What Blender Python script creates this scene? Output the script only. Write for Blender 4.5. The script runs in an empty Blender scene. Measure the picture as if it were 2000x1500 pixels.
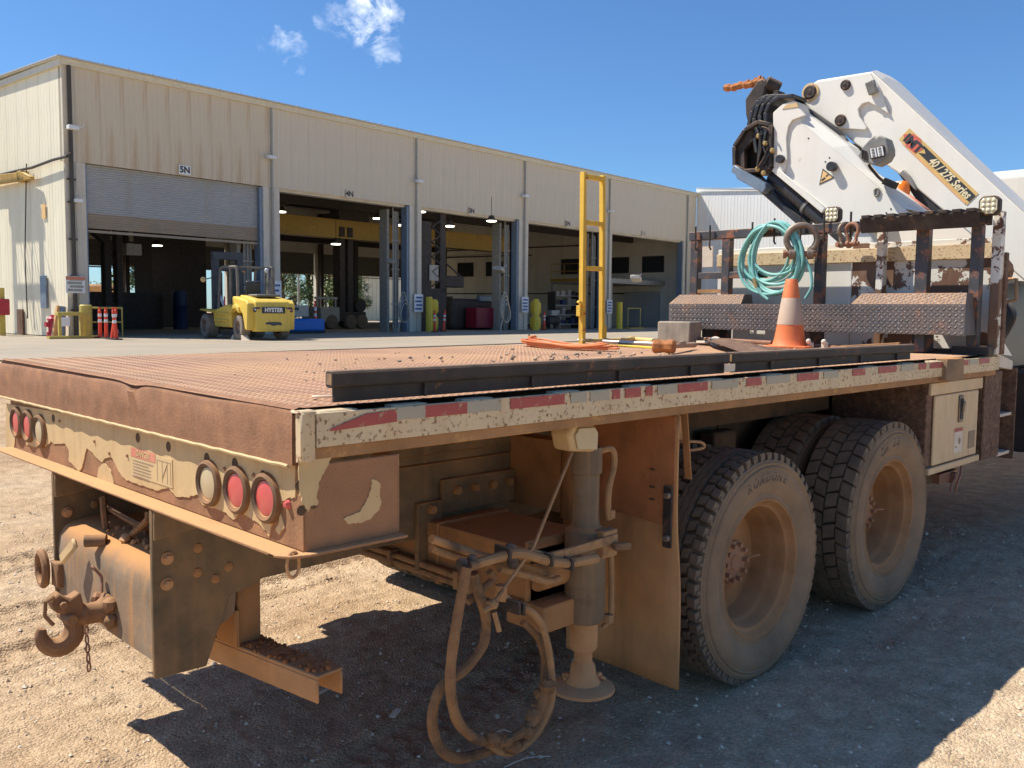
import bpy, math, random
from mathutils import Vector, Matrix, Quaternion
random.seed(7)
R = math.radians
SC = bpy.context.scene
COL = SC.collection

# ---------------------------------------------------------------- camera
cam_d = bpy.data.cameras.new("camera"); cam = bpy.data.objects.new("camera", cam_d); COL.objects.link(cam)
cam_d.sensor_width = 36.0; cam_d.lens = 31.934; cam_d.clip_start = 0.05; cam_d.clip_end = 3000
yaw, pit, rol = R(45.351), R(4.599), R(0.549)
fw = Vector((math.cos(yaw)*math.cos(pit), math.sin(yaw)*math.cos(pit), -math.sin(pit)))
rt = Vector((math.sin(yaw), -math.cos(yaw), 0)); up = rt.cross(fw)
rt2 = rt*math.cos(rol)+up*math.sin(rol); up2 = up*math.cos(rol)-rt*math.sin(rol)
mw = Matrix((( rt2.x, up2.x, -fw.x), (rt2.y, up2.y, -fw.y), (rt2.z, up2.z, -fw.z))).to_4x4()
mw.translation = Vector((-1.226, -2.025, 1.642)); cam.matrix_world = mw
SC.camera = cam

# ---------------------------------------------------------------- light
SUN = Vector((0.324, -0.464, -0.825)).normalized()     # the way the light travels
world = bpy.data.worlds.new("World"); SC.world = world; world.use_nodes = True
wn, wl = world.node_tree.nodes, world.node_tree.links
wn.clear()
wo = wn.new("ShaderNodeOutputWorld"); bg = wn.new("ShaderNodeBackground"); sky = wn.new("ShaderNodeTexSky")
sky.sky_type = 'NISHITA'; sky.sun_disc = False; sky.sun_elevation = R(55.6); sky.sun_rotation = math.atan2(-SUN.x, -SUN.y)
sky.altitude = 0; sky.air_density = 1.0; sky.dust_density = 0.25; sky.ozone_density = 3.0
bg.inputs[1].default_value = 0.105
# a few thin fair-weather clouds, placed by direction
tc = wn.new("ShaderNodeTexCoord")
def wmath(op, a, b=None):
    n = wn.new("ShaderNodeMath"); n.operation = op
    for i, q in enumerate((a, b)):
        if q is None: continue
        if isinstance(q, (int, float)): n.inputs[i].default_value = q
        else: wl.new(q, n.inputs[i])
    return n.outputs[0]
nz = wn.new("ShaderNodeTexNoise"); nz.inputs["Scale"].default_value = 26; nz.inputs["Detail"].default_value = 8; nz.inputs["Roughness"].default_value = 0.62; nz.inputs["Distortion"].default_value = 0.6
wl.new(tc.outputs["Generated"], nz.inputs["Vector"])
nw = wn.new("ShaderNodeTexNoise"); nw.inputs["Scale"].default_value = 17; nw.inputs["Detail"].default_value = 6; nw.inputs["Roughness"].default_value = .6; wl.new(tc.outputs["Generated"], nw.inputs["Vector"])
wsub = wn.new("ShaderNodeVectorMath"); wsub.operation = 'SUBTRACT'; wl.new(nw.outputs["Color"], wsub.inputs[0]); wsub.inputs[1].default_value = (.5, .5, .5)
wscl = wn.new("ShaderNodeVectorMath"); wscl.operation = 'SCALE'; wl.new(wsub.outputs[0], wscl.inputs[0]); wscl.inputs["Scale"].default_value = .11
wadd = wn.new("ShaderNodeVectorMath"); wadd.operation = 'ADD'; wl.new(tc.outputs["Generated"], wadd.inputs[0]); wl.new(wscl.outputs[0], wadd.inputs[1])
total = None
for d, rad, gain in (([(-0.615,-1.181,1.966)][0], 0.040, 1.0), ([(-0.61,-1.189,1.941)][0], 0.026, .9), ([(-0.683,-1.119,1.929)][0], 0.018, 0.5), ([(-0.649,-1.147,1.975)][0], 0.016, 0.3), ([(-0.834,-1,1.656)][0], 0.05, .55)):
    dv = (Vector(d)-cam.matrix_world.translation).normalized()
    ds = wn.new("ShaderNodeVectorMath"); ds.operation = 'DISTANCE'; wl.new(wadd.outputs[0], ds.inputs[0]); ds.inputs[1].default_value = dv
    fall = wmath('SUBTRACT', 1.0, wmath('DIVIDE', ds.outputs["Value"], rad))
    body = wmath('MINIMUM', wmath('MAXIMUM', wmath('MULTIPLY', wmath('SUBTRACT', nz.outputs["Fac"], 0.44), 4.5), 0.0), 1.0)
    m = wmath('MULTIPLY', wmath('MULTIPLY', body, wmath('MAXIMUM', wmath('MINIMUM', wmath('MULTIPLY', fall, 1.5), 1.0), 0.0)), gain)
    total = m if total is None else wmath('MAXIMUM', total, m)
mx = wn.new("ShaderNodeMix"); mx.data_type = 'RGBA'; wl.new(wmath('MINIMUM', total, 0.9), mx.inputs["Factor"])
tint = wn.new("ShaderNodeMix"); tint.data_type = 'RGBA'; tint.blend_type = 'MULTIPLY'; tint.inputs["Factor"].default_value = 1.0; tint.inputs["B"].default_value = (0.38, 0.555, 0.735, 1)
wl.new(sky.outputs[0], tint.inputs["A"]); wl.new(tint.outputs["Result"], mx.inputs["A"]); mx.inputs["B"].default_value = (7.2, 7.6, 8.1, 1)
wl.new(mx.outputs["Result"], bg.inputs[0]); wl.new(bg.outputs[0], wo.inputs[0])
sd = bpy.data.lights.new("sun", 'SUN'); sun = bpy.data.objects.new("sun", sd); COL.objects.link(sun)
sd.energy = 3.7; sd.angle = R(0.5); sd.color = (1.0, 0.94, 0.85)
sun.rotation_mode = 'QUATERNION'; sun.rotation_quaternion = SUN.to_track_quat('-Z', 'Y'); sun.location = (-20, 25, 40)
vs = SC.view_settings; vs.view_transform = 'Standard'; vs.look = 'None'; vs.exposure = 0.90; vs.gamma = 1; vs.use_curve_mapping = False
SC.cycles.max_bounces = 8; SC.cycles.diffuse_bounces = 5; SC.cycles.use_denoising = True
try: SC.cycles.sample_clamp_indirect = 6
except Exception: pass

# ---------------------------------------------------------------- materials
MATS = {}
def mat(name, base, rough=0.6, metal=0.0, var=0.18, vscale=6.0, wear=None, wscale=9.0, wamt=0.0, wedge=0.06, dust=None, damt=0.0, up=0.0, dscale=4.0,
        bump=0.0, bscale=60.0, streak=None, stscale=9.0, stamt=0.0, emit=0.0, alpha=None, trans=0.0, coord='Object', spec=0.4, seed=0.0):
    """Procedural paint / metal / rubber: value noise, chipped layer (wear), dust (more on faces that look up), streaks that run down."""
    if name in MATS: return MATS[name]
    m = bpy.data.materials.new(name); m.use_nodes = True; MATS[name] = m
    n, l = m.node_tree.nodes, m.node_tree.links
    b = n["Principled BSDF"]
    b.inputs["Roughness"].default_value = rough; b.inputs["Metallic"].default_value = metal
    b.inputs["Specular IOR Level"].default_value = spec
    t = n.new("ShaderNodeTexCoord"); mp = n.new("ShaderNodeMapping"); l.new(t.outputs[coord], mp.inputs[0]); mp.inputs["Location"].default_value = (seed*3.1, seed*1.7, seed)
    co = mp.outputs[0]
    def noise(sc, det=5, rg=0.6, vec=co, dist=0.0):
        q = n.new("ShaderNodeTexNoise"); q.inputs["Scale"].default_value = sc; q.inputs["Detail"].default_value = det
        q.inputs["Roughness"].default_value = rg; q.inputs["Distortion"].default_value = dist; l.new(vec, q.inputs["Vector"]); return q.outputs["Fac"]
    def ramp(v, a, c):
        q = n.new("ShaderNodeMapRange"); q.inputs["From Min"].default_value = a; q.inputs["From Max"].default_value = c
        q.clamp = True; l.new(v, q.inputs["Value"]); return q.outputs[0]
    def mth(op, a, c):
        q = n.new("ShaderNodeMath"); q.operation = op
        for i, z in enumerate((a, c)):
            if isinstance(z, (int, float)): q.inputs[i].default_value = z
            else: l.new(z, q.inputs[i])
        return q.outputs[0]
    def mix(f, a, c):
        q = n.new("ShaderNodeMix"); q.data_type = 'RGBA'
        for z, k in ((f, "Factor"), (a, "A"), (c, "B")):
            if isinstance(z, (int, float)): q.inputs[k].default_value = z
            elif isinstance(z, tuple): q.inputs[k].default_value = (*z, 1)
            else: l.new(z, q.inputs[k])
        return q.outputs["Result"]
    lo = tuple(c*(1-var) for c in base); hi = tuple(min(1, c*(1+var)) for c in base)
    c = mix(ramp(noise(vscale, 6), 0.3, 0.7), lo, hi)
    rgh = None
    if wear and wamt > 0:
        th = 0.72-0.44*wamt
        wf = ramp(noise(wscale, 9, 0.68), th, th+wedge)
        c = mix(wf, c, wear)
    if streak and stamt > 0:
        m2 = n.new("ShaderNodeMapping"); l.new(t.outputs[coord], m2.inputs[0]); m2.inputs["Scale"].default_value = (stscale, stscale, stscale*0.06)
        sf = mth('MULTIPLY', ramp(noise(1.0, 4, 0.6, m2.outputs[0]), 0.5, 0.75), stamt)
        c = mix(sf, c, streak)
    if dust and (damt > 0 or up > 0):
        df = mth('MULTIPLY', ramp(noise(dscale, 7, 0.65), 0.28, 0.72), damt)
        if up > 0:
            g = n.new("ShaderNodeNewGeometry"); sx = n.new("ShaderNodeSeparateXYZ"); l.new(g.outputs["Normal"], sx.inputs[0])
            uf = mth('MULTIPLY', ramp(sx.outputs["Z"], 0.2, 0.9), up)
            uf = mth('MULTIPLY', uf, ramp(noise(dscale*2.5, 6, 0.7), 0.1, 0.5))
            df = mth('MINIMUM', mth('ADD', df, uf), 1.0)
        c = mix(df, c, dust)
        b.inputs["Roughness"].default_value = rough
        l.new(mth('ADD', mth('MULTIPLY', df, 0.9-rough), rough), b.inputs["Roughness"])
    l.new(c, b.inputs["Base Color"])
    if bump > 0:
        bn = n.new("ShaderNodeBump"); bn.inputs["Strength"].default_value = min(1, bump); bn.inputs["Distance"].default_value = 0.004
        l.new(noise(bscale, 7, 0.65), bn.inputs["Height"]); l.new(bn.outputs[0], b.inputs["Normal"])
    if emit > 0:
        b.inputs["Emission Color"].default_value = (*base, 1); b.inputs["Emission Strength"].default_value = emit
    if trans > 0: b.inputs["Transmission Weight"].default_value = trans
    if alpha is not None: b.inputs["Alpha"].default_value = alpha
    return m

MUD = (0.52, 0.255, 0.095); DUST = (0.50, 0.32, 0.17); RUST = (0.24, 0.115, 0.06); CREAM = (0.66, 0.57, 0.38)
m_mudframe = mat("mud coated steel", (0.27, 0.135, 0.055), 0.85, var=.3, dust=MUD, damt=.8, up=.6, bump=.5, bscale=90, wear=(0.06, 0.05, 0.04), wamt=.42, wscale=4, wedge=.3)
m_mudlight = mat("pale dried mud", MUD, 0.95, var=.22, vscale=9, dust=(0.52, 0.33, 0.18), damt=.6, up=.3, bump=.7, bscale=70)
m_mudgreen = mat("dusty dark frame steel", (0.12, 0.10, 0.06), 0.75, var=.35, vscale=4, dust=MUD, damt=.45, up=.7, streak=(.30, .17, .08), stamt=.5, stscale=14, bump=.3)
m_rustplate = mat("rust brown plate", (0.29, 0.14, 0.068), 0.8, var=.22, vscale=14, wear=(0.38, 0.21, 0.11), wamt=.35, wscale=34, wedge=.25, streak=(.22, .11, .06), stamt=.45, stscale=16, bump=.6, bscale=120)
m_deck = mat("red brown deck plate", (0.25, 0.105, 0.06), 0.72, var=.25, vscale=2.2, wear=(0.33, 0.165, 0.09), wamt=.42, wscale=18, wedge=.3, dust=(0.60, 0.36, 0.175), damt=.8, dscale=1.25, bump=.25, bscale=90)
m_rail = mat("chipped cream rail paint", (0.66, 0.53, 0.33), 0.6, var=.12, wear=(0.22, 0.11, 0.055), wamt=.37, wscale=62, wedge=.05, streak=(.45, .27, .12), stamt=.45, stscale=12, dust=MUD, damt=.22, bump=.25)
m_railrust = mat("rusty rail web", (0.32, 0.18, 0.085), 0.85, var=.3, wear=(0.55, 0.33, 0.12), wamt=.3, wscale=12, wedge=.1, dust=MUD, damt=.4, bump=.5)
m_tapered = mat("faded red tape", (0.36, 0.055, 0.055), 0.45, var=.15, wear=(0.40, 0.24, 0.16), wamt=.30, wscale=30, wedge=.05, dust=MUD, damt=.15)
m_tapewhite = mat("faded silver tape", (0.37, 0.35, 0.27), 0.4, var=.12, wear=(0.36, 0.22, 0.14), wamt=.28, wscale=26, wedge=.05, dust=MUD, damt=.15)
m_black = mat("black painted steel", (0.030, 0.028, 0.027), 0.6, var=.3, wear=(0.22, 0.10, 0.05), wamt=.30, wscale=16, wedge=.12, dust=(0.34, 0.22, 0.14), damt=.16, dscale=7, up=.7, bump=.25, spec=.25)
m_blackrust = mat("black rack steel with rust", (0.045, 0.050, 0.058), 0.5, var=.3, wear=(0.28, 0.105, 0.05), wamt=.48, wscale=9, wedge=.10, dust=(0.4, 0.27, 0.17), damt=.10, up=.5, bump=.3)
m_blackclean = mat("satin black crane paint", (0.022, 0.024, 0.028), 0.35, var=.25, dust=(0.30, 0.25, 0.2), damt=.10, up=.3)
m_white = mat("white crane paint", (0.78, 0.75, 0.66), 0.35, var=.04, vscale=3, wear=(0.55, 0.47, 0.36), wamt=.12, wscale=7, wedge=.1, streak=(0.55, 0.45, 0.3), stamt=.14, dust=(0.6, 0.5, 0.36), damt=.10, up=.12)
m_whitepeel = mat("peeling white paint over rust", (0.74, 0.71, 0.62), 0.5, var=.06, wear=(0.12, 0.05, 0.028), wamt=.52, wscale=2.6, wedge=.012, streak=(.5, .33, .16), stamt=.25, dust=(0.6, 0.48, 0.32), damt=.15, bump=.2)
m_whitebox = mat("dusty cream toolbox paint", (0.68, 0.52, 0.31), 0.55, var=.08, streak=(0.42, 0.27, 0.14), stamt=.35, stscale=12, dust=MUD, damt=.35, wear=(.28, .15, .07), wamt=.12, wscale=20)
m_treadbox = mat("black diamond plate with surface rust", (0.085, 0.09, 0.098), 0.5, .25, var=.3, wear=(0.36, 0.17, 0.09), wamt=.36, wscale=7, wedge=.22, dust=(0.42, 0.25, 0.14), damt=.30, up=.75, bump=.15)
m_treadlug = mat("worn tread lug steel", (0.26, 0.265, 0.27), 0.35, .6, var=.3, vscale=5, wear=(0.34, 0.18, 0.10), wamt=.32, wscale=7, wedge=.25, dust=(0.42, 0.27, 0.17), damt=.2, up=.6)
m_rubber = mat("tyre tread rubber", (0.150, 0.118, 0.088), 0.9, spec=.15, var=.3, vscale=8, dust=(0.35, 0.25, 0.155), damt=.4, dscale=7, up=.25, bump=.2, bscale=40)
m_sidewall = mat("dust caked sidewall", (0.19, 0.135, 0.085), 0.9, var=.35, vscale=2.5, dust=(0.36, 0.235, 0.135), damt=.85, dscale=3.2, wear=(0.06, 0.052, 0.045), wamt=.30, wscale=7, wedge=.25, bump=.35, bscale=40)
m_sidetext = mat("sidewall lettering", (0.12, 0.09, 0.065), 0.85, var=.2)
m_rim = mat("dust filled rim", (0.27, 0.125, 0.05), 0.85, var=.3, vscale=6, wear=(0.16, 0.085, 0.045), wamt=.35, wscale=6, wedge=.3, dust=(0.48, 0.27, 0.125), damt=.7, up=.4, bump=.3, bscale=70)
m_hub = mat("rusty hub", (0.31, 0.15, 0.08), 0.8, var=.2, dust=(0.42, 0.27, 0.17), damt=.5, bump=.4)
m_redlens = mat("red lens", (0.62, 0.045, 0.05), 0.22, var=.1, dust=(0.62, 0.35, 0.25), damt=.35, dscale=9, spec=.6)
m_clearlens = mat("clear lens", (0.52, 0.42, 0.25), 0.2, var=.1, dust=(0.6, 0.42, 0.22), damt=.6, dscale=9, spec=.6)
m_grommet = mat("dusty rubber grommet", (0.06, 0.05, 0.04), 0.7, var=.2, dust=MUD, damt=.45, up=.5)
m_hose = mat("mud caked hose", (0.20, 0.105, 0.05), 0.9, var=.45, vscale=12, dust=(0.44, 0.235, 0.10), damt=.55, dscale=9, wear=(.035, .03, .027), wamt=.52, wscale=7, wedge=.12, bump=1.0, bscale=60)
m_hoseclean = mat("dusty hydraulic line", (0.34, 0.20, 0.095), 0.8, var=.35, dust=MUD, damt=.4, dscale=8, wear=(.05, .043, .037), wamt=.46, wscale=9, wedge=.15)
m_bluesteel = mat("worn blue grey steel", (0.205, 0.165, 0.12), 0.85, 0, var=.3, spec=.2, streak=(0.40, 0.215, 0.09), stamt=.95, stscale=22, dust=MUD, damt=.35, up=.95, bump=.4, wear=(.42, .26, .13), wamt=.28, wscale=8, wedge=.2)
m_aqua = mat("aqua rubber hose", (0.17, 0.47, 0.42), 0.42, var=.12, vscale=9, dust=(0.45, 0.42, 0.33), damt=.25)
m_galv = mat("weathered shackle steel", (0.24, 0.19, 0.14), 0.55, .45, var=.3, vscale=18, wear=(.26, .14, .08), wamt=.4, wscale=14, wedge=.2, bump=.3)
m_shackle2 = mat("rusty steel pin", (0.30, 0.15, 0.09), 0.7, .2, var=.3, bump=.4)
m_coneor = mat("faded orange cone plastic", (0.78, 0.17, 0.04), 0.5, var=.1, dust=(0.66, 0.36, 0.2), damt=.25, dscale=6, streak=(.55, .25, .12), stamt=.25)
m_conewh = mat("dirty reflective collar", (0.50, 0.38, 0.28), 0.5, var=.15, dust=(0.55, 0.36, 0.24), damt=.7, dscale=14, streak=(.45, .3, .2), stamt=.3)
m_woodyel = mat("yellow painted timber", (0.72, 0.46, 0.055), 0.6, var=.12, streak=(0.50, 0.25, 0.04), stamt=.6, stscale=26, wear=(.32, .17, .07), wamt=.16, wscale=16, bump=.25)
m_woodold = mat("grey weathered timber", (0.30, 0.255, 0.20), 0.85, var=.3, vscale=5, streak=(.16, .13, .10), stamt=.6, stscale=30, dust=(.4, .3, .2), damt=.35, bump=.5)
m_woodpale = mat("worn handle wood", (0.45, 0.30, 0.19), 0.7, var=.2, vscale=14, dust=(.45, .3, .2), damt=.4)
m_rustor = mat("bright orange rust", (0.42, 0.165, 0.055), 0.85, var=.35, vscale=22, wear=(.24, .10, .05), wamt=.4, wscale=22, wedge=.2, bump=.6)
m_cord = mat("orange cable sheath", (0.72, 0.20, 0.055), 0.5, var=.15, dust=(.6, .35, .2), damt=.3, dscale=14)
m_yelhose = mat("yellow canvas hose", (0.64, 0.45, 0.13), 0.75, var=.15, dust=(.6, .45, .3), damt=.5, dscale=12)
m_yelbright = mat("bright yellow rope", (0.78, 0.56, 0.03), 0.6, var=.1)
m_chrome = mat("scuffed bright steel tube", (0.55, 0.53, 0.50), 0.35, .85, var=.15, dust=(.5, .38, .26), damt=.25)
m_greentape = mat("lime tape", (0.30, 0.58, 0.10), 0.5)
m_whitepl = mat("white plastic", (0.75, 0.72, 0.66), 0.45, var=.06, dust=(.6, .45, .3), damt=.2)
m_tag = mat("dusty paper tag", (0.74, 0.62, 0.47), 0.8, var=.1, wear=(.5, .36, .24), wamt=.3, wscale=40)
m_lampbody = mat("grey lamp housing", (0.17, 0.175, 0.17), 0.45, var=.2, dust=(.45, .4, .3), damt=.3, up=.5)
m_lampglass = mat("lamp lens", (0.72, 0.72, 0.70), 0.18, var=.05, spec=.7)
m_ledwarm = mat("yellowed work lamp lens", (0.60, 0.53, 0.34), 0.2, var=.15, vscale=30, spec=.7)
m_amber = mat("amber beacon lens", (0.85, 0.20, 0.01), 0.2, var=.05, spec=.7)
m_decalgold = mat("gold decal", (0.66, 0.44, 0.16), 0.4, var=.08); m_decalblack = mat("black decal", (0.045, 0.047, 0.05), 0.4, var=.1)
m_decalred = mat("red decal", (0.62, 0.14, 0.09), 0.4, var=.06); m_decalcream = mat("cream lettering", (0.80, 0.68, 0.42), 0.4, var=.03)
m_decalor = mat("orange decal edge", (0.76, 0.42, 0.18), 0.4, var=.05); m_ink = mat("faded ink", (0.33, 0.24, 0.15), 0.8, var=.2); m_inkdark = mat("dark ink", (0.05, 0.05, 0.05), 0.7)
m_warnred = mat("faded red warning band", (0.62, 0.20, 0.13), 0.6, var=.15, dust=(.62, .42, .24), damt=.3)
m_warnyel = mat("warning amber", (0.80, 0.52, 0.22), 0.5, var=.04)
m_labelbg = mat("yellowed label", (0.62, 0.44, 0.22), 0.7, var=.1, dust=(.58, .4, .2), damt=.3)
m_whitelabel = mat("white label", (0.66, 0.56, 0.44), 0.6, var=.08)
# building
m_clad = mat("cream metal cladding", (0.66, 0.575, 0.435), 0.5, var=.05, vscale=.8, streak=(0.45, 0.36, 0.22), stamt=.28, stscale=1.6, dust=(.5, .42, .3), damt=.12, dscale=.5)
m_cladrust = mat("cream cladding with rust runs", (0.66, 0.565, 0.41), 0.5, var=.05, vscale=.8, streak=(0.40, 0.19, 0.06), stamt=.85, stscale=2.6, dust=(.5, .38, .22), damt=.2, dscale=.5)
m_clad_sunlit = mat("cream cladding sunlit tone", (0.86, 0.78, 0.57), 0.5, var=.05, vscale=.8, streak=(0.60, 0.51, 0.35), stamt=.3, stscale=1.2)  # front wall paint with the sun's brightness put into its colour
m_trim = mat("cream flashing", (0.68, 0.63, 0.49), 0.45, var=.06, streak=(.5, .4, .25), stamt=.3)
m_roof = mat("galvanised roof sheet", (0.55, 0.56, 0.56), 0.4, .4, var=.08)
m_pillar = mat("cream door jamb steel", (0.62, 0.56, 0.45), 0.5, var=.06, vscale=2, streak=(.36, .27, .18), stamt=.35, stscale=7, wear=(.2, .15, .1), wamt=.12, wscale=3)
m_jambblue = mat("blue grey door guide", (0.20, 0.25, 0.31), 0.45, .3, var=.15, streak=(.1, .1, .1), stamt=.4, stscale=6)
m_shutter = mat("grey shutter slats", (0.40, 0.40, 0.385), 0.5, .1, var=.05, vscale=.8, streak=(.34, .25, .16), stamt=.3, stscale=1.2)
m_shutterrust = mat("dusty lowest shutter slats", (0.34, 0.27, 0.195), 0.6, var=.1, vscale=1.2, wear=(.36, .23, .12), wamt=.4, wscale=1.3, wedge=.25)
m_pipe = mat("brown downpipe", (0.075, 0.06, 0.045), 0.5, var=.2)
m_conduit = mat("grey conduit", (0.36, 0.34, 0.29), 0.5, .2, var=.15)
m_inwall = mat("interior cream liner", (0.70, 0.64, 0.52), 0.7, var=.08, vscale=.5, streak=(.36, .29, .2), stamt=.3, stscale=1.2)
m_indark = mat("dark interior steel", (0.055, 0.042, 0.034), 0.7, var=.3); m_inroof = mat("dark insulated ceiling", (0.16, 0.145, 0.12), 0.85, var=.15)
m_girder = mat("crane girder yellow", (0.46, 0.28, 0.05), 0.5, var=.12, wear=(.2, .1, .04), wamt=.15)
m_concrete = mat("apron concrete", (0.33, 0.285, 0.215), 0.85, var=.12, vscale=.35, wear=(.40, .28, .17), wamt=.45, wscale=.55, wedge=.35, dust=(.40, .29, .175), damt=.35, dscale=.2, bump=.2, bscale=12)
m_signwh = mat("white sign face", (0.78, 0.78, 0.75), 0.5, var=.04); m_blueink = mat("blue sign ink", (0.06, 0.12, 0.32), 0.5)
m_safety = mat("safety yellow paint", (0.70, 0.50, 0.045), 0.5, var=.1, streak=(.4, .25, .05), stamt=.25, wear=(.3, .2, .1), wamt=.1)
m_safetyold = mat("weathered yellow bollard", (0.55, 0.43, 0.10), 0.6, var=.12, streak=(.35, .25, .08), stamt=.4)
m_delin = mat("red orange delineator plastic", (0.80, 0.075, 0.03), 0.45, var=.08); m_refl = mat("white reflective band", (0.80, 0.78, 0.75), 0.4, var=.05)
m_hydrant = mat("red hydrant paint", (0.42, 0.03, 0.05), 0.4, var=.15); m_hydcap = mat("pink hydrant cap", (0.72, 0.24, 0.30), 0.45, var=.1)
m_forky = mat("forklift yellow", (0.80, 0.56, 0.07), 0.5, var=.1, vscale=2, wear=(.16, .10, .04), wamt=.22, wscale=3.5, wedge=.06, dust=(.55, .36, .15), damt=.4, streak=(.35, .2, .05), stamt=.4, stscale=5)
m_forkdk = mat("forklift dark grey", (0.055, 0.062, 0.07), 0.5, var=.2); m_forkgrey = mat("dusty grey cab frame", (0.12, 0.115, 0.105), 0.5, var=.2, dust=(.45, .38, .28), damt=.4)
m_forktyre = mat("dusty forklift tyre", (0.20, 0.17, 0.135), 0.9, var=.2, vscale=9, dust=(.36, .29, .21), damt=.6)
m_forkhub = mat("forklift hub", (0.33, 0.24, 0.18), 0.7, var=.2)
m_glass = mat("dark window glass", (0.03, 0.035, 0.04), 0.08, spec=.6)
m_blue = mat("blue tank paint", (0.02, 0.15, 0.50), 0.4, var=.08); m_redbox = mat("red tool chest", (0.22, 0.012, 0.03), 0.4, var=.1); m_binblue = mat("dark blue bin", (0.012, 0.024, 0.075), 0.5, var=.1)
m_lampon = mat("lit high bay lens", (1.0, 0.93, 0.72), 0.4, emit=5.0); m_lampyel = mat("lit yellow lens", (1.0, 0.85, 0.25), 0.4, emit=2.2)
m_leaf = mat("tree leaves", (0.115, 0.165, 0.04), 0.6, var=.5, vscale=.6); m_leaf2 = mat("light tree leaves", (0.18, 0.22, 0.06), 0.6, var=.4, vscale=.6); m_bark = mat("bark", (0.10, 0.075, 0.05), 0.9, var=.3)
m_farwhite = mat("white metal siding", (0.84, 0.83, 0.77), 0.5, var=.04, vscale=.5, streak=(.6, .54, .42), stamt=.2, stscale=1.2)
m_brownstep = mat("mud spattered step plate", (0.155, 0.088, 0.055), 0.85, var=.45, vscale=30, wear=(.30, .19, .115), wamt=.4, wscale=26, wedge=.15, bump=.7, bscale=50)
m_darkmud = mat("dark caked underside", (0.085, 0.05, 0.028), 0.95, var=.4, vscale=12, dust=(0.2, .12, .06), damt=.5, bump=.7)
m_jack = mat("dusty grey green jack", (0.16, 0.13, 0.088), 0.8, var=.3, vscale=5, streak=(0.42, 0.235, 0.105), stamt=.75, stscale=20, dust=MUD, damt=.25, up=.7, wear=(.045, .045, .042), wamt=.42, wscale=7, wedge=.2, bump=.4)
m_castrust = mat("cast brown rust", (0.20, 0.10, 0.05), 0.85, var=.3, vscale=14, dust=(0.40, 0.22, 0.10), damt=.45, up=.5, wear=(.10, .055, .035), wamt=.35, wscale=14, wedge=.2, bump=.6)
m_brass = mat("brass fitting", (0.45, 0.31, 0.13), 0.45, .6, var=.2)

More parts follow.
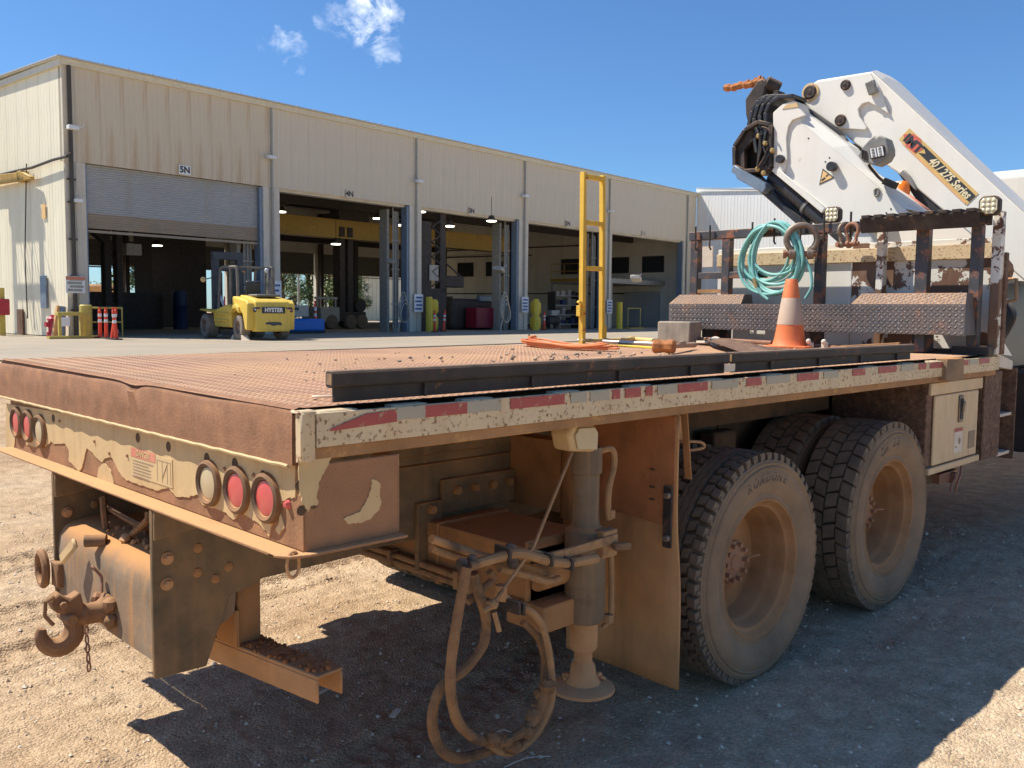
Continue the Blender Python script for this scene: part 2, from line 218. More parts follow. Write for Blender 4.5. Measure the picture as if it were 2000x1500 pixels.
# ---------------------------------------------------------------- mesh builder
ORG = {}
class MB:
    def __init__(s): s.v = []; s.f = []; s.mi = []; s.cur = 0
    def m(s, i): s.cur = i; return s
    def add(s, vs_, fs):
        o = len(s.v); s.v += [tuple(p) for p in vs_]
        for f in fs: s.f.append(tuple(i+o for i in f)); s.mi.append(s.cur)
        return s
    def box(s, x0, x1, y0, y1, z0, z1):
        x0, x1 = min(x0, x1), max(x0, x1); y0, y1 = min(y0, y1), max(y0, y1); z0, z1 = min(z0, z1), max(z0, z1)
        return s.add([(x0,y0,z0),(x1,y0,z0),(x1,y1,z0),(x0,y1,z0),(x0,y0,z1),(x1,y0,z1),(x1,y1,z1),(x0,y1,z1)],
                     [(3,2,1,0),(4,5,6,7),(0,1,5,4),(1,2,6,5),(2,3,7,6),(3,0,4,7)])
    def bar(s, p0, p1, w, h, upv=(0,0,1)):
        p0, p1 = Vector(p0), Vector(p1); d = (p1-p0).normalized(); u = Vector(upv)
        sd_ = d.cross(u)
        if sd_.length < 1e-4: sd_ = d.cross(Vector((1,0,0)))
        sd_.normalize(); u = sd_.cross(d)
        a, b = sd_*w/2, u*h/2
        return s.add([p0-a-b, p0+a-b, p0+a+b, p0-a+b, p1-a-b, p1+a-b, p1+a+b, p1-a+b],
                     [(3,2,1,0),(4,5,6,7),(0,1,5,4),(1,2,6,5),(2,3,7,6),(3,0,4,7)])
    def cyl(s, p0, p1, r0, r1=None, n=16, caps=True):
        r1 = r0 if r1 is None else r1
        p0, p1 = Vector(p0), Vector(p1); d = (p1-p0).normalized()
        a = d.orthogonal().normalized(); b = d.cross(a); V = []; F = []
        for i in range(n):
            t = 2*math.pi*i/n; q = a*math.cos(t)+b*math.sin(t); V += [p0+q*r0, p1+q*r1]
        for i in range(n):
            j = (i+1) % n; F.append((2*i, 2*j, 2*j+1, 2*i+1))
        if caps: F.append(tuple(2*i for i in range(n))[::-1]); F.append(tuple(2*i+1 for i in range(n)))
        return s.add(V, F)
    def tube(s, pts, r, n=8, closed=False, rad=None):
        P = [Vector(p) for p in pts]; k = len(P); V = []; F = []
        T = []
        for i in range(k):
            if closed: t = P[(i+1) % k]-P[i-1]
            else: t = P[min(i+1, k-1)]-P[max(i-1, 0)]
            T.append(t.normalized() if t.length > 1e-9 else Vector((0,0,1)))
        a = T[0].orthogonal().normalized()
        for i in range(k):
            a = (a-T[i]*a.dot(T[i]))
            a = a.normalized() if a.length > 1e-6 else T[i].orthogonal().normalized()
            b = T[i].cross(a); rr = rad[i] if rad else r
            for j in range(n):
                t = 2*math.pi*j/n; V.append(P[i]+(a*math.cos(t)+b*math.sin(t))*rr)
        for i in range(k if closed else k-1):
            i2 = (i+1) % k
            for j in range(n):
                j2 = (j+1) % n; F.append((i*n+j, i*n+j2, i2*n+j2, i2*n+j))
        if not closed: F.append(tuple(range(n))[::-1]); F.append(tuple((k-1)*n+j for j in range(n)))
        return s.add(V, F)
    def lathe(s, prof, org=(0,0,0), axis=(0,0,1), n=24, a0=0.0, a1=2*math.pi):
        o, d = Vector(org), Vector(axis).normalized(); a = d.orthogonal().normalized(); b = d.cross(a); V = []; F = []
        full = abs(a1-a0-2*math.pi) < 1e-6; cnt = n if full else n+1; k = len(prof)
        for i in range(cnt):
            t = a0+(a1-a0)*i/n; q = a*math.cos(t)+b*math.sin(t)
            for r, h in prof: V.append(o+q*r+d*h)
        for i in range(n):
            i2 = (i+1) % cnt
            for j in range(k-1): F.append((i*k+j, i2*k+j, i2*k+j+1, i*k+j+1))
        return s.add(V, F)
    def prism(s, poly, axis, a, b):
        k = len(poly); a, b = min(a, b), max(a, b)
        def P(p, t): return {'X': (t, p[0], p[1]), 'Y': (p[0], t, p[1]), 'Z': (p[0], p[1], t)}[axis]
        ar = sum(poly[i][0]*poly[(i+1) % k][1]-poly[(i+1) % k][0]*poly[i][1] for i in range(k))
        if (ar < 0) != (axis == 'Y'): poly = poly[::-1]
        V = [P(p, a) for p in poly]+[P(p, b) for p in poly]
        F = [tuple(range(k))[::-1], tuple(range(k, 2*k))]+[(i, (i+1) % k, (i+1) % k+k, i+k) for i in range(k)]
        return s.add(V, F)
    def ball(s, c, r, n=10, m=6, sq=(1,1,1), jit=0.0):
        c = Vector(c); V = [c+Vector((0,0,-r*sq[2]))]; F = []
        for i in range(1, m):
            ph = -math.pi/2+math.pi*i/m
            for j in range(n):
                t = 2*math.pi*j/n; k = 1+random.uniform(-jit, jit)
                V.append(c+Vector((math.cos(ph)*math.cos(t)*sq[0], math.cos(ph)*math.sin(t)*sq[1], math.sin(ph)*sq[2]))*r*k)
        V.append(c+Vector((0,0,r*sq[2])))
        for j in range(n):
            j2 = (j+1) % n; F.append((0, 1+j2, 1+j)); F.append((len(V)-1, 1+(m-2)*n+j, 1+(m-2)*n+j2))
            for i in range(m-2): F.append((1+i*n+j, 1+i*n+j2, 1+(i+1)*n+j2, 1+(i+1)*n+j))
        return s.add(V, F)
    def text(s, body, size, M, depth=0.001, align='CENTER', bold=0.0, shear=0.0, sx=1.0):
        cu = bpy.data.curves.new("lettering", 'FONT'); cu.body = body; cu.size = size; cu.align_x = align; cu.align_y = 'CENTER'
        cu.extrude = depth/2; cu.offset = bold; cu.shear = shear; cu.resolution_u = 3
        o = bpy.data.objects.new("lettering", cu); COL.objects.link(o); bpy.context.view_layer.update()
        me = bpy.data.meshes.new_from_object(o.evaluated_get(bpy.context.evaluated_depsgraph_get()))
        s.add([M @ Vector((v.co.x*sx, v.co.y, v.co.z)) for v in me.vertices], [tuple(p.vertices) for p in me.polygons])
        bpy.data.objects.remove(o); bpy.data.curves.remove(cu); bpy.data.meshes.remove(me); return s
    def mesh(s, name, mats, c, smooth=35):
        me = bpy.data.meshes.new(name); me.from_pydata([(p[0]-c[0], p[1]-c[1], p[2]-c[2]) for p in s.v], [], s.f)
        for q in (mats if isinstance(mats, (list, tuple)) else [mats]): me.materials.append(q)
        me.polygons.foreach_set("material_index", s.mi)
        if smooth:
            me.polygons.foreach_set("use_smooth", [True]*len(s.f)); me.set_sharp_from_angle(angle=R(smooth))
        me.validate(); me.update(); return me
    def build(s, name, mats, parent=None, bevel=0.0, seg=1, smooth=35, c=None, label=None):
        if c is None:
            mn = [min(p[i] for p in s.v) for i in range(3)]; mxx = [max(p[i] for p in s.v) for i in range(3)]
            c = tuple((mn[i]+mxx[i])/2 for i in range(3))
            if parent is None: c = (c[0], c[1], mn[2])
        o = bpy.data.objects.new(name, s.mesh(name, mats, c, smooth)); COL.objects.link(o)
        ORG[o] = Vector(c)
        if parent is not None:
            o.parent = parent; o.location = Vector(c)-ORG[parent]
        else: o.location = c
        if bevel > 0:
            b = o.modifiers.new("bevel", 'BEVEL'); b.width = bevel; b.segments = seg; b.limit_method = 'ANGLE'; b.angle_limit = R(40)
        if label: o['label'] = label
        return o
def split_build(mb, name, mats, parent, bevel=0.0, smooth=35):
    """every separate piece of the mesh becomes an object of its own"""
    par = list(range(len(mb.v)))
    def find(i):
        while par[i] != i: par[i] = par[par[i]]; i = par[i]
        return i
    for f in mb.f:
        a = find(f[0])
        for q in f[1:]: par[find(q)] = a
    groups = {}
    for k, f in enumerate(mb.f): groups.setdefault(find(f[0]), []).append(k)
    out = []
    for fs in groups.values():
        n = MB(); idx = {}
        for k in fs:
            for q in mb.f[k]:
                if q not in idx: idx[q] = len(n.v); n.v.append(mb.v[q])
            n.f.append(tuple(idx[q] for q in mb.f[k])); n.mi.append(mb.mi[k])
        out.append(n.build(name, mats, parent, bevel, smooth=smooth))
    return out
def tag(o, label, cat=None, group=None, kind=None):
    if label: o['label'] = label
    if cat: o['category'] = cat
    if group: o['group'] = group
    if kind: o['kind'] = kind
    return o
def root(name, base, label, cat, group=None, loc=None, rz=0.0):
    """an Empty at the base of a thing; base = that point in the coordinates its parts are written in"""
    o = bpy.data.objects.new(name, None); COL.objects.link(o); ORG[o] = Vector(base)
    o.empty_display_size = .1; o.location = base if loc is None else loc; o.rotation_euler = (0, 0, rz)
    return tag(o, label, cat, group)
def copy_tree(o, parent=None):
    c = o.copy(); COL.objects.link(c)
    if parent: c.parent = parent
    for ch in list(o.children): copy_tree(ch, c)
    return c
def inst(o, parent, loc, rot=None, name=None):
    """one more part that shares a mesh"""
    c = bpy.data.objects.new(name or o.name.split('.')[0], o.data); COL.objects.link(c); c.parent = parent
    ORG[c] = Vector(loc); c.location = Vector(loc)-ORG[parent]
    if rot: c.rotation_euler = rot
    for md in o.modifiers:
        if md.type == 'BEVEL':
            b = c.modifiers.new("bevel", 'BEVEL'); b.width = md.width; b.segments = md.segments; b.limit_method = 'ANGLE'; b.angle_limit = md.angle_limit
    return c
def spline(pts, n=8, closed=False):
    P = [Vector(p) for p in pts]; k = len(P); out = []
    for i in range(k if closed else k-1):
        if closed: a, b, c, d = P[i-1], P[i], P[(i+1) % k], P[(i+2) % k]
        else: a, b, c, d = P[max(i-1, 0)], P[i], P[i+1], P[min(i+2, k-1)]
        for j in range(n):
            t = j/n; out.append(0.5*((2*b)+(c-a)*t+(2*a-5*b+4*c-d)*t*t+(3*b-a-3*c+d)*t**3))
    if not closed: out.append(P[-1])
    return out
def frame(o, x, y):
    """matrix whose local x / y run along x / y"""
    x = Vector(x).normalized(); y = Vector(y); y = (y-x*y.dot(x)).normalized(); z = x.cross(y)
    m = Matrix((x, y, z)).transposed().to_4x4(); m.translation = Vector(o); return m
FACE_REAR = ((0,-1,0), (0,0,1))      # lettering on a face that looks to -x
FACE_SIDE = ((1,0,0), (0,0,1))       # lettering on a face that looks to -y
def smoothstep(a, b, x):
    t = max(0, min(1, (x-a)/(b-a))); return t*t*(3-2*t)
from mathutils import noise as NZ

# ================================================================ THE GROUND
BYAW = R(5.42); cb, sb = math.cos(BYAW), math.sin(BYAW)
def bw(u, v, z=0.0): return (u*cb-v*sb, u*sb+v*cb, z)          # building coordinates to world
def axis_vals(a, b, step, lim):
    xs = [a]
    while xs[-1] < b: xs.append(xs[-1]+step)
    s = step; q = xs[-1]; r_ = []
    while q < lim: s *= 1.22; q += s; r_.append(q)
    s = step; q = a; l_ = []
    while q > -lim: s *= 1.22; q -= s; l_.append(q)
    return l_[::-1]+xs+r_
def track(x, y, y0, sl, w):
    d = (y-y0-sl*x)/w
    if abs(d) > 1.4: return 0.0
    lug = math.sin((x*6.2832/0.11)+(2.2 if d > 0 else 0)+d*2.5)
    return 1.9*(-0.012*(1-smoothstep(.75, 1.1, abs(d)))+0.010*math.exp(-((abs(d)-1.18)/.16)**2)+0.005*lug*(1-smoothstep(.7, 1.0, abs(d))))
def ground_z(x, y):
    v = -x*sb+y*cb
    z = 0.535*smoothstep(5.5, 17.0, v)
    r = math.hypot(x-2.2, y-1.2)
    near = 1-smoothstep(6, 14, r)
    if near > 0:
        n = NZ.noise((x*.9, y*.9, .3))*.022+NZ.noise((x*2.7+5, y*2.7, 1.1))*.010
        if r < 5.5:
            n += NZ.noise((x*9, y*9, 2))*.008+NZ.noise((x*22, y*22, 4))*.004+max(0, NZ.noise((x*14+9, y*14, 7))-.2)*.022+max(0, NZ.noise((x*31, y*31, 17))-.1)*.008+NZ.noise((x*.7, (y-.13*x)*11, 21))*.009*(1 if y > -.3 else .4)
            n += track(x, y, 3.15, .10, .13)+track(x, y, 2.55, .10, .13)+track(x, y, 4.2, .16, .15)+track(x, y, .45, .22, .12)
        # under the tyres the ground is pressed flat
        flat = 0
        for tx in (2.28, 3.64):
            flat = max(flat, 1-smoothstep(.2, .5, abs(x-tx))) if -.2 < y < 2.7 else flat
        z += n*near*(1-.8*flat)
        z += .028*smoothstep(2.6, 4.2, x)*(1-smoothstep(5, 8, abs(y-1.2)))
    return z
xs_, ys_ = axis_vals(-1.1, 6.3, .019, 1600), axis_vals(-1.6, 4.4, .020, 1600)
gb = MB(); nx, ny = len(xs_), len(ys_)
gb.v = [(x, y, ground_z(x, y)) for y in ys_ for x in xs_]
gb.f = [(j*nx+i, j*nx+i+1, (j+1)*nx+i+1, (j+1)*nx+i) for j in range(ny-1) for i in range(nx-1)]; gb.mi = [0]*len(gb.f)
m_ground = bpy.data.materials.new("sandy gravel"); m_ground.use_nodes = True
def ground_nodes(m):
    n, l = m.node_tree.nodes, m.node_tree.links; b = n["Principled BSDF"]; b.inputs["Roughness"].default_value = .95; b.inputs["Specular IOR Level"].default_value = .15
    t = n.new("ShaderNodeTexCoord")
    def nz_(sc, det=6, rg=.65):
        q = n.new("ShaderNodeTexNoise"); q.inputs["Scale"].default_value = sc; q.inputs["Detail"].default_value = det; q.inputs["Roughness"].default_value = rg; l.new(t.outputs["Object"], q.inputs["Vector"]); return q.outputs["Fac"]
    def rp(v, stops):
        q = n.new("ShaderNodeValToRGB"); e = q.color_ramp.elements
        e[0].position, e[0].color = stops[0][0], (*stops[0][1], 1); e[1].position, e[1].color = stops[-1][0], (*stops[-1][1], 1)
        for p, c in stops[1:-1]: x = e.new(p); x.color = (*c, 1)
        l.new(v, q.inputs[0]); return q.outputs[0]
    def mx_(f, a, c, bt='MIX'):
        q = n.new("ShaderNodeMix"); q.data_type = 'RGBA'; q.blend_type = bt
        for z, k in ((f, "Factor"), (a, "A"), (c, "B")):
            if isinstance(z, float): q.inputs[k].default_value = z
            else: l.new(z, q.inputs[k])
        return q.outputs["Result"]
    big = rp(nz_(.8), [(.28, (.47, .31, .175)), (.45, (.62, .44, .265)), (.58, (.66, .485, .305)), (.75, (.56, .43, .29))])
    sp_ = n.new("ShaderNodeSeparateXYZ"); l.new(t.outputs["Object"], sp_.inputs[0])
    def mt_(op, a, c_):
        q = n.new("ShaderNodeMath"); q.operation = op
        for i, z in enumerate((a, c_)):
            if isinstance(z, (int, float)): q.inputs[i].default_value = z
            else: l.new(z, q.inputs[i])
        return q.outputs[0]
    # paler ground right of the truck, its tone raised to lift the shade there
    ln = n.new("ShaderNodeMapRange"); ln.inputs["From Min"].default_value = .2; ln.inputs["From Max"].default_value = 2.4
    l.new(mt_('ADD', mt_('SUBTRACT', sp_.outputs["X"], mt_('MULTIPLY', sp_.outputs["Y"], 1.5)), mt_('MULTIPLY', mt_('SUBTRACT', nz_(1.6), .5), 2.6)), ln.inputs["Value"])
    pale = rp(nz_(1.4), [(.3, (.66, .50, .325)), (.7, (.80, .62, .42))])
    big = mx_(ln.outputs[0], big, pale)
    mid = rp(nz_(7), [(.32, (.70, .68, .66)), (.6, (1, 1, 1)), (.8, (1.12, 1.08, 1.0))])
    c = mx_(1.0, big, mid, 'MULTIPLY')
    vo = n.new("ShaderNodeTexVoronoi"); vo.inputs["Scale"].default_value = 95; l.new(t.outputs["Object"], vo.inputs["Vector"])
    sx = n.new("ShaderNodeSeparateColor"); l.new(vo.outputs["Color"], sx.inputs[0])
    grain = rp(sx.outputs[0], [(0.0, (.74, .71, .68)), (.7, (1.0, 1.0, 1.0)), (1.0, (1.2, 1.18, 1.15))])
    c = mx_(.75, c, mx_(1.0, c, grain, 'MULTIPLY'))
    fine = rp(nz_(160, 4), [(.35, (.72, .72, .72)), (.65, (1.12, 1.12, 1.12))]); c = mx_(.8, c, mx_(1.0, c, fine, 'MULTIPLY'))
    l.new(c, b.inputs["Base Color"])
    ad = n.new("ShaderNodeMath"); ad.operation = 'ADD'; l.new(nz_(60, 7, .7), ad.inputs[0])
    q = n.new("ShaderNodeMath"); q.operation = 'MULTIPLY'; q.inputs[1].default_value = -.7; l.new(vo.outputs["Distance"], q.inputs[0]); l.new(q.outputs[0], ad.inputs[1])
    bn = n.new("ShaderNodeBump"); bn.inputs["Strength"].default_value = .9; bn.inputs["Distance"].default_value = .012; l.new(ad.outputs[0], bn.inputs["Height"]); l.new(bn.outputs[0], b.inputs["Normal"])
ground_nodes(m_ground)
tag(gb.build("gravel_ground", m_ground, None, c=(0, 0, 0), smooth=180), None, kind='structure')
# loose stones on the gravel: nobody could count them
st = MB()
for k in range(15000):
    x = random.uniform(-1.0, 6.2); y = random.uniform(-1.5, 6.0)
    if math.hypot(x+1.2, y+2.0) < 1.2: continue
    r = .0035+.010*random.random()**3.2+(.012*random.random() if random.random() < .02 else 0); z = ground_z(x, y)+r*.2; a = random.uniform(0, 6.28); st.m(random.choice((0, 0, 1, 2)))
    e = [(math.cos(a+i*math.pi/2)*r*random.uniform(.6, 1.2), math.sin(a+i*math.pi/2)*r*random.uniform(.6, 1.2)) for i in range(4)]
    st.add([(x+p[0], y+p[1], z+random.uniform(-.2, .2)*r) for p in e]+[(x, y, z+r*random.uniform(.4, .9)), (x, y, z-r*.6)], [(0,1,4),(1,2,4),(2,3,4),(3,0,4),(1,0,5),(2,1,5),(3,2,5),(0,3,5)])
tag(st.build("loose_gravel", [mat("stone tan", (.64,.49,.33), .9), mat("stone pale", (.76,.64,.48), .9), mat("stone grey", (.33,.27,.20), .9)], None, c=(0,0,0), smooth=0), "loose stones scattered over the sandy gravel lot", kind='stuff')
# the concrete apron in front of and inside the workshop
ap = MB().box(-120, 13.25, 17.6, 160, -.4, .548); ap.box(13.25, 58.4, 17.6, 160, -.4, .55); ap.box(58.4, 220, 17.6, 160, -.4, .548)
apron = root("concrete_apron", (0, 0, 0), None, None, loc=(0, 0, 0), rz=BYAW); apron['kind'] = 'structure'
U = [-40+6.1*i for i in range(22)]; V = [17.6, 22.4, 27.2, 31.02]
slab0 = None
for i in range(len(U)-1):                          # poured slabs with saw-cut joints in front of the doors
    for j in range(3):
        w, d = U[i+1]-U[i]-.02, V[j+1]-V[j]-.02; dz = random.uniform(-.002, .003)
        if slab0 is None: slab0 = MB().box(-w/2, w/2, -d/2, d/2, -.02, .012).build("slab", m_concrete, apron, c=(0, 0, 0)); slab0.location = (U[i]+w/2, V[j]+d/2, .552); continue
        s_ = bpy.data.objects.new("slab", slab0.data); COL.objects.link(s_); s_.parent = apron; s_.location = (U[i]+w/2, V[j]+d/2, .552+dz); s_.scale = (1, d/4.78, 1)
ap.build("slab_bed", m_concrete, apron, c=(0, 0, 0))

# ================================================================ THE WORKSHOP
bay = [13.3, 21.88, 30.32, 38.78, 47.3, 57.3]
FV, ZF, ZD, ZE, BV = 31.0, 0.56, 6.76, 10.1, 60.5
def broot(name, base, label, cat, group=None):
    return root(name, base, label, cat, group, loc=bw(*base), rz=BYAW)
W = broot("workshop", (35.8, 46.0, ZF), "long cream metal workshop with five tall open bays under a flat eave", "workshop")
def sheet(w, h, n, dep=.009):
    """ribbed sheet in the xz plane, ribs stand out to -y"""
    b = MB(); p = w/n; xs = []
    for i in range(n):
        x0 = -w/2+i*p
        xs += [(x0, 0), (x0+p*.62, 0), (x0+p*.70, -dep), (x0+p*.86, -dep), (x0+p*.94, 0)]
    xs.append((w/2, 0)); k = len(xs)
    b.v = [(x, y, -h/2) for x, y in xs]+[(x, y, h/2) for x, y in xs]; b.f = [(i, i+1, i+1+k, i+k) for i in range(k-1)]; b.mi = [0]*(k-1)
    return b
# upper cladding: nine ribbed sheets a bay
for bi in range(5):
    u0, u1 = bay[bi]+(.16 if bi else .42), bay[bi+1]-.10; n = 9 if bi < 4 else 10; w = (u1-u0)/n; first = None
    for i in range(n):
        loc = (u0+w*(i+.5), FV, (ZD+ZE)/2)
        if first is None: first = sheet(w-.006, ZE-ZD, 4).build("cladding_sheet", m_cladrust if bi == 0 else m_clad, W, c=(0, 0, 0), smooth=0); first.location = Vector(loc)-ORG[W]; continue
        inst(first, W, loc)
b = MB()
b.box(bay[0], bay[5]+.9, FV+.06, FV+.20, ZD+.05, ZE)                       # backing behind the sheets
for u in bay[1:]: b.box(u-.10, u+.15, FV-.03, FV+.06, ZD, ZE)
b.build("upper_wall", m_inwall, W)
MB().box(bay[0]-.02, bay[0]+.40, FV-.03, FV+.3, ZD-.02, ZE).build("corner_panel", m_clad, W)
# end panel right of bay one, full height
b = sheet(1.3, ZE-ZF, 5); e = b.build("end_sheet", m_clad, W, c=(0, 0, 0), smooth=0); e.location = Vector((58.0, FV-.005, (ZE+ZF)/2))-ORG[W]
# gable wall, sheets that look to -u
gs = None
for i in range(31):
    loc = (bay[0]-.02, FV+.47+.95*i, (ZF+ZE+.02)/2)
    if gs is None:
        gs = sheet(.944, ZE-ZF-.02, 4, .006); gs.v = [(y, -x, z) for x, y, z in gs.v]; gs = gs.build("gable_sheet", m_clad_sunlit, W, c=(0, 0, 0), smooth=0); gs.location = Vector(loc)-ORG[W]; continue
    inst(gs, W, loc)
MB().box(bay[0]+.04, bay[0]+.20, FV+.3, BV, ZF, ZE).build("gable_liner", m_inwall, W)
MB().box(58.3, 58.5, FV+.06, BV, ZF, ZE).build("end_wall", m_inwall, W)
# roof, eave trim and its fixings
MB().prism([(FV-.28, ZE+.16), (FV-.28, ZE+.20), (46, ZE+.40), (BV+.2, ZE+.20), (BV+.2, ZE+.16), (46, ZE+.34)], 'X', bay[0]-.25, 58.9).build("roof", [m_roof], W, smooth=0)
b = MB().box(bay[0]-.06, 58.75, FV-.10, FV+.02, ZE-.05, ZE+.10); b.box(bay[0]-.08, 58.76, FV-.13, FV-.10, ZE+.02, ZE+.18); b.build("eave_trim", m_trim, W, bevel=.01)
b = MB().box(bay[0]-.13, bay[0]-.03, FV-.1, BV, ZE-.10, ZE+.12); b.prism([(FV-.15, ZE+.12), (FV-.15, ZE+.20), (46, ZE+.43), (46, ZE+.31)], 'X', bay[0]-.20, bay[0]-.02); b.build("gable_trim", m_trim, W)
b = MB(); u = bay[0]+.4
while u < 58.6: b.box(u-.03, u+.03, FV-.27, FV-.15, ZE+.205, ZE+.235); u += .94
tag(b.build("roof_screw_caps", m_roof, W), None, kind='stuff')
# pillars between the doors: cream jambs, recessed web, downpipe line
for bi, u in enumerate(bay):
    p = MB()
    if bi == 0: p.box(u+.36, u+.72, FV-.02, FV+.35, ZF, ZD); p.box(u+.0, u+.36, FV+.0, FV+.3, ZF, ZD)
    elif bi == 5: p.box(u-.38, u-.04, FV-.02, FV+.35, ZF, ZD)
    else: p.box(u-.42, u-.12, FV-.04, FV+.34, ZF, ZD); p.box(u+.10, u+.40, FV-.04, FV+.34, ZF, ZD); p.box(u-.12, u+.10, FV+.02, FV+.3, ZF, ZD)
    p.build("door_pillar", m_pillar, W, bevel=.012)
    g = MB()
    if bi > 0: g.box(u-.56 if bi < 5 else u-.50, u-.421 if bi < 5 else u-.381, FV+.02, FV+.42, ZF, ZD-.05)
    if bi < 5: g.box(u+.401 if bi else u+.721, u+.47 if bi else u+.79, FV+.06, FV+.4, ZF, ZD-.05)
    g.build("door_guide", m_jambblue, W)
    if bi in (1, 2, 3, 4):
        j = MB()                                                           # interior guards and pipes by the door track
        j.box(u-.62, u-.95, FV+.55, FV+.63, ZF, ZD-.3); j.box(u-1.20, u-1.05, FV+.75, FV+1.3, ZF, ZD-.2)
        for q in range(3): j.cyl((u-.70-.17*q, FV+.5, ZF+.2), (u-.70-.17*q, FV+.5, ZD-.5+.2*q), .028, n=6)
        for z in (1.9, 3.6, 5.0): j.box(u-1.15, u-.6, FV+.46, FV+.52, z, z+.06)
        j.build("track_guard", m_conduit, W)
    r_ = .075 if bi == 0 else .05
    MB().cyl((u+.20 if bi == 0 else u, FV-.09, ZF+.05 if bi == 0 else ZF+1.9), (u+.20 if bi == 0 else u, FV-.09, ZE-.06), r_, n=8).build("downpipe", m_pipe if bi in (0,) else m_conduit, W)
    if bi == 0:
        b = MB()
        for z in (1.5, 2.7, 4.0, 5.3, 6.1): b.box(u+.06, u+.34, FV-.12, FV-.0, z, z+.05)
        b.build("pipe_bracket", m_pipe, W)
# the pipe run that turns the corner along the gable
b = MB()
run = [(30.346,6.806),(31.464,6.793),(33.16,6.684),(33.644,6.691)]
b.tube([(bay[0]+.2, FV-.09, 7.05)]+[(bay[0]-.2, q[0], q[1]) for q in run]+[(bay[0]-.2, run[-1][0]+3.5, run[-1][1]-.02)], .05, n=8)
b.build("pipe_run", m_pipe, W)
# bay number boards
for body, px_ in (("5N", [(17.874,6.98)][0]), ("4N", [(26.102,6.906)][0]), ("3N", [(34.356,6.877)][0]), ("2N", [(42.888,6.881)][0]), ("1N", [(51.433,6.907)][0])):
    u, z = px_; faded = body == "1N"
    w5 = .25 if body == '5N' else .2; s_ = MB().box(u-w5, u+w5, FV-.07, FV-.036, z-.18, z+.18).build("number_board", m_signwh if body == "5N" else m_clad, W)
    t_ = MB().text(body, .34, frame((u, FV-.075, z), *FACE_SIDE), .006, bold=.012); t_.build("lettering", m_conduit if faded else m_inkdark, s_, smooth=0)
    ORG.setdefault(s_, Vector((u, FV, z)))
# wall floodlights
def wall_lamp(u, z):
    b = MB().box(u-.16, u+.20, FV-.42, FV-.20, z-.07, z+.07); b.bar((u, FV-.05, z-.02), (u+.02, FV-.3, z-.02), .05, .05); b.tube([(u+.2, FV-.3, z), (u+.34, FV-.36, z+.06), (u+.38, FV-.36, z+.2)], .015, n=5)
    o = b.build("wall_floodlight", m_signwh, W, bevel=.02); MB().box(u-.13, u+.17, FV-.432, FV-.421, z-.05, z+.05).build("lens", m_lampglass, o)
for q in [(13.467,7.882),(21.677,7.956),(30.264,7.94),(38.539,8.06),(47.106,7.971)]: wall_lamp(*q)
b = MB(); q = [(13.637,5.38)][0]; b.box(q[0]-.12, q[0]+.14, FV-.3, FV-.02, q[1]-.06, q[1]+.06); b.build("jamb_lamp", m_signwh, W)
# notices on the pillars
for q, big in (([(13.489,2.424)][0], 1), ([(21.869,2.312)][0], 2), ([(30.399,1.986)][0], 0), ([(38.796,2.005)][0], 0), ([(47.366,1.972)][0], 0)):
    u, z = q; w = (.30, .34, .36)[big]; h = (.44, .30, .52)[big]
    s_ = MB().box(u-w, u+w, FV-.17, FV-.15, z-h, z+h).build("notice", m_signwh, W)
    MB().box(u-.04, u+.04, FV-.15, FV-.04, z-.1, z+.1).build("bracket", m_conduit, s_)
    t_ = MB()
    for k in range(4): t_.box(u-w*(.62+.2*(k % 2)), u+w*(.66+.15*((k+1) % 2)), FV-.174, FV-.171, z+h*(.62-.42*k)-.045, z+h*(.62-.42*k)+.045)
    t_.build("print", m_blueink if big != 1 else m_conduit, s_, smooth=0)
    if big == 1: MB().box(u-w, u+w, FV-.176, FV-.172, z+h*.55, z+h*.95).build("red_band", m_warnred, s_)
# shutter of bay five, half lowered: curved slats
def shutter(u0, u1, v, z0, z1, name="roller_shutter", mt=None, p=.085):
    b = MB(); n = int((z1-z0)/p); prof = []
    for i in range(n):
        z = z1-i*p; prof += [(v, z), (v-.022, z-p*.3), (v-.022, z-p*.62), (v, z-p*.86)]
    prof.append((v, z1-n*p)); k = len(prof)
    b.v = [(u0, a, c) for a, c in prof]+[(u1, a, c) for a, c in prof]; b.f = [(i, i+1, i+1+k, i+k) for i in range(k-1)]
    b.mi = [1 if prof[i][1] < z0+.62 else 0 for i in range(k-1)]
    o = b.build(name, mt or [m_shutter, m_shutterrust], W, smooth=0)
    MB().box(u0, u1, v-.05, v+.03, z0-.09, z0+.0).build("bottom_bar", m_shutterrust, o); return o
shutter(bay[0]+.72, bay[1]-.42, FV+.22, 4.42, ZD+.02)
for i in range(1, 5): MB().box(bay[i]+.42, bay[i+1]-.44, FV+.20, FV+.62, ZD-.10, ZD+.5).build("shutter_roll", m_inwall, W)
# rear wall: pillars, liner over the doors, doors lowered halfway
b = MB(); b.box(bay[0], 58.3, BV-.1, BV+.1, 6.3, ZE)
for u in bay[1:]: b.box(u-.32, u+.32, BV-.25, BV+.1, ZF, 6.3)
b.box(bay[0], bay[0]+.8, BV-.1, BV+.1, ZF, 6.3); b.box(57.0, 58.3, BV-.1, BV+.1, ZF, 6.3)
b.build("rear_wall", m_inwall, W)
for i in range(5): shutter(bay[i]+(.8 if i == 0 else .33), bay[i+1]-.33, BV, (4.5, 4.45, 4.6, 4.6, 4.5)[i], 6.4, "rear_shutter", [m_inroof, m_inroof], p=.12)
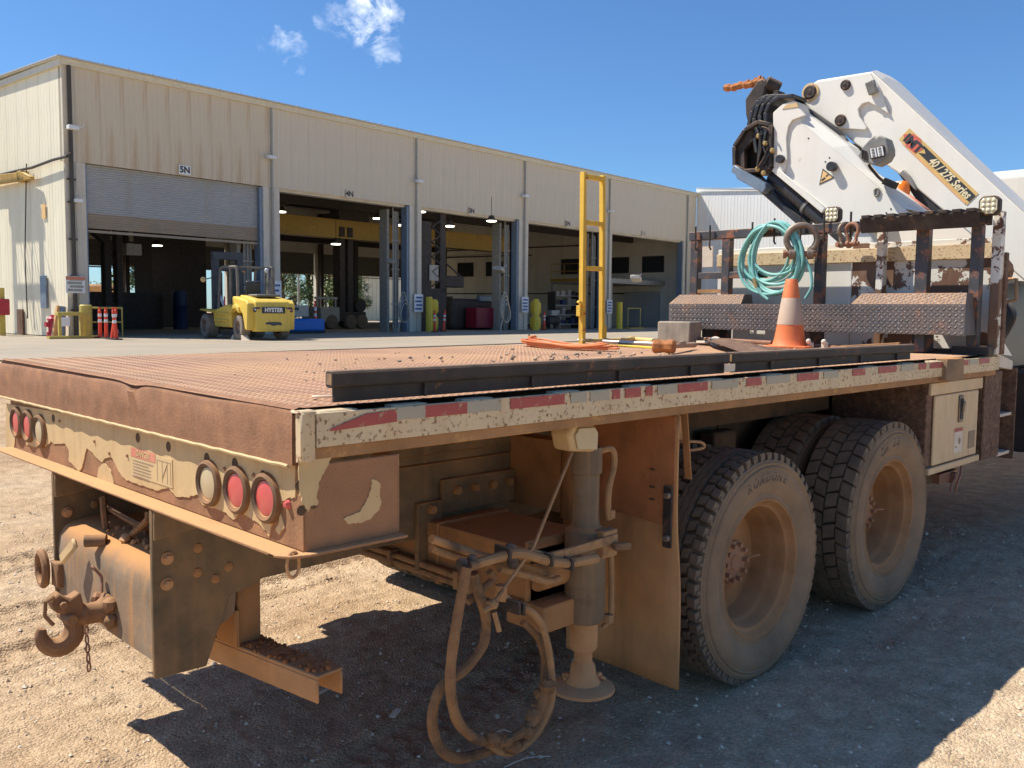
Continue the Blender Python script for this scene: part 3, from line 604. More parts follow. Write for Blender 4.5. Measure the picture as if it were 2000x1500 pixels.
# roof frame inside
b = MB()
for u in bay[1:5]:
    b.box(u-.12, u+.12, FV+.6, BV-.3, ZE-.95, ZE-.55); b.box(u-.14, u+.14, FV+.5, FV+.9, ZF, ZE-.5); b.box(u-.14, u+.14, BV-.7, BV-.3, ZF, ZE-.5); b.box(u-.14, u+.14, 45.4, 45.8, ZF, ZE-.5)
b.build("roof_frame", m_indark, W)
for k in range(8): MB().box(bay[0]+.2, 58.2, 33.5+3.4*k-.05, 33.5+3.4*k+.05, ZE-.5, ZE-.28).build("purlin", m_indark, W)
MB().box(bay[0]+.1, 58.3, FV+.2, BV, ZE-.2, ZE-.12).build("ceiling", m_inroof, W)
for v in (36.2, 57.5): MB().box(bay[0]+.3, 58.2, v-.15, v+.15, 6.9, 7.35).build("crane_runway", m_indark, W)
# lit high-bay lamps
for q in [(27.946,38.7,6.818),(31.211,34.761,6.517),(32.009,33.766,6.178),(33.622,31.834,6.148),(32.691,33.04,6.889),(35.062,30.15,6.439),(29.711,36.381,5.147),(23.641,43.612,4.976)]:
    o = MB().cyl((q[0], q[1], q[2]-.05), (q[0], q[1], q[2]+.22), .24, .12, n=12).build("high_bay_lamp", m_indark, W)
    MB().cyl((q[0], q[1], q[2]-.10), (q[0], q[1], q[2]-.055), .25, n=12).build("lamp_lens", m_lampon, o)
    MB().cyl((q[0], q[1], q[2]+.22), (q[0], q[1], min(ZE-.2, q[2]+1.2)), .015, n=5).build("hanger", m_indark, o)
# windows, door and pipes of the end wall
def inner_window(v, z, w=.95, h=.62):
    o = MB().box(58.24, 58.30, v-w, v+w, z-h, z+h).build("interior_window", m_indark, W); MB().box(58.22, 58.236, v-w+.07, v+w-.07, z-h+.07, z+h-.07).build("pane", m_glass, o)
for v in (53.6, 50.2, 42.0, 37.4, 34.3): inner_window(v, 5.25)
MB().box(58.22, 58.30, 55.2, 57.6, ZF, 2.9).build("interior_door", m_indark, W)
b = MB()
for z, a, c in ((3.05, 34, 58), (6.3, 46, 57), (6.9, 40, 58)): b.cyl((58.2, a, z), (58.2, c, z+.1), .05, n=6)
for v in (52.0, 47.5, 44.0, 39.5): b.cyl((58.2, v, ZF), (58.2, v, 3.1), .05, n=6)
b.build("wall_pipes", m_indark, W)
# mezzanine with yellow rail inside bay one
mz = MB().box(51.0, 58.2, 33.2, 38.4, 3.62, 3.95); mz.box(51.0, 51.2, 38.2, 38.4, ZF, 3.62); mz.box(51.0, 51.2, 33.2, 33.4, ZF, 3.62)
mz = mz.build("mezzanine", m_conduit, W)
b = MB().box(50.95, 51.0, 33.2, 38.4, 3.75, 3.98)
for v in (33.3, 34.6, 35.9, 37.2, 38.3): b.cyl((50.97, v, 3.9), (50.97, v, 5.05), .03, n=6)
for z in (4.5, 5.03): b.cyl((50.97, 33.2, z), (50.97, 38.4, z), .03, n=6)
b.build("guard_rail", m_girder, mz)
sh = MB(); n = 24
for i in range(n): sh.box(57.9+.0, 58.2, 33.6, 36.6, ZF+.11*i, ZF+.11*i+.095)
sh.build("store_shutter", m_shutter, W)
# jamb work lights
for q in [(29.489,31.814,3.994),(37.185,22.535,3.325),(32.842,27.769,3.69)]:
    b = MB().bar((q[0]-.3, q[1]-.2, q[2]+.05), (q[0]+.35, q[1]+.1, q[2]-.1), .5, .22); b.bar((q[0]+.3, q[1], q[2]), (q[0]+.8, q[1]+.1, q[2]+.25), .08, .08)
    b.build("jamb_worklight", m_conduit, W, bevel=.04)
# hose loops hung on two jambs
for q in [(28.356,29.763,1.769),(31.439,26.085,1.814)]:
    b = MB()
    for k in range(4): b.tube([(q[0]+(.26+.05*NZ.noise((k*3.1, 1, 0)))*math.cos(t)*(1.1-.3*math.sin(t)), q[1]-.04*k, q[2]+(.72-.09*k)*math.sin(t)-.09*k) for t in [i*6.2832/20 for i in range(20)]], .026, n=5, closed=True)
    b.tube([(q[0]-.3, q[1]-.1, q[2]-.6), (q[0]-.55, q[1]-.2, q[2]-1.2), (q[0]-.6, q[1]-.3, ZF+.05)], .035, n=5); b.build("air_hose", m_conduit, W)
# yellow jib at the left edge on the gable wall, cover plate, small door plate
j = [(35.509,6.824),(33.684,6.528),(32.991,6.357)]
b = MB().prism([(j[2][0], j[2][1]-.02), (j[2][0], j[2][1]-.12), (j[0][0]+4, j[0][1]-.45), (j[0][0]+4, j[0][1]+.02), (j[1][0], j[1][1]+.03)], 'X', bay[0]-.34, bay[0]-.2); b.box(bay[0]-.34, bay[0]-.02, j[1][0]+.2, j[1][0]+.5, j[1][1]-.3, j[1][1]+.1)
b.build("gable_bracket_beam", m_girder, W, bevel=.02)
c_ = [(32.793,5.352),(32.489,4.836)]; MB().box(bay[0]-.075, bay[0]-.055, c_[1][0], c_[0][0], c_[1][1], c_[0][1]).build("patch_plate", m_warnyel, W)
c_ = [(35.154,1.525),(34.669,0.592)]; MB().box(bay[0]-.12, bay[0]-.05, c_[1][0], c_[0][0], ZF, c_[0][1]).build("brown_panel", m_brownstep, W)
c_ = [(33.005,2.46),(32.553,1.578)]; MB().box(bay[0]-.12, bay[0]-.05, c_[1][0], c_[0][0], c_[1][1], c_[0][1]+.3).build("vent_panel", m_jambblue, W)
c_ = [(33.734,6.886),(34.131,3.521),(34.087,1.185)]; b = MB().tube([(bay[0]-.16, q[0], q[1]) for q in c_], .022, n=6); b.build("wall_conduit", m_pipe, W)

# ---------------------------------------------------------------- things inside and in front of the workshop
CR = broot("bridge_crane", (39, 44, 7.3), "dark yellow overhead bridge crane beam crossing behind bays four and three", "overhead crane")
g0, g1 = [(27.24,6.056)][0], [(45.687,6.048)][0]
zc = (g0[1]+g1[1])/2
MB().box(g0[0]-9, g1[0]+.2, 37.75, 38.25, zc-.45, zc+.5).build("girder", m_girder, CR, bevel=.02)
MB().box(g0[0]-9, g1[0]+.2, 37.55, 38.45, zc-.53, zc-.45).build("lower_flange", m_girder, CR)
MB().box(36.6, 39.4, 37.6, 38.6, zc+.5, zc+1.0).build("trolley", m_indark, CR, bevel=.03); MB().box(37.0, 37.3, 37.7, 38.3, zc+1, zc+1.9).build("trolley_post", m_indark, CR); MB().box(31, 33.2, 37.7, 38.5, zc+.5, zc+1.1).build("trolley", m_indark, CR, bevel=.03)

def delineator(name, u, v, lean=(0, 0), label="", h=1.07):
    o = broot(name, (u, v, ZF), label, "delineator post", "red orange delineator posts")
    t = (u+lean[0], v+lean[1], ZF+h)
    def at(k): return tuple(a+(c-a)*k for a, c in zip((u, v, ZF), t))
    MB().cyl((u, v, ZF), (u, v, ZF+.05), .20, .18, n=10).build("base", m_indark, o)
    MB().tube([at(.03), at(.9), at(.93), at(.97), at(1)], .055, n=10, rad=[.065, .055, .03, .05, .045]).build("post", m_delin, o)
    for a, c in ((.52, .62), (.70, .80)): MB().cyl(at(a), at(c), .061, n=10).build("reflective_band", m_refl, o)
    return o
dl = [(13.509,29.133),(13.551,28.778),(13.34,27.955),(13.227,27.412)]
delineator("delineator", *dl[0], label="red delineator post upright beside the yellow bollard, nearest it")
delineator("delineator", *dl[1], label="red delineator post upright second from the yellow bollard")
delineator("delineator", *dl[2], lean=(.16, .0), label="red delineator post leaning right against the white rack")
delineator("delineator", *dl[3], lean=(-.1, 0), label="red delineator post farthest from the yellow bollard, tilted left")
dd = [(30.384,29.697),(31.548,30.237),(39.594,30.06)]
delineator("delineator", *dd[0], label="orange delineator post touching the yellow bollard in the third bay")
delineator("delineator", *dd[1], lean=(.12, 0), label="slanting red delineator post right of the third bay's bollard")
delineator("delineator", *dd[2], label="thin red delineator post inside the second bay beside the yellow drums")
q = [(13.896,29.56)][0]
rk = broot("sign_rack", (q[0], q[1]+.5, ZF), "low white and yellow pipe rack behind the red delineator posts", "rack")
b = MB()
for du in (-.5, .85): b.cyl((q[0]+du, q[1]+.45, ZF), (q[0]+du, q[1]+.45, ZF+1.08), .025, n=6)
for z in (.55, 1.05): b.cyl((q[0]-.5, q[1]+.45, ZF+z), (q[0]+.85, q[1]+.45, ZF+z), .025 if z < 1 else .04, n=6)
b.build("pipe_frame", m_safetyold, rk)
for du in (-.45, .5): MB().ball((q[0]+du, q[1]+.3, ZF+.2), .14, 8, 6).build("float", m_hydcap, rk)
q = [(13.382,29.884)][0]
o = broot("bollard", (q[0], q[1], ZF), "fat weathered yellow bollard at the workshop's near corner", "bollard", "yellow bollards at the bay doors")
MB().lathe([(0, 1.16), (.17, 1.16), (.205, 1.12), (.205, 0)], (q[0], q[1], ZF), n=16).build("sleeve", m_safetyold, o); MB().cyl((q[0], q[1], ZF), (q[0], q[1], ZF+.08), .23, n=12).build("base_ring", m_safety, o)
for p_, r_, h_, lb in (([(30.877,30.583)][0], .17, 1.75, "yellow bollard just inside the third bay beside the orange post"), ([(38.037,29.456)][0], .17, 1.75, "yellow bollard inside the second bay by stacked yellow drums"), ([(46.751,29.684)][0], .2, 1.7, "plain yellow bollard standing alone in the first bay")):
    o = broot("bollard", (p_[0], p_[1], ZF), lb, "bollard", "yellow bollards at the bay doors")
    MB().lathe([(0, h_), (r_*.8, h_), (r_, h_-.05), (r_, 0)], (p_[0], p_[1], ZF), n=14).build("sleeve", m_safety, o); MB().cyl((p_[0], p_[1], ZF), (p_[0], p_[1], ZF+.03), r_+.06, n=12).build("base_ring", m_safetyold, o)
for p_, lb in (([(31.235,30.398)][0], "two yellow drums stacked behind the orange post in the third bay"), ([(38.262,29.345)][0], "two round yellow drums stacked beside the second bay's bollard")):
    o = broot("barrier_drum", (p_[0], p_[1]+.3, ZF), lb, "barrier drum")
    for k in range(2): MB().lathe([(0, .82), (.22, .8), (.30, .66), (.30, .2), (.2, .04), (0, 0)], (p_[0], p_[1]+.3, ZF+.82*k), n=14).build("drum", m_safety, o)
q = [(12.776,29.599)][0]
o = broot("yellow_stand", (q[0], q[1], ZF), "yellow steel stand with a white card, on the ground by the workshop corner", "stand")
b = MB()
for du in (-.42, .3): b.box(q[0]+du-.05, q[0]+du+.05, q[1]-.05, q[1]+.05, ZF, ZF+.85)
b.box(q[0]-.52, q[0]+.42, q[1]-.12, q[1]+.12, ZF+.78, ZF+.90); b.build("frame", m_safetyold, o, bevel=.01)
MB().box(q[0]-.40, q[0]-.12, q[1]-.10, q[1]-.07, ZF+.42, ZF+.72).build("card", m_signwh, o); MB().box(q[0]-.95, q[0]+.85, q[1]-.42, q[1]-.22, ZF, ZF+.10).build("kerb_block", m_safetyold, o)
q = [(12.829,31.264)][0]
o = broot("fire_hydrant", (q[0], q[1], ZF), "red fire hydrant with a pink outlet cap beside the gable wall", "hydrant")
MB().lathe([(0, .80), (.06, .79), (.10, .70), (.16, .66), (.18, .60), (.14, .58), (.14, .2), (.2, .18), (.2, 0)], (q[0], q[1], ZF), n=14).build("barrel", m_hydrant, o)
b = MB().cyl((q[0], q[1], ZF+.34), (q[0]+.30, q[1]-.2, ZF+.28), .13, n=12); b.build("outlet_cap", m_hydcap, o); MB().cyl((q[0], q[1], ZF+.45), (q[0]-.25, q[1], ZF+.45), .09, n=10).build("side_outlet", m_hydrant, o)
q = [(12.918,30.86)][0]
o = broot("folded_barricade", (q[0], q[1], ZF), "orange folded barricade boards leaning on the gable wall by the hydrant", "barricade")
MB().bar((q[0]-.1, q[1]+.2, ZF), (q[0]+.12, q[1]+.25, ZF+1.1), .10, .25).build("board", m_decalor, o); MB().bar((q[0]+.12, q[1]+.1, ZF), (q[0]+.22, q[1]+.2, ZF+1.08), .12, .22).build("dark_board", m_jambblue, o)
q = [(12.261,34.183)][0]
o = broot("alarm_post", (q[0], q[1], ZF), "yellow post carrying a red box at the left edge", "alarm post")
MB().box(q[0]-.1, q[0]+.1, q[1]-.1, q[1]+.1, ZF, ZF+1.75).build("post", m_safetyold, o); MB().box(q[0]-.25, q[0]+.22, q[1]-.24, q[1]-.1, ZF+.75, ZF+1.35).build("red_box", m_hydrant, o, bevel=.03)
# gate frame in bay one
q = [(49.274,30.187)][0]
o = broot("yellow_barrier", (q[0], q[1], ZF), "thin yellow tube barrier frame standing in the first bay", "barrier")
b = MB()
for du in (-.75, .75): b.cyl((q[0]+du, q[1], ZF), (q[0]+du, q[1], ZF+1.35), .03, n=6)
b.cyl((q[0]-.75, q[1], ZF+1.33), (q[0]+.75, q[1], ZF+1.33), .03, n=6); b.build("tube_frame", m_safetyold, o); MB().box(q[0]-.9, q[0]+.9, q[1]-.3, q[1]+.3, ZF, ZF+.08).build("plinth", m_girder, o)
# tool chest, bins, benches along the end wall of bay three
q = [(37.243,32.584)][0]
o = broot("tool_chest", (q[0], q[1], ZF), "dark red tool chest on the floor of the third bay", "tool chest")
MB().box(q[0]-1.1, q[0]+.75, q[1]-.4, q[1]+.4, ZF+.12, ZF+1.25).build("cabinet", m_redbox, o, bevel=.02); MB().box(q[0]+.76, q[0]+1.35, q[1]-.4, q[1]+.4, ZF+.1, ZF+1.25).build("side_locker", m_redbox, o, bevel=.02)
b = MB()
for k in range(4): b.box(q[0]-1.05, q[0]+.7, q[1]-.42, q[1]-.401, ZF+.2+.26*k, ZF+.42+.26*k)
b.build("drawer", m_redbox, o)
for k, du in enumerate((0, .75, 1.55)):
    q = [(36.526,34.352)][0]
    o = broot("bin", (q[0]+du, q[1], ZF), ("first dark blue bin from the left in the third bay", "middle dark blue bin in the third bay", "dark blue bin next to the red tool chest")[k], "bin", "dark blue bins in the third bay")
    MB().lathe([(.26, 0), (.32, 1.0), (.34, 1.0)], (q[0]+du, q[1], ZF), n=12).build("body", m_binblue, o); MB().lathe([(0, 1.10), (.25, 1.08), (.35, 1.0)], (q[0]+du, q[1], ZF), n=12).build("lid", m_binblue, o)
q = [(37.24,33.18,1.484)][0]
o = broot("covered_machine", (q[0], q[1], ZF), "low machine under a dark cover behind the red tool chest", "machine")
MB().box(q[0]-2.0, q[0]+2.2, q[1], q[1]+1.4, ZF, ZF+1.75).build("body", m_indark, o, bevel=.3, seg=3); MB().box(q[0]+.3, q[0]+1.7, q[1]-.05, q[1]+.3, ZF+1.6, ZF+1.95).build("hood", m_jambblue, o, bevel=.05)
# dark drill mast assembly just inside bay three
q = [(32.204,31.552,2.852)][0]
o = broot("drill_mast", (q[0], q[1], ZF), "tall dark drill mast with a square plate inside the third bay", "drill mast")
b = MB().box(q[0]-1.1, q[0]+.9, q[1], q[1]+.9, ZF, ZF+2.2); b.box(q[0]-1.1, q[0]-.2, q[1], q[1]+.8, ZF+2.2, ZF+5.6); b.box(q[0]+.45, q[0]+.85, q[1], q[1]+.4, ZF+2.0, ZF+6.2); b.build("mast", m_indark, o)
b = MB()
for k in range(9): b.bar((q[0]+.45 if k % 2 else q[0]-.2, q[1]-.03, ZF+2.3+.38*k), (q[0]-.2 if k % 2 else q[0]+.45, q[1]-.03, ZF+2.3+.38*(k+1)), .06, .06)
b.build("lattice", m_indark, o); MB().box(q[0]+.85, q[0]+2.3, q[1], q[1]+.6, ZF+2.3, ZF+2.9).build("feed_table", m_indark, o, bevel=.05)
MB().box(q[0]-.4, q[0]+.25, q[1]-.06, q[1]-.03, ZF+2.6, ZF+3.4).build("plate", m_conduit, o)
MB().bar((q[0]+.8, q[1]+.2, ZF+3.7), (q[0]+2.2, q[1]+.2, ZF+2.9), .07, .07).build("stay", m_indark, o)
# shelving, compressor and a parked cart inside bay two
q = [(45.428,32.756,1.326)][0]
o = broot("steel_shelf", (q[0], q[1], ZF), "dark steel shelf with boxes inside the second bay", "shelf")
for du in (-1.25, 1.25): MB().box(q[0]+du-.05, q[0]+du+.05, q[1], q[1]+.6, ZF, ZF+2.3).build("upright", m_indark, o)
for k in range(4): MB().box(q[0]-1.2, q[0]+1.2, q[1], q[1]+.6, ZF+.25+.6*k, ZF+.30+.6*k).build("shelf_board", m_conduit, o)
rnd_ = random.Random(2)
for k in range(4):
    u = q[0]-1.1
    while u < q[0]+.9: w = rnd_.uniform(.25, .5); MB().box(u, u+w, q[1]+.05, q[1]+.5, ZF+.30+.6*k, ZF+.30+.6*k+rnd_.uniform(.2, .45)).build("box", rnd_.choice((m_conduit, m_indark, m_binblue, m_woodold)), o); u += w+rnd_.uniform(.04, .3)
q = [(43.187,32.268,1.013)][0]
o = broot("air_compressor", (q[0], q[1], ZF), "small dark wheeled compressor on the floor of the second bay", "compressor")
MB().cyl((q[0]-.6, q[1], ZF+.5), (q[0]+.6, q[1], ZF+.5), .28, n=14).build("tank", m_indark, o, bevel=.05); MB().box(q[0]-.3, q[0]+.3, q[1]-.2, q[1]+.2, ZF+.8, ZF+1.15).build("motor", m_conduit, o, bevel=.04)
for du in (-.4, .4): MB().cyl((q[0]+du, q[1]-.3, ZF+.16), (q[0]+du, q[1]-.24, ZF+.16), .16, n=12).build("wheel", m_rubber, o)
# truck-mounted drill inside bay four
q = [(30.506,38.097,1.468)][0]
o = broot("drill_truck", (q[0], q[1], ZF), "small white bodied truck with a dark drilling mast parked in the fourth bay", "drill truck")
MB().box(q[0]-1.1, q[0]+.22, q[1]-.8, q[1]+.9, ZF+.36, ZF+1.2).build("service_body", m_conduit, o, bevel=.05); MB().box(q[0]+.22, q[0]+2.1, q[1]-.8, q[1]+.9, ZF+.4, ZF+.95).build("deck", m_indark, o, bevel=.05)
rk_ = MB().box(q[0]-1.3, q[0]+.2, q[1]-.6, q[1]-.5, ZF+1.62, ZF+1.74)
for du in (-1.2, -.6, .05): rk_.box(q[0]+du, q[0]+du+.08, q[1]-.6, q[1]-.52, ZF+1.2, ZF+1.62)
rk_.build("load_rack", m_conduit, o)
b = MB()
for du in (.55, 1.12): b.box(q[0]+du, q[0]+du+.36, q[1]-.4, q[1]+.2, ZF+.9, ZF+5.6)
for k in range(9): b.box(q[0]+.85, q[0]+1.2, q[1]-.2, q[1], ZF+1+.5*k, ZF+1.12+.5*k)
b.build("mast", m_indark, o); MB().cyl((q[0]+1.95, q[1]-.5, ZF+1.3), (q[0]+1.95, q[1]-.2, ZF+1.3), .38, n=18).build("reel", m_indark, o)
for du, dv in ((-.35, -.85), (1.0, -.85), (1.8, -.85), (-.35, .6), (1.8, .6)): MB().cyl((q[0]+du, q[1]+dv, ZF+.4), (q[0]+du, q[1]+dv+.3, ZF+.4), .4, n=18).build("wheel", m_rubber, o, bevel=.04)
# blue tank with a white unit on it
q = [(23.277,30.453)][0]
o = broot("blue_tank", (q[0], q[1], ZF), "bright blue tank trailer with a white unit on top beside the forklift", "tank")
MB().box(q[0]-1.0, q[0]+1.0, q[1], q[1]+1.1, ZF+.10, ZF+.66).build("tank", m_blue, o, bevel=.1, seg=2)
MB().box(q[0]-1.0, q[0]+.15, q[1]+.05, q[1]+1.05, ZF+.74, ZF+1.24).build("white_unit", m_conduit, o, bevel=.03); MB().box(q[0]-.65, q[0]-.4, q[1]+.03, q[1]+.049, ZF+1.02, ZF+1.14).build("panel", m_inkdark, o)
b = MB().box(q[0]-1.2, q[0]+1.1, q[1]+.1, q[1]+1, ZF+.02, ZF+.12); b.build("skid", m_indark, o)
delineator("delineator", *[(24.114,30.96)][0], label="dark red delineator post standing against the blue tank", h=1.45)
# dark skid blocking bay five
q = [(24.299,45.957,5.025),(26.364,43.495,5.056)]; q2 = [(19.16,42.38,2.316),(22.936,37.876,2.372)]
o = broot("dark_container", (q[0][0]+2, q[0][1], ZF), "dark container block deep inside the fifth bay", "container")
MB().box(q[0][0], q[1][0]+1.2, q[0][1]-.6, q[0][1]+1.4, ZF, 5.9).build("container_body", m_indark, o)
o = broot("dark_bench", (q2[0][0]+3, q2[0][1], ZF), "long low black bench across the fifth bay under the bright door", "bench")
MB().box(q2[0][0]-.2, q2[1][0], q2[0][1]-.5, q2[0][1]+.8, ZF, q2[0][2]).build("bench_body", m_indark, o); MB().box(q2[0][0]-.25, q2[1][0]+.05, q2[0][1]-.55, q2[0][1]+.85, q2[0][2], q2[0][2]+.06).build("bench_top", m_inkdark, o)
q = [(23.155,40.619,1.411)][0]; o = broot("blue_drum", (q[0], q[1], ZF), "dark blue drum in the fifth bay behind the forklift mast", "drum"); MB().lathe([(0, 1.9), (.35, 1.9), (.36, 1.2), (.38, 1.18), (.36, 1.15), (.36, 0)], (q[0], q[1], ZF), n=16).build("shell", m_binblue, o); MB().cyl((q[0], q[1], ZF+1.9), (q[0], q[1], ZF+1.93), .3, n=14).build("lid", m_binblue, o)
q = [(18.087,37.437,2.536)][0]; o = broot("lift_post", (q[0], q[1], ZF), "dark twin post machine silhouetted against the bright rear door of the fifth bay", "machine")
b = MB()
for du in (-.27, .27): b.box(q[0]+du-.12, q[0]+du+.12, q[1]-.2, q[1]+.2, ZF, ZF+6.3)
for k in range(8): b.box(q[0]-.25, q[0]+.25, q[1]-.05, q[1]+.05, ZF+1.2+.6*k, ZF+1.3+.6*k)
b.build("posts", m_indark, o); MB().bar((q[0]-.3, q[1], ZF+4.0), (q[0]-.85, q[1], ZF+4.45), .4, .3).build("arm", m_indark, o); MB().box(q[0]+.6, q[0]+1.3, q[1]-.2, q[1]+.2, ZF+3.4, ZF+3.9).build("lamp", m_conduit, o)
# out-of-frame pylon frame that throws the ladder-like shadow on the gable wall
ug = bay[0]-.06
def cast(v, z, t): # point in the air whose shadow lands on the gable at (v, z)
    sl = (SUN.x*cb+SUN.y*sb, -SUN.x*sb+SUN.y*cb, SUN.z); return (ug-sl[0]*t, v-sl[1]*t, z-sl[2]*t)
sh_ = [(35.527,5.03),(35.506,5.281),(33.085,4.889),(33.054,5.314),(35.894,0.644),(33.136,0.666)]
T = 7.0
A0, A1, B0, B1 = cast(sh_[0][0], .0, T), cast(sh_[0][0], sh_[1][1], T), cast(sh_[2][0], .0, T), cast(sh_[2][0], sh_[3][1], T)
o = broot("utility_frame", (A0[0], (A0[1]+B0[1])/2, ZF), "steel H frame carrying cables beyond the left edge, seen by its shadow", "utility frame")
b = MB()
for a, c in ((A0, A1), (B0, B1)): b.cyl((a[0], a[1], ZF), (a[0], a[1], c[2]), .10, n=10)
b.build("poles", m_conduit, o)
za = cast(sh_[0][0], [(34.242,4.842)][0][1], T)[2]; MB().box(A0[0]-.15, A0[0]+.15, B0[1]-.1, A0[1]+.1, za-.27, za+.27).build("cross_beam", m_conduit, o)
zb = cast(sh_[0][0], [(33.99,2.28)][0][1], T)[2]; MB().box(A0[0]-.08, A0[0]+.08, B0[1]-.9, A0[1]+.1, zb-.1, zb+.1).build("lower_beam", m_conduit, o)
b = MB(); s0 = [(35.887,6.416),(35.414,6.377),(35.18,6.358),(34.95,6.32),(34.674,6.297),(34.403,6.256),(34.222,6.241),(33.911,6.197)]; s1 = [(34.666,0.632),(34.026,0.646),(33.756,0.652),(33.577,0.656),(33.224,0.664),(33.046,0.706),(32.862,0.861),(31.793,1.619)]
for p, q in zip(s0, s1): b.cyl(cast(p[0], p[1], T-3), cast(q[0], q[1], T-3), .02, n=5)
b.build("cables", m_conduit, o)

# ---------------------------------------------------------------- buildings and trees beyond
o = broot("white_warehouse", (66, 22, ZF), "white metal warehouse wall beyond the right end of the workshop", "warehouse")
wt = [(30.962,10.529),(27.415,10.294),(24.395,10.131),(10.394,8.691)]            # eave line of the wing, falling toward the camera
def wing_top(v):
    for a, c in zip(wt, wt[1:]):
        if v >= c[0] or c is wt[-1]: return a[1]+(c[1]-a[1])*(v-a[0])/(c[0]-a[0])
v = 31.0
while v > 8:
    h = wing_top(v-.5)-ZF-.03; b = sheet(.994, h, 4); b.v = [(y, -x, z) for x, y, z in b.v]
    k = b.build("wall_sheet", m_farwhite, o, c=(0, 0, 0), smooth=0); k.location = (58.72-66, v-.5-22, h/2); v -= 1.0
b = MB()
for a, c in ((31.0, 24.0), (24.0, 16.0), (16.0, 7.9)): b.bar((58.68, a, wing_top(a)+.02), (58.68, c, wing_top(c)+.02), .12, .22)
b.build("eave_trim", m_farwhite, o); za, zb = wing_top(31.0)+.14, wing_top(7.9)+.14
b = MB(); b.add([(58.6, 31, za), (58.6, 7.9, zb), (84, 7.9, zb), (84, 31, za), (58.6, 31, za+.06), (58.6, 7.9, zb+.06), (84, 7.9, zb+.06), (84, 31, za+.06)], [(0,1,2,3),(7,6,5,4),(4,5,1,0),(5,6,2,1),(6,7,3,2),(7,4,0,3)]); b.build("roof", m_roof, o)
o = broot("far_shed", (60, 78, ZF), "low pale shed seen through the rear door of the fourth bay", "shed")
q = [(61.4,71.742,3.211)][0]
b = sheet(16, 5.2, 30, .06); e = b.build("shed_wall", m_clad_sunlit, o, c=(0, 0, 0), smooth=0); e.location = Vector((q[0]+8.5, q[1], ZF+2.6))-ORG[o]
MB().prism([(q[1]-.4, ZF+5.2), (q[1]+6, ZF+7.2), (q[1]+12, ZF+5.2)], 'X', q[0]+.2, q[0]+17).build("roof", m_roof, o); MB().box(q[0]+4.2, q[0]+8, q[1]+8, q[1]+14, ZF, ZF+9.0).build("tall_block", m_clad_sunlit, o)
for k, px_ in enumerate([(52.975,70.69,1.804),(56.384,66.623,1.855)]):
    o = broot("lamp_pole", (px_[0], px_[1], ZF), ("thin grey pole behind the rear door left of the drill truck", "thin grey pole behind the drill mast")[k], "pole")
    MB().cyl((px_[0], px_[1], ZF), (px_[0], px_[1], ZF+8), .12, .08, n=8).build("shaft", m_conduit, o); MB().bar((px_[0], px_[1], ZF+7.9), (px_[0]+1.2, px_[1], ZF+8.1), .1, .08).build("arm", m_conduit, o)
q = [(31.617,68.236,3.112)][0]; o = broot("yellow_loader", (q[0], q[1], ZF), "orange yellow machine roof glimpsed through the rear door of the fifth bay", "machine")
MB().box(q[0]-2, q[0]+1.6, q[1]-1, q[1]+1, q[2]-1.2, q[2]+.25).build("cab_roof", m_decalor, o, bevel=.2); MB().box(q[0]-3, q[0]+2, q[1]-1.2, q[1]+1.2, ZF, q[2]-1.2).build("body", m_indark, o, bevel=.2)
def tree(u, v, h, r, label, mt, seed):
    rnd = random.Random(seed)
    o = broot("tree", (u, v, ZF-.1), label, "tree", "trees behind the workshop")
    t = MB(); t.tube([(u, v, ZF-.1), (u+.1, v, ZF+h*.3), (u-.1, v+.1, ZF+h*.55), (u, v, ZF+h*.8)], .2, n=8, rad=[.28, .2, .14, .05])
    cl = []
    for k in range(16):
        a = rnd.uniform(0, 6.28); hh = rnd.uniform(.22, 1.0); rr = r*math.sqrt(rnd.random())*(1.05-.75*abs(hh-.5))
        c = Vector((u+math.cos(a)*rr, v+math.sin(a)*rr, ZF+h*hh)); cl.append((c, r*rnd.uniform(.26, .46)))
        t.tube([(u, v, ZF+h*min(.75, hh*.7)), (u+(c.x-u)*.5, v+(c.y-v)*.5, ZF+h*hh*.85), c], .05, n=5, rad=[.10, .06, .02])
    t.build("trunk", m_bark, o)
    f = MB()
    for c, cr in cl:
        for k in range(210):
            d = Vector((rnd.gauss(0, 1), rnd.gauss(0, 1), rnd.gauss(0, .8))).normalized()*cr*rnd.uniform(.45, 1.08)
            p = c+d; s = rnd.uniform(.09, .2); a = Vector((rnd.gauss(0, 1), rnd.gauss(0, 1), rnd.gauss(0, 1))).normalized(); e = a.orthogonal().normalized()*s
            f.m(rnd.choice((0, 0, 1))).add([p-a*s, p+e*.55, p+a*s, p-e*.55], [(0, 1, 2, 3)])
    f.build("crown", [mt, m_leaf2], o, smooth=0)
for k, (px_, h, r, lb) in enumerate((([(54.414,75.221,1.796)][0], 7.5, 3.4, "bushy tree behind the rear door, leftmost in the fourth bay"), ([(58.684,76.377,1.83)][0], 8.2, 3.2, "pale green tree between the grey pole and the rear pillar"), ([(58.793,73.122,1.847)][0], 6.6, 3.0, "low tree with sky above it behind the drill truck"), ([(56.981,69.035,1.849)][0], 8.4, 2.6, "dark tree just left of the drilling mast"), ([(61.986,72.437,1.879)][0], 7.4, 2.4, "tree beside the pale shed behind the drilling mast"), ([(40.563,80.808,1.642)][0], 7.2, 1.8, "palm like dark tree in the rear door of the fifth bay"), ([(66.253,89.217,1.84)][0], 9.5, 4.2, "tall tree farthest back beyond the fourth bay"), ([(51.315,107.035,1.618)][0], 3.2, 3.0, "low bush on the horizon behind the fifth bay"))):
    tree(px_[0], px_[1], h, r, lb, m_leaf, 40+k)

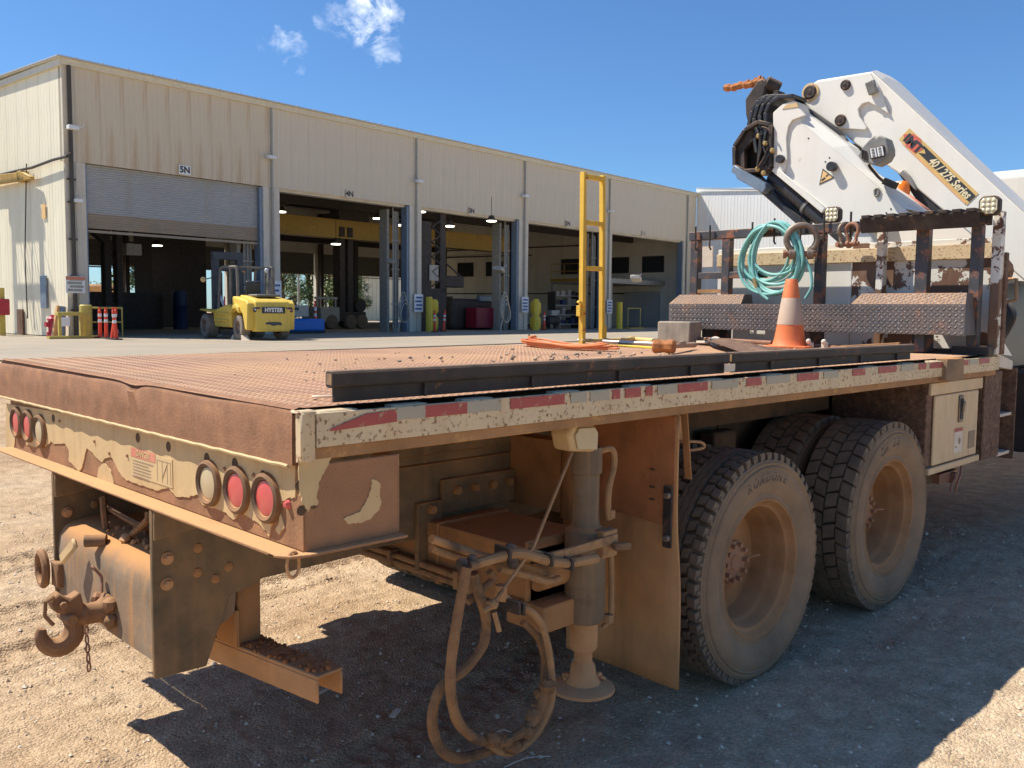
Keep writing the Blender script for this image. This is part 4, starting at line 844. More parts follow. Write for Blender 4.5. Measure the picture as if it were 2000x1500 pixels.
# ================================================================ THE FLATBED CRANE TRUCK
TRK = root("flatbed_crane_truck", (2.6, 1.245, 0), "mud covered flatbed truck with a rusty diamond plate deck and a white folded crane", "truck")
def dz(x, y):
    e = min(1, min(x, y, 5.2-x, 2.5-y)/.25)
    return 1.385+.0075*y+e*(NZ.noise((x*1.3, y*1.3, 9))*.010+NZ.noise((x*3.1, y*2.6, 3))*.004)-.012*math.exp(-((x-.02)/.05)**2-((y-1.02)/.09)**2)
dk = MB(); nx_, ny_ = 110, 56
dk.v = [(.0+5.24*i/nx_, .03+2.47*j/ny_, dz(5.24*i/nx_, .03+2.47*j/ny_)) for j in range(ny_+1) for i in range(nx_+1)]
dk.f = [(j*(nx_+1)+i, j*(nx_+1)+i+1, (j+1)*(nx_+1)+i+1, (j+1)*(nx_+1)+i) for j in range(ny_) for i in range(nx_)]; dk.mi = [0]*len(dk.f)
dk.box(.02, 5.24, .04, 2.48, 1.335, 1.345)
deck = dk.build("deck", m_deck, TRK, smooth=180)
lg = MB(); pit = .031; row = 0; y = .05
m_decklug = mat("worn deck lugs", (0.45, 0.265, 0.17), 0.55, var=.25, vscale=2.2, dust=(0.60, 0.37, 0.185), damt=.7, dscale=1.25)
while y < 2.48:
    x = .03+(pit/2 if row % 2 else 0); k = 0
    while x < 5.2:
        s = 1 if (row+k) % 2 else -1; a = R(45)*s; ca, sa = math.cos(a)*.0125, math.sin(a)*.0125; wx, wy = -math.sin(a)*.0042, math.cos(a)*.0042; z = dz(x, y)-.0006; h = .0024
        lg.add([(x-ca, y-sa, z), (x+wx, y+wy, z), (x+ca, y+sa, z), (x-wx, y-wy, z), (x-ca*.45, y-sa*.45, z+h), (x+ca*.45, y+sa*.45, z+h)], [(0,3,2,5,4),(2,1,0,4,5)])
        x += pit; k += 1
    y += pit*.5; row += 1
tag(lg.build("tread_lugs", m_decklug, TRK, smooth=0), None, kind='stuff')
# rear face plate with its battered top roll and lower lip
fp = MB(); n = 90; y0, y1 = .012, 2.5
for i in range(n+1):
    y = y0+(y1-y0)*i/n; dent = .010*NZ.noise((y*3, 1, 0))-.020*math.exp(-((y-1.02)/.06)**2)
    for z, x in ((1.238, -.004), (1.30, -.004+.006*NZ.noise((y*2, 5, 0))), (1.372+dent*.5, -.003+dent*.4), (1.385+dent, .004), (1.389+.0075*y+dent*.6, .018), (1.386+.0075*y, .04)): fp.v.append((x, y, z))
k = 6
fp.f = [(i*k+j, i*k+j+1, (i+1)*k+j+1, (i+1)*k+j) for i in range(n) for j in range(k-1)]; fp.mi = [0]*len(fp.f)
fp.box(.0, .02, y0, y1, 1.24, 1.37); face = fp.build("rear_face_plate", m_rustplate, TRK, smooth=60)
b = MB(); b.tube([(-.006+.002*math.sin(i*1.7), .03+2.46*i/60, 1.2365+.0009*math.sin(i*2.3)) for i in range(61)], .0055, n=6); b.build("lower_lip", m_labelbg, TRK)
for w in ((.33, 1.205), (.86, 1.21), (.99, 1.385), (1.62, 1.21)): pass
# bumper light bar
bp_ = MB().box(.020, .030, .0, 2.432, 1.012, 1.245); bp_.box(-.050, .020, .03, 2.432, 1.004, 1.012); bp_.prism([(-.05, .06), (-.05, .03), (-.03, -.012), (.02, -.03), (.335, -.036), (.335, .0), (.02, .0), (.02, .06)], 'Z', 1.0041, 1.0119); bp_.box(.030, .322, .0, .010, 1.012, 1.238); bp_.box(.322, .332, .0, .12, 1.012, 1.238)
m_bump = mat("rust brown bumper", (0.29, 0.145, 0.07), 0.85, var=.3, vscale=9, dust=(.56, .31, .135), damt=.25, up=1.0, wear=(.38, .21, .10), wamt=.3, wscale=26, wedge=.2, bump=.6, bscale=100)
bump = bp_.build("light_bar", m_bump, TRK, bevel=.002)
m_ring = mat("swirled rust", (0.33, 0.165, 0.08), 0.85, var=.15, vscale=9, bump=.3, bscale=80)
def rings(m):
    n, l = m.node_tree.nodes, m.node_tree.links; b = n["Principled BSDF"]; t = n.new("ShaderNodeTexCoord"); w = n.new("ShaderNodeTexWave"); w.wave_type = 'RINGS'; w.rings_direction = 'SPHERICAL'
    w.inputs["Scale"].default_value = 26; w.inputs["Distortion"].default_value = 5; w.inputs["Detail"].default_value = 3; w.inputs["Detail Scale"].default_value = 1.6; l.new(t.outputs["Object"], w.inputs["Vector"])
    old = b.inputs["Base Color"].links[0].from_socket; mx = n.new("ShaderNodeMix"); mx.data_type = 'RGBA'; l.new(old, mx.inputs["A"]); mx.inputs["B"].default_value = (.40, .22, .115, 1)
    q = n.new("ShaderNodeMath"); q.operation = 'MULTIPLY'; q.inputs[1].default_value = .22; l.new(w.outputs["Fac"], q.inputs[0]); l.new(q.outputs[0], mx.inputs["Factor"]); l.new(mx.outputs["Result"], b.inputs["Base Color"])
rings(m_ring)
MB().box(.024, .321, -.003, .0, 1.013, 1.236).build("side_plate", m_ring, bump)
# paint that still clings to the bar: thin sheets with torn edges
m_peel = mat("yellowed cream paint sheet", (0.60, 0.42, 0.20), 0.65, var=.12, vscale=7, dust=(.62, .44, .24), damt=.4, wear=(.36, .19, .08), wamt=.14, wscale=34, wedge=.06, bump=.25, streak=(.42, .23, .09), stamt=.6, stscale=13)
def rag(poly, s=.0030, n=5):
    out = []
    for i, p in enumerate(poly):
        q = poly[(i+1) % len(poly)]; L_ = math.dist(p, q); m_ = max(1, min(n, int(L_/.006))) if n else 1
        for j in range(m_):
            t = j/m_; out.append((p[0]+(q[0]-p[0])*t+(random.uniform(-s, s) if j else 0), p[1]+(q[1]-p[1])*t+(random.uniform(-s, s) if j else 0)))
    return out
pl = rag([(2.509,1.002),(2.389,1.013),(2.36,1.083),(2.403,1.148),(2.335,1.174),(2.223,1.113),(2.216,1.047),(2.122,1.048),(1.966,1.066),(1.895,1.095),(1.872,1.087),(1.735,1.104),(1.698,1.08),(1.701,1.039),(1.593,1.011),(1.565,1.027),(1.548,1.049),(1.517,1.101),(1.506,1.114),(1.362,1.076),(1.342,1.088),(1.293,1.105),(1.26,1.104),(1.207,1.065),(1.145,1.042),(1.092,1.041),(0.978,1.043),(0.917,1.043),(0.885,1.043),(0.799,1.064),(0.744,1.044),(0.671,1.054),(0.593,1.075),(0.567,1.048),(0.484,1.05),(0.421,1.048),(0.375,1.035),(0.356,1.041),(0.329,1.064),(0.27,1.056),(0.242,1.052),(0.187,1.036),(0.171,1.022),(0.162,1.049),(0.132,1.075),(0.118,1.113),(0.096,1.133),(0.065,1.146),(0.035,1.15),(0.033,1.237),(0.478,1.241),(0.907,1.237),(1.549,1.231),(2.486,1.203)])
MB().prism(pl, 'X', .0165, .0199).build("paint_sheet", m_peel, bump, smooth=0)
for q in ([(0.11,1.096),(0.09,1.062),(0.119,1.037),(0.135,1.051),(0.118,1.071)], [(1.393,1.053),(1.343,1.075),(1.277,1.055),(1.252,1.012),(1.339,0.994),(1.417,1.004)]): MB().prism(rag(q), 'X', .0165, .0199).build("paint_flake", m_peel, bump, smooth=0)
for q in ([(0.23,1.178),(0.245,1.175),(0.261,1.161),(0.259,1.14),(0.264,1.111),(0.257,1.09),(0.222,1.067),(0.192,1.062),(0.155,1.065),(0.139,1.084),(0.164,1.089),(0.189,1.093),(0.209,1.111),(0.223,1.138),(0.233,1.165)], [(0.003,1.263),(0.108,1.267),(0.095,1.237),(0.082,1.221),(0.064,1.193),(0.057,1.16),(0.06,1.133),(0.038,1.132),(0.029,1.117),(0.017,1.139),(0.007,1.171)]): MB().prism(rag(q), 'Y', -.0065, -.0031).build("paint_flake", m_peel, bump, smooth=0)
# rivets and holes
b = MB(); h = MB()
for q in [(2.038,1.105),(1.422,1.147),(1.282,1.119),(1.786,1.189),(1.122,1.13),(0.562,1.174),(0.416,1.177),(0.247,1.182)]: b.cyl((.017, *q), (.011, *q), .007, .005, n=8)
for q in [(1.862,1.192),(1.031,1.202),(0.792,1.199),(0.528,1.194),(0.355,1.2),(0.197,1.185)]: h.cyl((.0163, *q), (.0155, *q), .017, n=12)
split_build(b, "rivet", m_hub, bump); split_build(h, "bar_hole", m_darkmud, bump)
b = MB()
for q in [(0.007,1.191),(0.011,1.124),(0.048,1.137),(0.03,1.244)]: b.cyl((q[0], -.0035, q[1]), (q[0], -.0055, q[1]), .014, n=10)
split_build(b, "side_hole", m_darkmud, bump)
# lamps
def tail(y, z, lens, label):
    o = MB().lathe([(.046, -.001), (.051, .012), (.060, .017), (.069, .012), (.071, .0), (.071, -.004)], (.016, y, z), (-1, 0, 0), 28).build("tail_light", m_grommet, TRK); o['label'] = label
    MB().lathe([(0, .013), (.03, .012), (.047, .008), (.050, .0)], (.016, y, z), (-1, 0, 0), 28).build("lens", lens, o)
lp = [(0.51,1.122),(0.338,1.127),(0.175,1.129),(2.319,1.133),(2.167,1.132),(2.017,1.125)]
tail(*lp[0], m_clearlens, "dusty clear reversing lamp, innermost on the right"); tail(*lp[1], m_redlens, "bright red tail lamp in the middle of the right three"); tail(*lp[2], m_redlens, "faded red tail lamp nearest the right corner")
tail(*lp[3], m_redlens, "red tail lamp at the far left end"); tail(*lp[4], m_redlens, "red tail lamp second from the far left end"); tail(*lp[5], m_clearlens, "clear lamp of the far left three")
q = [(0.071,1.127)][0]; MB().lathe([(0, .014), (.008, .012), (.013, 0)], (.019, *q), (-1, 0, 0), 12).build("marker_light", m_redlens, TRK)
# danger label
y0, y1, z0, z1 = .765, 1.085, 1.068, 1.160
o = MB().box(.0145, .0163, y0, y1, z0, z1).build("danger_label", m_labelbg, TRK)
MB().box(.0135, .0144, y0+.125, y1, z1-.026, z1+.004).build("red_band", m_warnred, o)
MB().text("DANGER", .027, frame((.0128, y1-.10, z1-.011), *FACE_REAR), .0008, bold=.0006).build("lettering", m_labelbg, o, smooth=0)
b = MB()
for k in range(6): b.box(.0137, .0144, y1-.008-(.15 if k % 3 else .17)+.02*(k % 2), y1-.012, z1-.040-.0105*k, z1-.0362-.0105*k)
for yy in (.775, .80, .838, .875): b.box(.0137, .0144, yy, yy+.002, z0+.008, z1-.012)
b.box(.0137, .0144, .775, .877, z1-.014, z1-.0125); b.bar((.014, .80, 1.14), (.014, .838, 1.09), .002, .001); b.build("print", m_ink, o, smooth=0)
# side rail: rusty channel, spaced rub rail with chipped paint and reflective tape
b = MB().box(.04, 5.26, .012, .030, 1.252, 1.362); b.box(.04, 5.26, -.008, .012, 1.250, 1.286); b.box(.0, 5.26, .03, .12, 1.25, 1.258); b.build("edge_channel", m_railrust, TRK, bevel=.004)
for a, c in ((.045, 4.27), (4.475, 5.262)):
    r_ = MB(); n = int((c-a)/.06)
    for i in range(n+1):
        x = a+(c-a)*i/n; w = .0015*NZ.noise((x*4, 0, 0))
        for yy, z in ((-.018, 1.286), (-.026+w, 1.286), (-.027+w, 1.330), (-.026+w, 1.374+.002*NZ.noise((x*6, 3, 0))), (-.018, 1.375)): r_.v.append((x, yy, z))
    r_.f = [(i*5+j, (i+1)*5+j, (i+1)*5+j+1, i*5+j+1) for i in range(n) for j in range(4)]; r_.mi = [0]*len(r_.f); r_.box(a, c, -.0225, -.018, 1.288, 1.372)
    r_.build("rub_rail", m_rail, TRK, smooth=30)
sp0 = MB().box(-.06, .06, -.018, .0295, 1.30, 1.378).build("rail_spacer", m_rail, TRK, bevel=.003)
for x in (.12, .62, 1.02, 1.42, 1.90, 2.38, 2.86, 3.34, 3.82, 4.20, 4.62, 5.10): inst(sp0, TRK, (x, .006, 1.339))
sp0.location = Vector((.36, .006, 1.339))-ORG[TRK]
segs = [(.085, .30, 0), (.30, .40, 1), (.40, .56, 0), (.56, .70, 1), (.74, .99, 0), (1.02, 1.10, 1), (1.12, 1.22, 1), (1.24, 1.28, 0), (1.31, 1.40, 0), (1.43, 1.47, 0), (1.50, 1.62, 1), (1.63, 1.83, 0), (1.86, 2.05, 1), (2.12, 2.24, 0), (2.28, 2.48, 1), (2.55, 2.75, 0), (2.80, 2.95, 1), (3.10, 3.24, 0), (3.40, 3.62, 0), (3.68, 3.85, 1), (3.92, 4.02, 0), (4.08, 4.26, 0), (4.50, 4.68, 0), (4.70, 4.84, 1), (4.88, 5.06, 0)]
for a, c, t in segs:
    hh = .034; r_ = [(a, 1.338), (c, 1.338), (c, 1.338+hh), (a, 1.338+hh)]
    if a < .1: r_ = [(a, 1.326), (c, 1.334), (c, 1.368), (.20, 1.364), (a, 1.332)]
    MB().prism(r_, 'Y', -.0298, -.0289).build("reflective_strip", m_tapewhite if t else m_tapered, TRK, smooth=0)
b = MB().lathe([(.022, 0), (.022, .13)], (.022, -.004, 1.25), n=14, a0=0, a1=6.2832); b.box(.0, .043, -.026, -.004, 1.252, 1.378); b.box(-.006, .05, -.02, .02, 1.375, 1.383); b.build("corner_cap", m_rail, TRK, bevel=.006)
MB().prism([(4.27, -.05), (4.33, -.085), (4.45, -.085), (4.475, -.05), (4.475, .012), (4.27, .012)], 'Z', 1.26, 1.39).build("stake_bracket", m_bluesteel, TRK, bevel=.004)
MB().prism([(4.47, 1.395), (4.55, 1.385), (4.55, 1.28), (4.53, 1.28)], 'Y', -.045, -.03).build("bracket_gusset", m_rail, TRK)
b = MB().box(.04, 5.26, 2.47, 2.50, 1.25, 1.385); b.build("far_edge_channel", m_railrust, TRK)
# deck bearers and chassis
for i in range(12): MB().box(.18+.44*i, .25+.44*i, .06, 2.44, 1.248, 1.334).build("cross_bearer", m_mudframe, TRK)
b = MB()
for y in (.80, 1.63): b.box(.75, 9.2, y, y+.06, .72, 1.02); b.box(.30, 5.2, y-.0, y+.08, 1.06, 1.246); b.box(.30, 5.2, y+.01, y+.07, 1.021, 1.059)
b.build("chassis_rail", m_mudgreen, TRK, bevel=.006)
b = MB()
for x in (.55, 1.9, 3.0, 4.4): b.box(x, x+.08, .86, 1.63, .78, .98)
b.build("cross_member", m_mudframe, TRK)
# rear hitch plates, drawbar tube, pintle
hp = [(.036, 1.225), (.036, 1.002), (-.048, 1.002), (-.048, .452), (.128, .448), (.215, .672), (.318, .69), (.335, .705), (.76, .715), (.76, 1.0), (.55, 1.225)]
for y, nm in ((.785, 0), (1.69, 1)):
    o = MB().prism(hp, 'Y', y, y+.018).build("hitch_plate", m_mudgreen, TRK, bevel=.003)
    b = MB(); yy = y if nm == 0 else y
    for x, z in [(0,0.84),(-0.003,0.757)]: b.cyl((x, y-.001, z), (x, y-.006, z), .021, n=14); b.cyl((x, y-.005, z), (x, y-.020, z), .015, .014, n=6)
    split_build(b, "bolt", m_mudlight, o); b = MB()
    for x, z in [(0.106,0.855),(0.102,0.773),(0.213,0.771),(0.165,0.74)]: b.ball((x, y, z), .017, 8, 5, (1, .6, 1))
    split_build(b, "rivet", m_mudframe, o)
    MB().prism([(-.044, .905), (.40, .965), (.42, 1.22), (.037, 1.22), (.037, 1.001), (-.044, 1.001)], 'Y', y-.012, y-.0002).build("upper_gusset", m_mudgreen, o, bevel=.003)
    if nm == 0: MB().prism([(.02, 0), (.0, .0), (-.0, .02)], 'Y', y, y+.001)
tb = MB(); prof = [(.02, .805), (-.010, .790), (-.030, .755), (-.036, .70), (-.036, .50), (-.02, .492), (.06, .492), (.10, .52), (.24, .60), (.26, .80), (.10, .815)]
tb.prism(prof, 'Y', .804, 1.688); tube = tb.build("drawbar_tube", m_bluesteel, TRK, smooth=50)
b = MB()
for k in range(90):
    x, y = random.uniform(.03, .22), random.uniform(.82, 1.4); r_ = random.uniform(.004, .013)*(1 if random.random() < .85 else 1.8); b.ball((x, y, .812+r_*.2), r_, 6, 4, jit=.25)
tag(b.build("dirt_crumbs", m_mudlight, TRK, smooth=0), None, kind='stuff')
P = (-.036, *[(1.19,0.581)][0])
def chain(name, top, bot, mt, parent, r=.011, w=.0032):
    top, bot = Vector(top), Vector(bot); n = max(2, int((bot-top).length/(r*2.5))); b = MB()
    for i in range(n):
        c = top+(bot-top)*(i+.5)/n; ang = math.pi/2*(i % 2)+.4
        b.tube([c+Vector((math.cos(ang)*math.cos(t)*r*.62, math.sin(ang)*math.cos(t)*r*.62, math.sin(t)*r*1.5)) for t in [k*6.2832/10 for k in range(10)]], w, n=5, closed=True)
    return b.build(name, mt, parent)
k_ = .72
def pp_(dx, dy, dz_): return (P[0]+dx*k_, P[1]+dy*k_, P[2]+dz_*k_)
pk = MB().lathe([(r*k_, h*k_) for r, h in [(0, -.01), (.085, -.01), (.088, .015), (.066, .03), (.052, .05), (.05, .10), (.058, .115), (.058, .13), (.045, .15), (.045, .20)]], P, (-1, 0, 0), 18)
for a in ((-.02, -.075, .045), (-.02, -.08, -.035), (-.02, .07, .04)): pk.ball(pp_(*a), .026, 8, 6, jit=.15)
pint = pk.build("pintle_hook", m_castrust, TRK)
MB().tube([pp_(-.235+.075*math.cos(R(62)-R(262)*i/17), 0, -.05+.078*math.sin(R(62)-R(262)*i/17)) for i in range(18)], .03, n=10, rad=[k_*r for r in (.030, .036, .040, .043, .046, .048, .050, .050, .050, .049, .047, .044, .041, .038, .034, .030, .026, .020)]).build("hook_jaw", m_castrust, pint)
b = MB().prism([(pp_(x, 0, z)[0], pp_(x, 0, z)[2]) for x, z in ((-.15, -.03), (-.20, .03), (-.255, .05), (-.275, .11), (-.235, .14), (-.19, .10), (-.14, .125), (-.12, .02))], 'Y', P[1]-.03, P[1]+.025); b.build("latch", m_castrust, pint, bevel=.006)
for a, c, r_, n_ in (((-.195, -.085, .01), (-.195, .06, .01), .026, 14), ((-.225, -.07, .085), (-.225, .05, .085), .018, 6)): MB().cyl(pp_(*a), pp_(*c), r_*k_, n=n_).build("pivot_pin", m_castrust, pint, bevel=.002)
MB().tube([pp_(-.26, -.04, .13), pp_(-.30, -.05, .115), pp_(-.305, -.05, .05), pp_(-.27, -.05, -.0)], .007, n=6).build("latch_handle", m_castrust, pint)
MB().tube(spline([pp_(-.02, .02, .16), pp_(-.05, .05, .21), pp_(-.04, .08, .195), pp_(-.02, .03, .165), pp_(-.03, 0, .09)], 6), .005, n=6).build("pin_clip", m_shackle2, pint)
q = [(1.084,0.577),(1.068,0.423)]; chain("safety_chain", (-.15, *q[0]), (-.15, *q[1]), m_shackle2, pint)
# eye ring at the left hitch plate, glad-hand cover, wiring
q = [(1.757,0.615)][0]; MB().tube([(-.075+.006*math.cos(t), q[0]+.062*math.cos(t), q[1]+.062*math.sin(t)) for t in [k*6.2832/20 for k in range(20)]], .016, n=8, closed=True).build("towing_eye", m_castrust, TRK)
MB().box(-.06, .0, q[0]-.12, q[0]-.05, q[1]-.06, q[1]+.04).build("eye_bracket", m_castrust, TRK, bevel=.006)
q = [(1.415,0.758),(1.438,0.728),(1.301,0.803),(1.214,0.792)]
MB().bar((-.09, q[1][0]+.05, q[1][1]-.02), (-.07, q[0][0]-.02, q[0][1]+.03), .045, .018, (1, 0, 0)).build("socket_cover", m_peel, TRK, bevel=.008)
MB().cyl((-.06, q[2][0]+.03, q[2][1]-.0), (.0, q[2][0]-.01, q[2][1]-.0), .022, n=12).build("trailer_socket", m_grommet, TRK)
for pts in ([(1.454,0.931),(1.444,0.854),(1.405,0.767),(1.328,0.759),(1.221,0.821)], [(1.511,0.888),(1.293,0.871),(1.136,0.865)], [(1.354,0.752),(1.086,0.895),(1.054,0.937)], [(1.485,0.789),(1.327,0.75),(1.156,0.798)]):
    xx = random.uniform(.04, .12); MB().tube(spline([(xx, *p) for p in pts], 6), .012, n=6).build("wiring", m_hose, TRK)
MB().tube([(-.012+.018*math.cos(t), -.0, .985+.034*math.sin(t)) for t in [k*6.2832/16 for k in range(16)]], .0045, n=6, closed=True).build("tie_ring", m_mudlight, TRK)
# underride bar: folded channel hung on a post
b = MB(); ub = [(.30, 1.02), (.375, .44)]
d = Vector((ub[1][0]-ub[0][0], ub[1][1]-ub[0][1], 0)).normalized(); nn = Vector((d.y, -d.x, 0))
def ubp(t, s, z): c = Vector((ub[0][0], ub[0][1], 0))+d*t+nn*s; return (c.x, c.y, z)
Lb = .6
for s0, s1, z0, z1 in ((-.055, .055, .455, .467), (-.055, -.045, .375, .455), (.045, .055, .375, .455)):
    b.add([ubp(-.6, s0, z0), ubp(-.6, s1, z0), ubp(Lb, s1, z0), ubp(Lb, s0, z0), ubp(-.6, s0, z1), ubp(-.6, s1, z1), ubp(Lb, s1, z1), ubp(Lb, s0, z1)], [(3,2,1,0),(4,5,6,7),(0,1,5,4),(1,2,6,5),(2,3,7,6),(3,0,4,7)])
ubar = b.build("underride_bar", m_mudlight, TRK, bevel=.004)
b = MB().box(.27, .36, .84, .94, .467, .72); b.box(.25, .27, .82, .96, .467, .60); b.build("hanger_post", m_mudframe, TRK, bevel=.004)
b = MB()
for k in range(110):
    t, s = random.uniform(.05, .58), random.uniform(-.05, .05); r_ = random.uniform(.004, .011); b.ball(ubp(t, s, .468+r_*.2), r_, 6, 4, jit=.3)
tag(b.build("dirt_clods", m_rustor, TRK, smooth=0), None, kind='stuff')
# outrigger: cross housing, pipes, jack
b = MB().box(1.07, 1.45, .20, 2.28, .56, .79); b.box(1.055, 1.465, .20, .215, .53, .82); b.box(1.06, 1.46, .70, .72, .55, .80)
hous = b.build("outrigger_housing", m_mudframe, TRK, bevel=.006)
br = MB().prism([(1.02, .87), (1.15, .87), (1.15, .60), (1.10, .55), (1.06, .55), (1.02, .60)], 'Y', .775, .798); br.box(1.15, 1.60, .775, .798, .81, .95)
o = br.build("rail_bracket", m_mudgreen, TRK, bevel=.004); b = MB()
for x, z in ((1.085, .84), (1.085, .75), (1.22, .90), (1.32, .90), (1.42, .90), (1.52, .90)): b.cyl((x, .774, z), (x, .752, z), .02, .018, n=6)
split_build(b, "bolt", m_mudframe, o)
b = MB()
for z in (.625, .595): b.tube([(1.04, 2.2, z), (1.04, .98, z), (1.035, .5, z-.004)], .013, n=8)
for y in (.97, .55, .48): b.box(1.02, 1.06, y-.012, y+.012, .575, .645)
b.build("pipe_pair", m_hoseclean, TRK)
MB().box(1.05, 1.30, .11, .30, .505, .60).build("end_plate", m_mudframe, TRK, bevel=.005)
MB().cyl((1.08, .18, .69), (1.30, .18, .69), .05, n=14).build("lock_tube", m_mudframe, TRK)
JX, JY = 1.285, .125
jk = MB().lathe([(.0, .50), (.066, .50), (.076, .515), (.076, .845), (.055, .86), (.050, .88), (.050, 1.05), (.058, 1.055), (.058, 1.15), (.048, 1.15), (.046, 1.06)], (JX, JY, 0), n=28)
jack = jk.build("outrigger_jack", m_jack, TRK)
MB().lathe([(0, .39), (.046, .39), (.052, .40), (.053, .50), (.0, .505)], (JX, JY, 0), n=24).build("ram_sleeve", m_mudlight, jack)
ft = MB().lathe([(0, .40), (.034, .40), (.034, .345), (.045, .33), (.05, .29), (.066, .265), (.1, .258), (.118, .248), (.120, .238), (.11, .234), (0, .236)], (JX, JY, 0), n=30); ft.build("foot_pad", m_mudlight, jack)
b = MB()
for k in range(26):
    a = random.uniform(-.6, 2.6); rr = random.uniform(.05, .1); r_ = random.uniform(.005, .014); b.ball((JX+rr*math.cos(a), JY+rr*math.sin(a), .262+(.1-rr)*.5), r_, 6, 4, jit=.3)
tag(b.build("mud_lumps", m_mudlight, jack, smooth=0), None, kind='stuff')
b = MB(); b.tube(spline([(JX+.03, JY-.03, 1.13), (JX+.075, JY-.055, 1.14), (JX+.088, JY-.06, 1.09), (JX+.06, JY-.06, 1.0), (JX+.055, JY-.06, .93), (JX+.062, JY-.06, .88)], 6), .012, n=8); b.tube([(JX+.075, JY-.06, .80), (JX+.085, JY-.06, .62), (JX+.085, JY-.06, .50), (JX+.06, JY-.04, .465)], .011, n=8)
for z in (.885, .80, .49): b.cyl((JX+.07, JY-.06, z), (JX+.072, JY-.06, z+.03), .019, n=6)
b.build("jack_pipe", m_hoseclean, jack)
MB().box(JX-.02, JX+.06, JY-.105, JY-.06, .755, .855).build("valve_block", m_hoseclean, jack, bevel=.004)
hp_ = [(0.873,0.853),(0.959,0.816),(1.048,0.814),(1.34,0.821)]; b = MB()
for a, c in zip(hp_, hp_[1:]): b.bar((a[0], .02, a[1]), (c[0], .02, c[1]), .014, .034)
b.build("lever_plate", m_hoseclean, jack, bevel=.003)
hp_ = [(1.295,0.799),(1.366,0.794)]; MB().bar((hp_[0][0], .0, hp_[0][1]), (hp_[1][0], -.02, hp_[1][1]), .03, .026).build("grip", m_greentape if False else m_grommet, jack, bevel=.006)
lm = [(1.13,1.154),(1.262,1.14),(1.266,1.218),(1.243,1.246),(1.133,1.251),(1.11,1.219)]; o = MB().prism(lm, 'Y', .06, .15).build("hanging_work_lamp", m_peel, TRK, bevel=.012, seg=2); MB().prism([(p[0]*.8+1.26*.2, p[1]*.8+1.18*.2) for p in lm], 'Y', .052, .059).build("lens", m_clearlens, o, bevel=.004)
s0, s1, s2 = [(1.119,1.153)][0], [(0.881,0.873)][0], [(0.679,0.731)][0]
b = MB().tube([(s0[0], .05, s0[1]), (s1[0], .0, s1[1]), (s2[0], -.02, s2[1])], .0062, n=6); b.build("tie_strap", m_hoseclean, TRK)
q = [(0.679,0.731),(0.642,0.718),(0.686,0.705),(0.704,0.64)]; b = MB().ball((q[0][0], -.02, q[0][1]), .018, 8, 6, jit=.2); b.tube([(q[0][0], -.02, q[0][1]), (q[1][0], -.02, q[1][1])], .009, n=6); b.tube([(q[2][0], -.02, q[2][1]), (q[3][0], -.025, q[3][1])], .009, n=6); b.build("strap_knot", m_hoseclean, TRK)
# hydraulic hoses: clipped runs and the big hanging loop
def hose(pix_pts, y, r, name="hydraulic_hose", mt=None, rad=None, dy=None):
    pts = [(p[0], y+(dy[i] if dy else 0), p[1]) for i, p in enumerate(pix_pts)]
    sp = spline(pts, 7); rr = [r*(1+.10*NZ.noise((i*.35, y*9, 1))) for i in range(len(sp))]
    return MB().tube(sp, r, n=10, rad=rr).build(name, mt or m_hose, TRK)
hose([(0.514,0.948),(0.634,0.895),(0.768,0.84),(0.934,0.818),(1.102,0.763),(1.283,0.74)], .08, .014, mt=m_hoseclean)
hose([(0.53,0.913),(0.631,0.868),(0.787,0.819),(0.93,0.781),(1.099,0.7)], .10, .014, mt=m_hoseclean)
hose([(0.774,0.811),(0.905,0.761),(1,0.722),(1.062,0.719)], .05, .013, mt=m_hoseclean)
hose([(0.595,0.865),(0.692,0.867),(0.805,0.866),(0.925,0.823),(1.04,0.788),(1.202,0.775)], .0, .017, mt=m_hoseclean)
hose([(0.571,0.869),(0.543,0.761),(0.523,0.671),(0.507,0.565),(0.512,0.477),(0.539,0.396),(0.603,0.327),(0.69,0.284),(0.782,0.271),(0.865,0.292),(0.913,0.347),(0.931,0.412)], -.02, .0165)
hose([(0.644,0.825),(0.666,0.755),(0.695,0.682),(0.696,0.615),(0.674,0.571),(0.603,0.524),(0.526,0.505),(0.486,0.453),(0.48,0.382),(0.511,0.304),(0.573,0.253),(0.66,0.233),(0.761,0.218),(0.844,0.197),(0.942,0.218),(0.992,0.27),(1.012,0.346)], .03, .0165)
hose([(0.794,0.691),(0.865,0.665),(0.927,0.607),(0.966,0.517),(0.989,0.404),(0.986,0.315),(0.934,0.242),(0.86,0.204),(0.777,0.206),(0.696,0.26)], .01, .0125, mt=m_hoseclean)
hose([(0.645,0.726),(0.721,0.759),(0.755,0.777),(0.739,0.806)], .06, .013)
hose([(0.883,0.607),(0.958,0.535),(0.99,0.455),(0.991,0.364),(1.014,0.275)], .05, .012)
b = MB()
for q in [(0.669,0.308),(0.737,0.272),(0.831,0.272),(0.883,0.307),(0.907,0.326),(0.784,0.232),(0.922,0.365),(0.931,0.397)]: b.ball((q[0], -.02+random.uniform(-.02, .03), q[1]), random.uniform(.018, .028), 9, 7, (1.2, 1, .9), jit=.22)
b.build("mud_wrap", m_hose, TRK)
b = MB()
for q in [(0.58,0.87),(0.618,0.874),(0.786,0.878),(0.795,0.836)]: b.ball((q[0], .01, q[1]), .022, 8, 6, (1, .9, 1), jit=.2)
for q in [(0.796,0.691),(0.819,0.684),(0.754,0.875),(0.95,0.819),(1.053,0.785)]: b.box(q[0]-.006, q[0]+.006, -.025, .05, q[1]-.022, q[1]+.022)
split_build(b, "hose_clamp", m_black, TRK, bevel=.003)
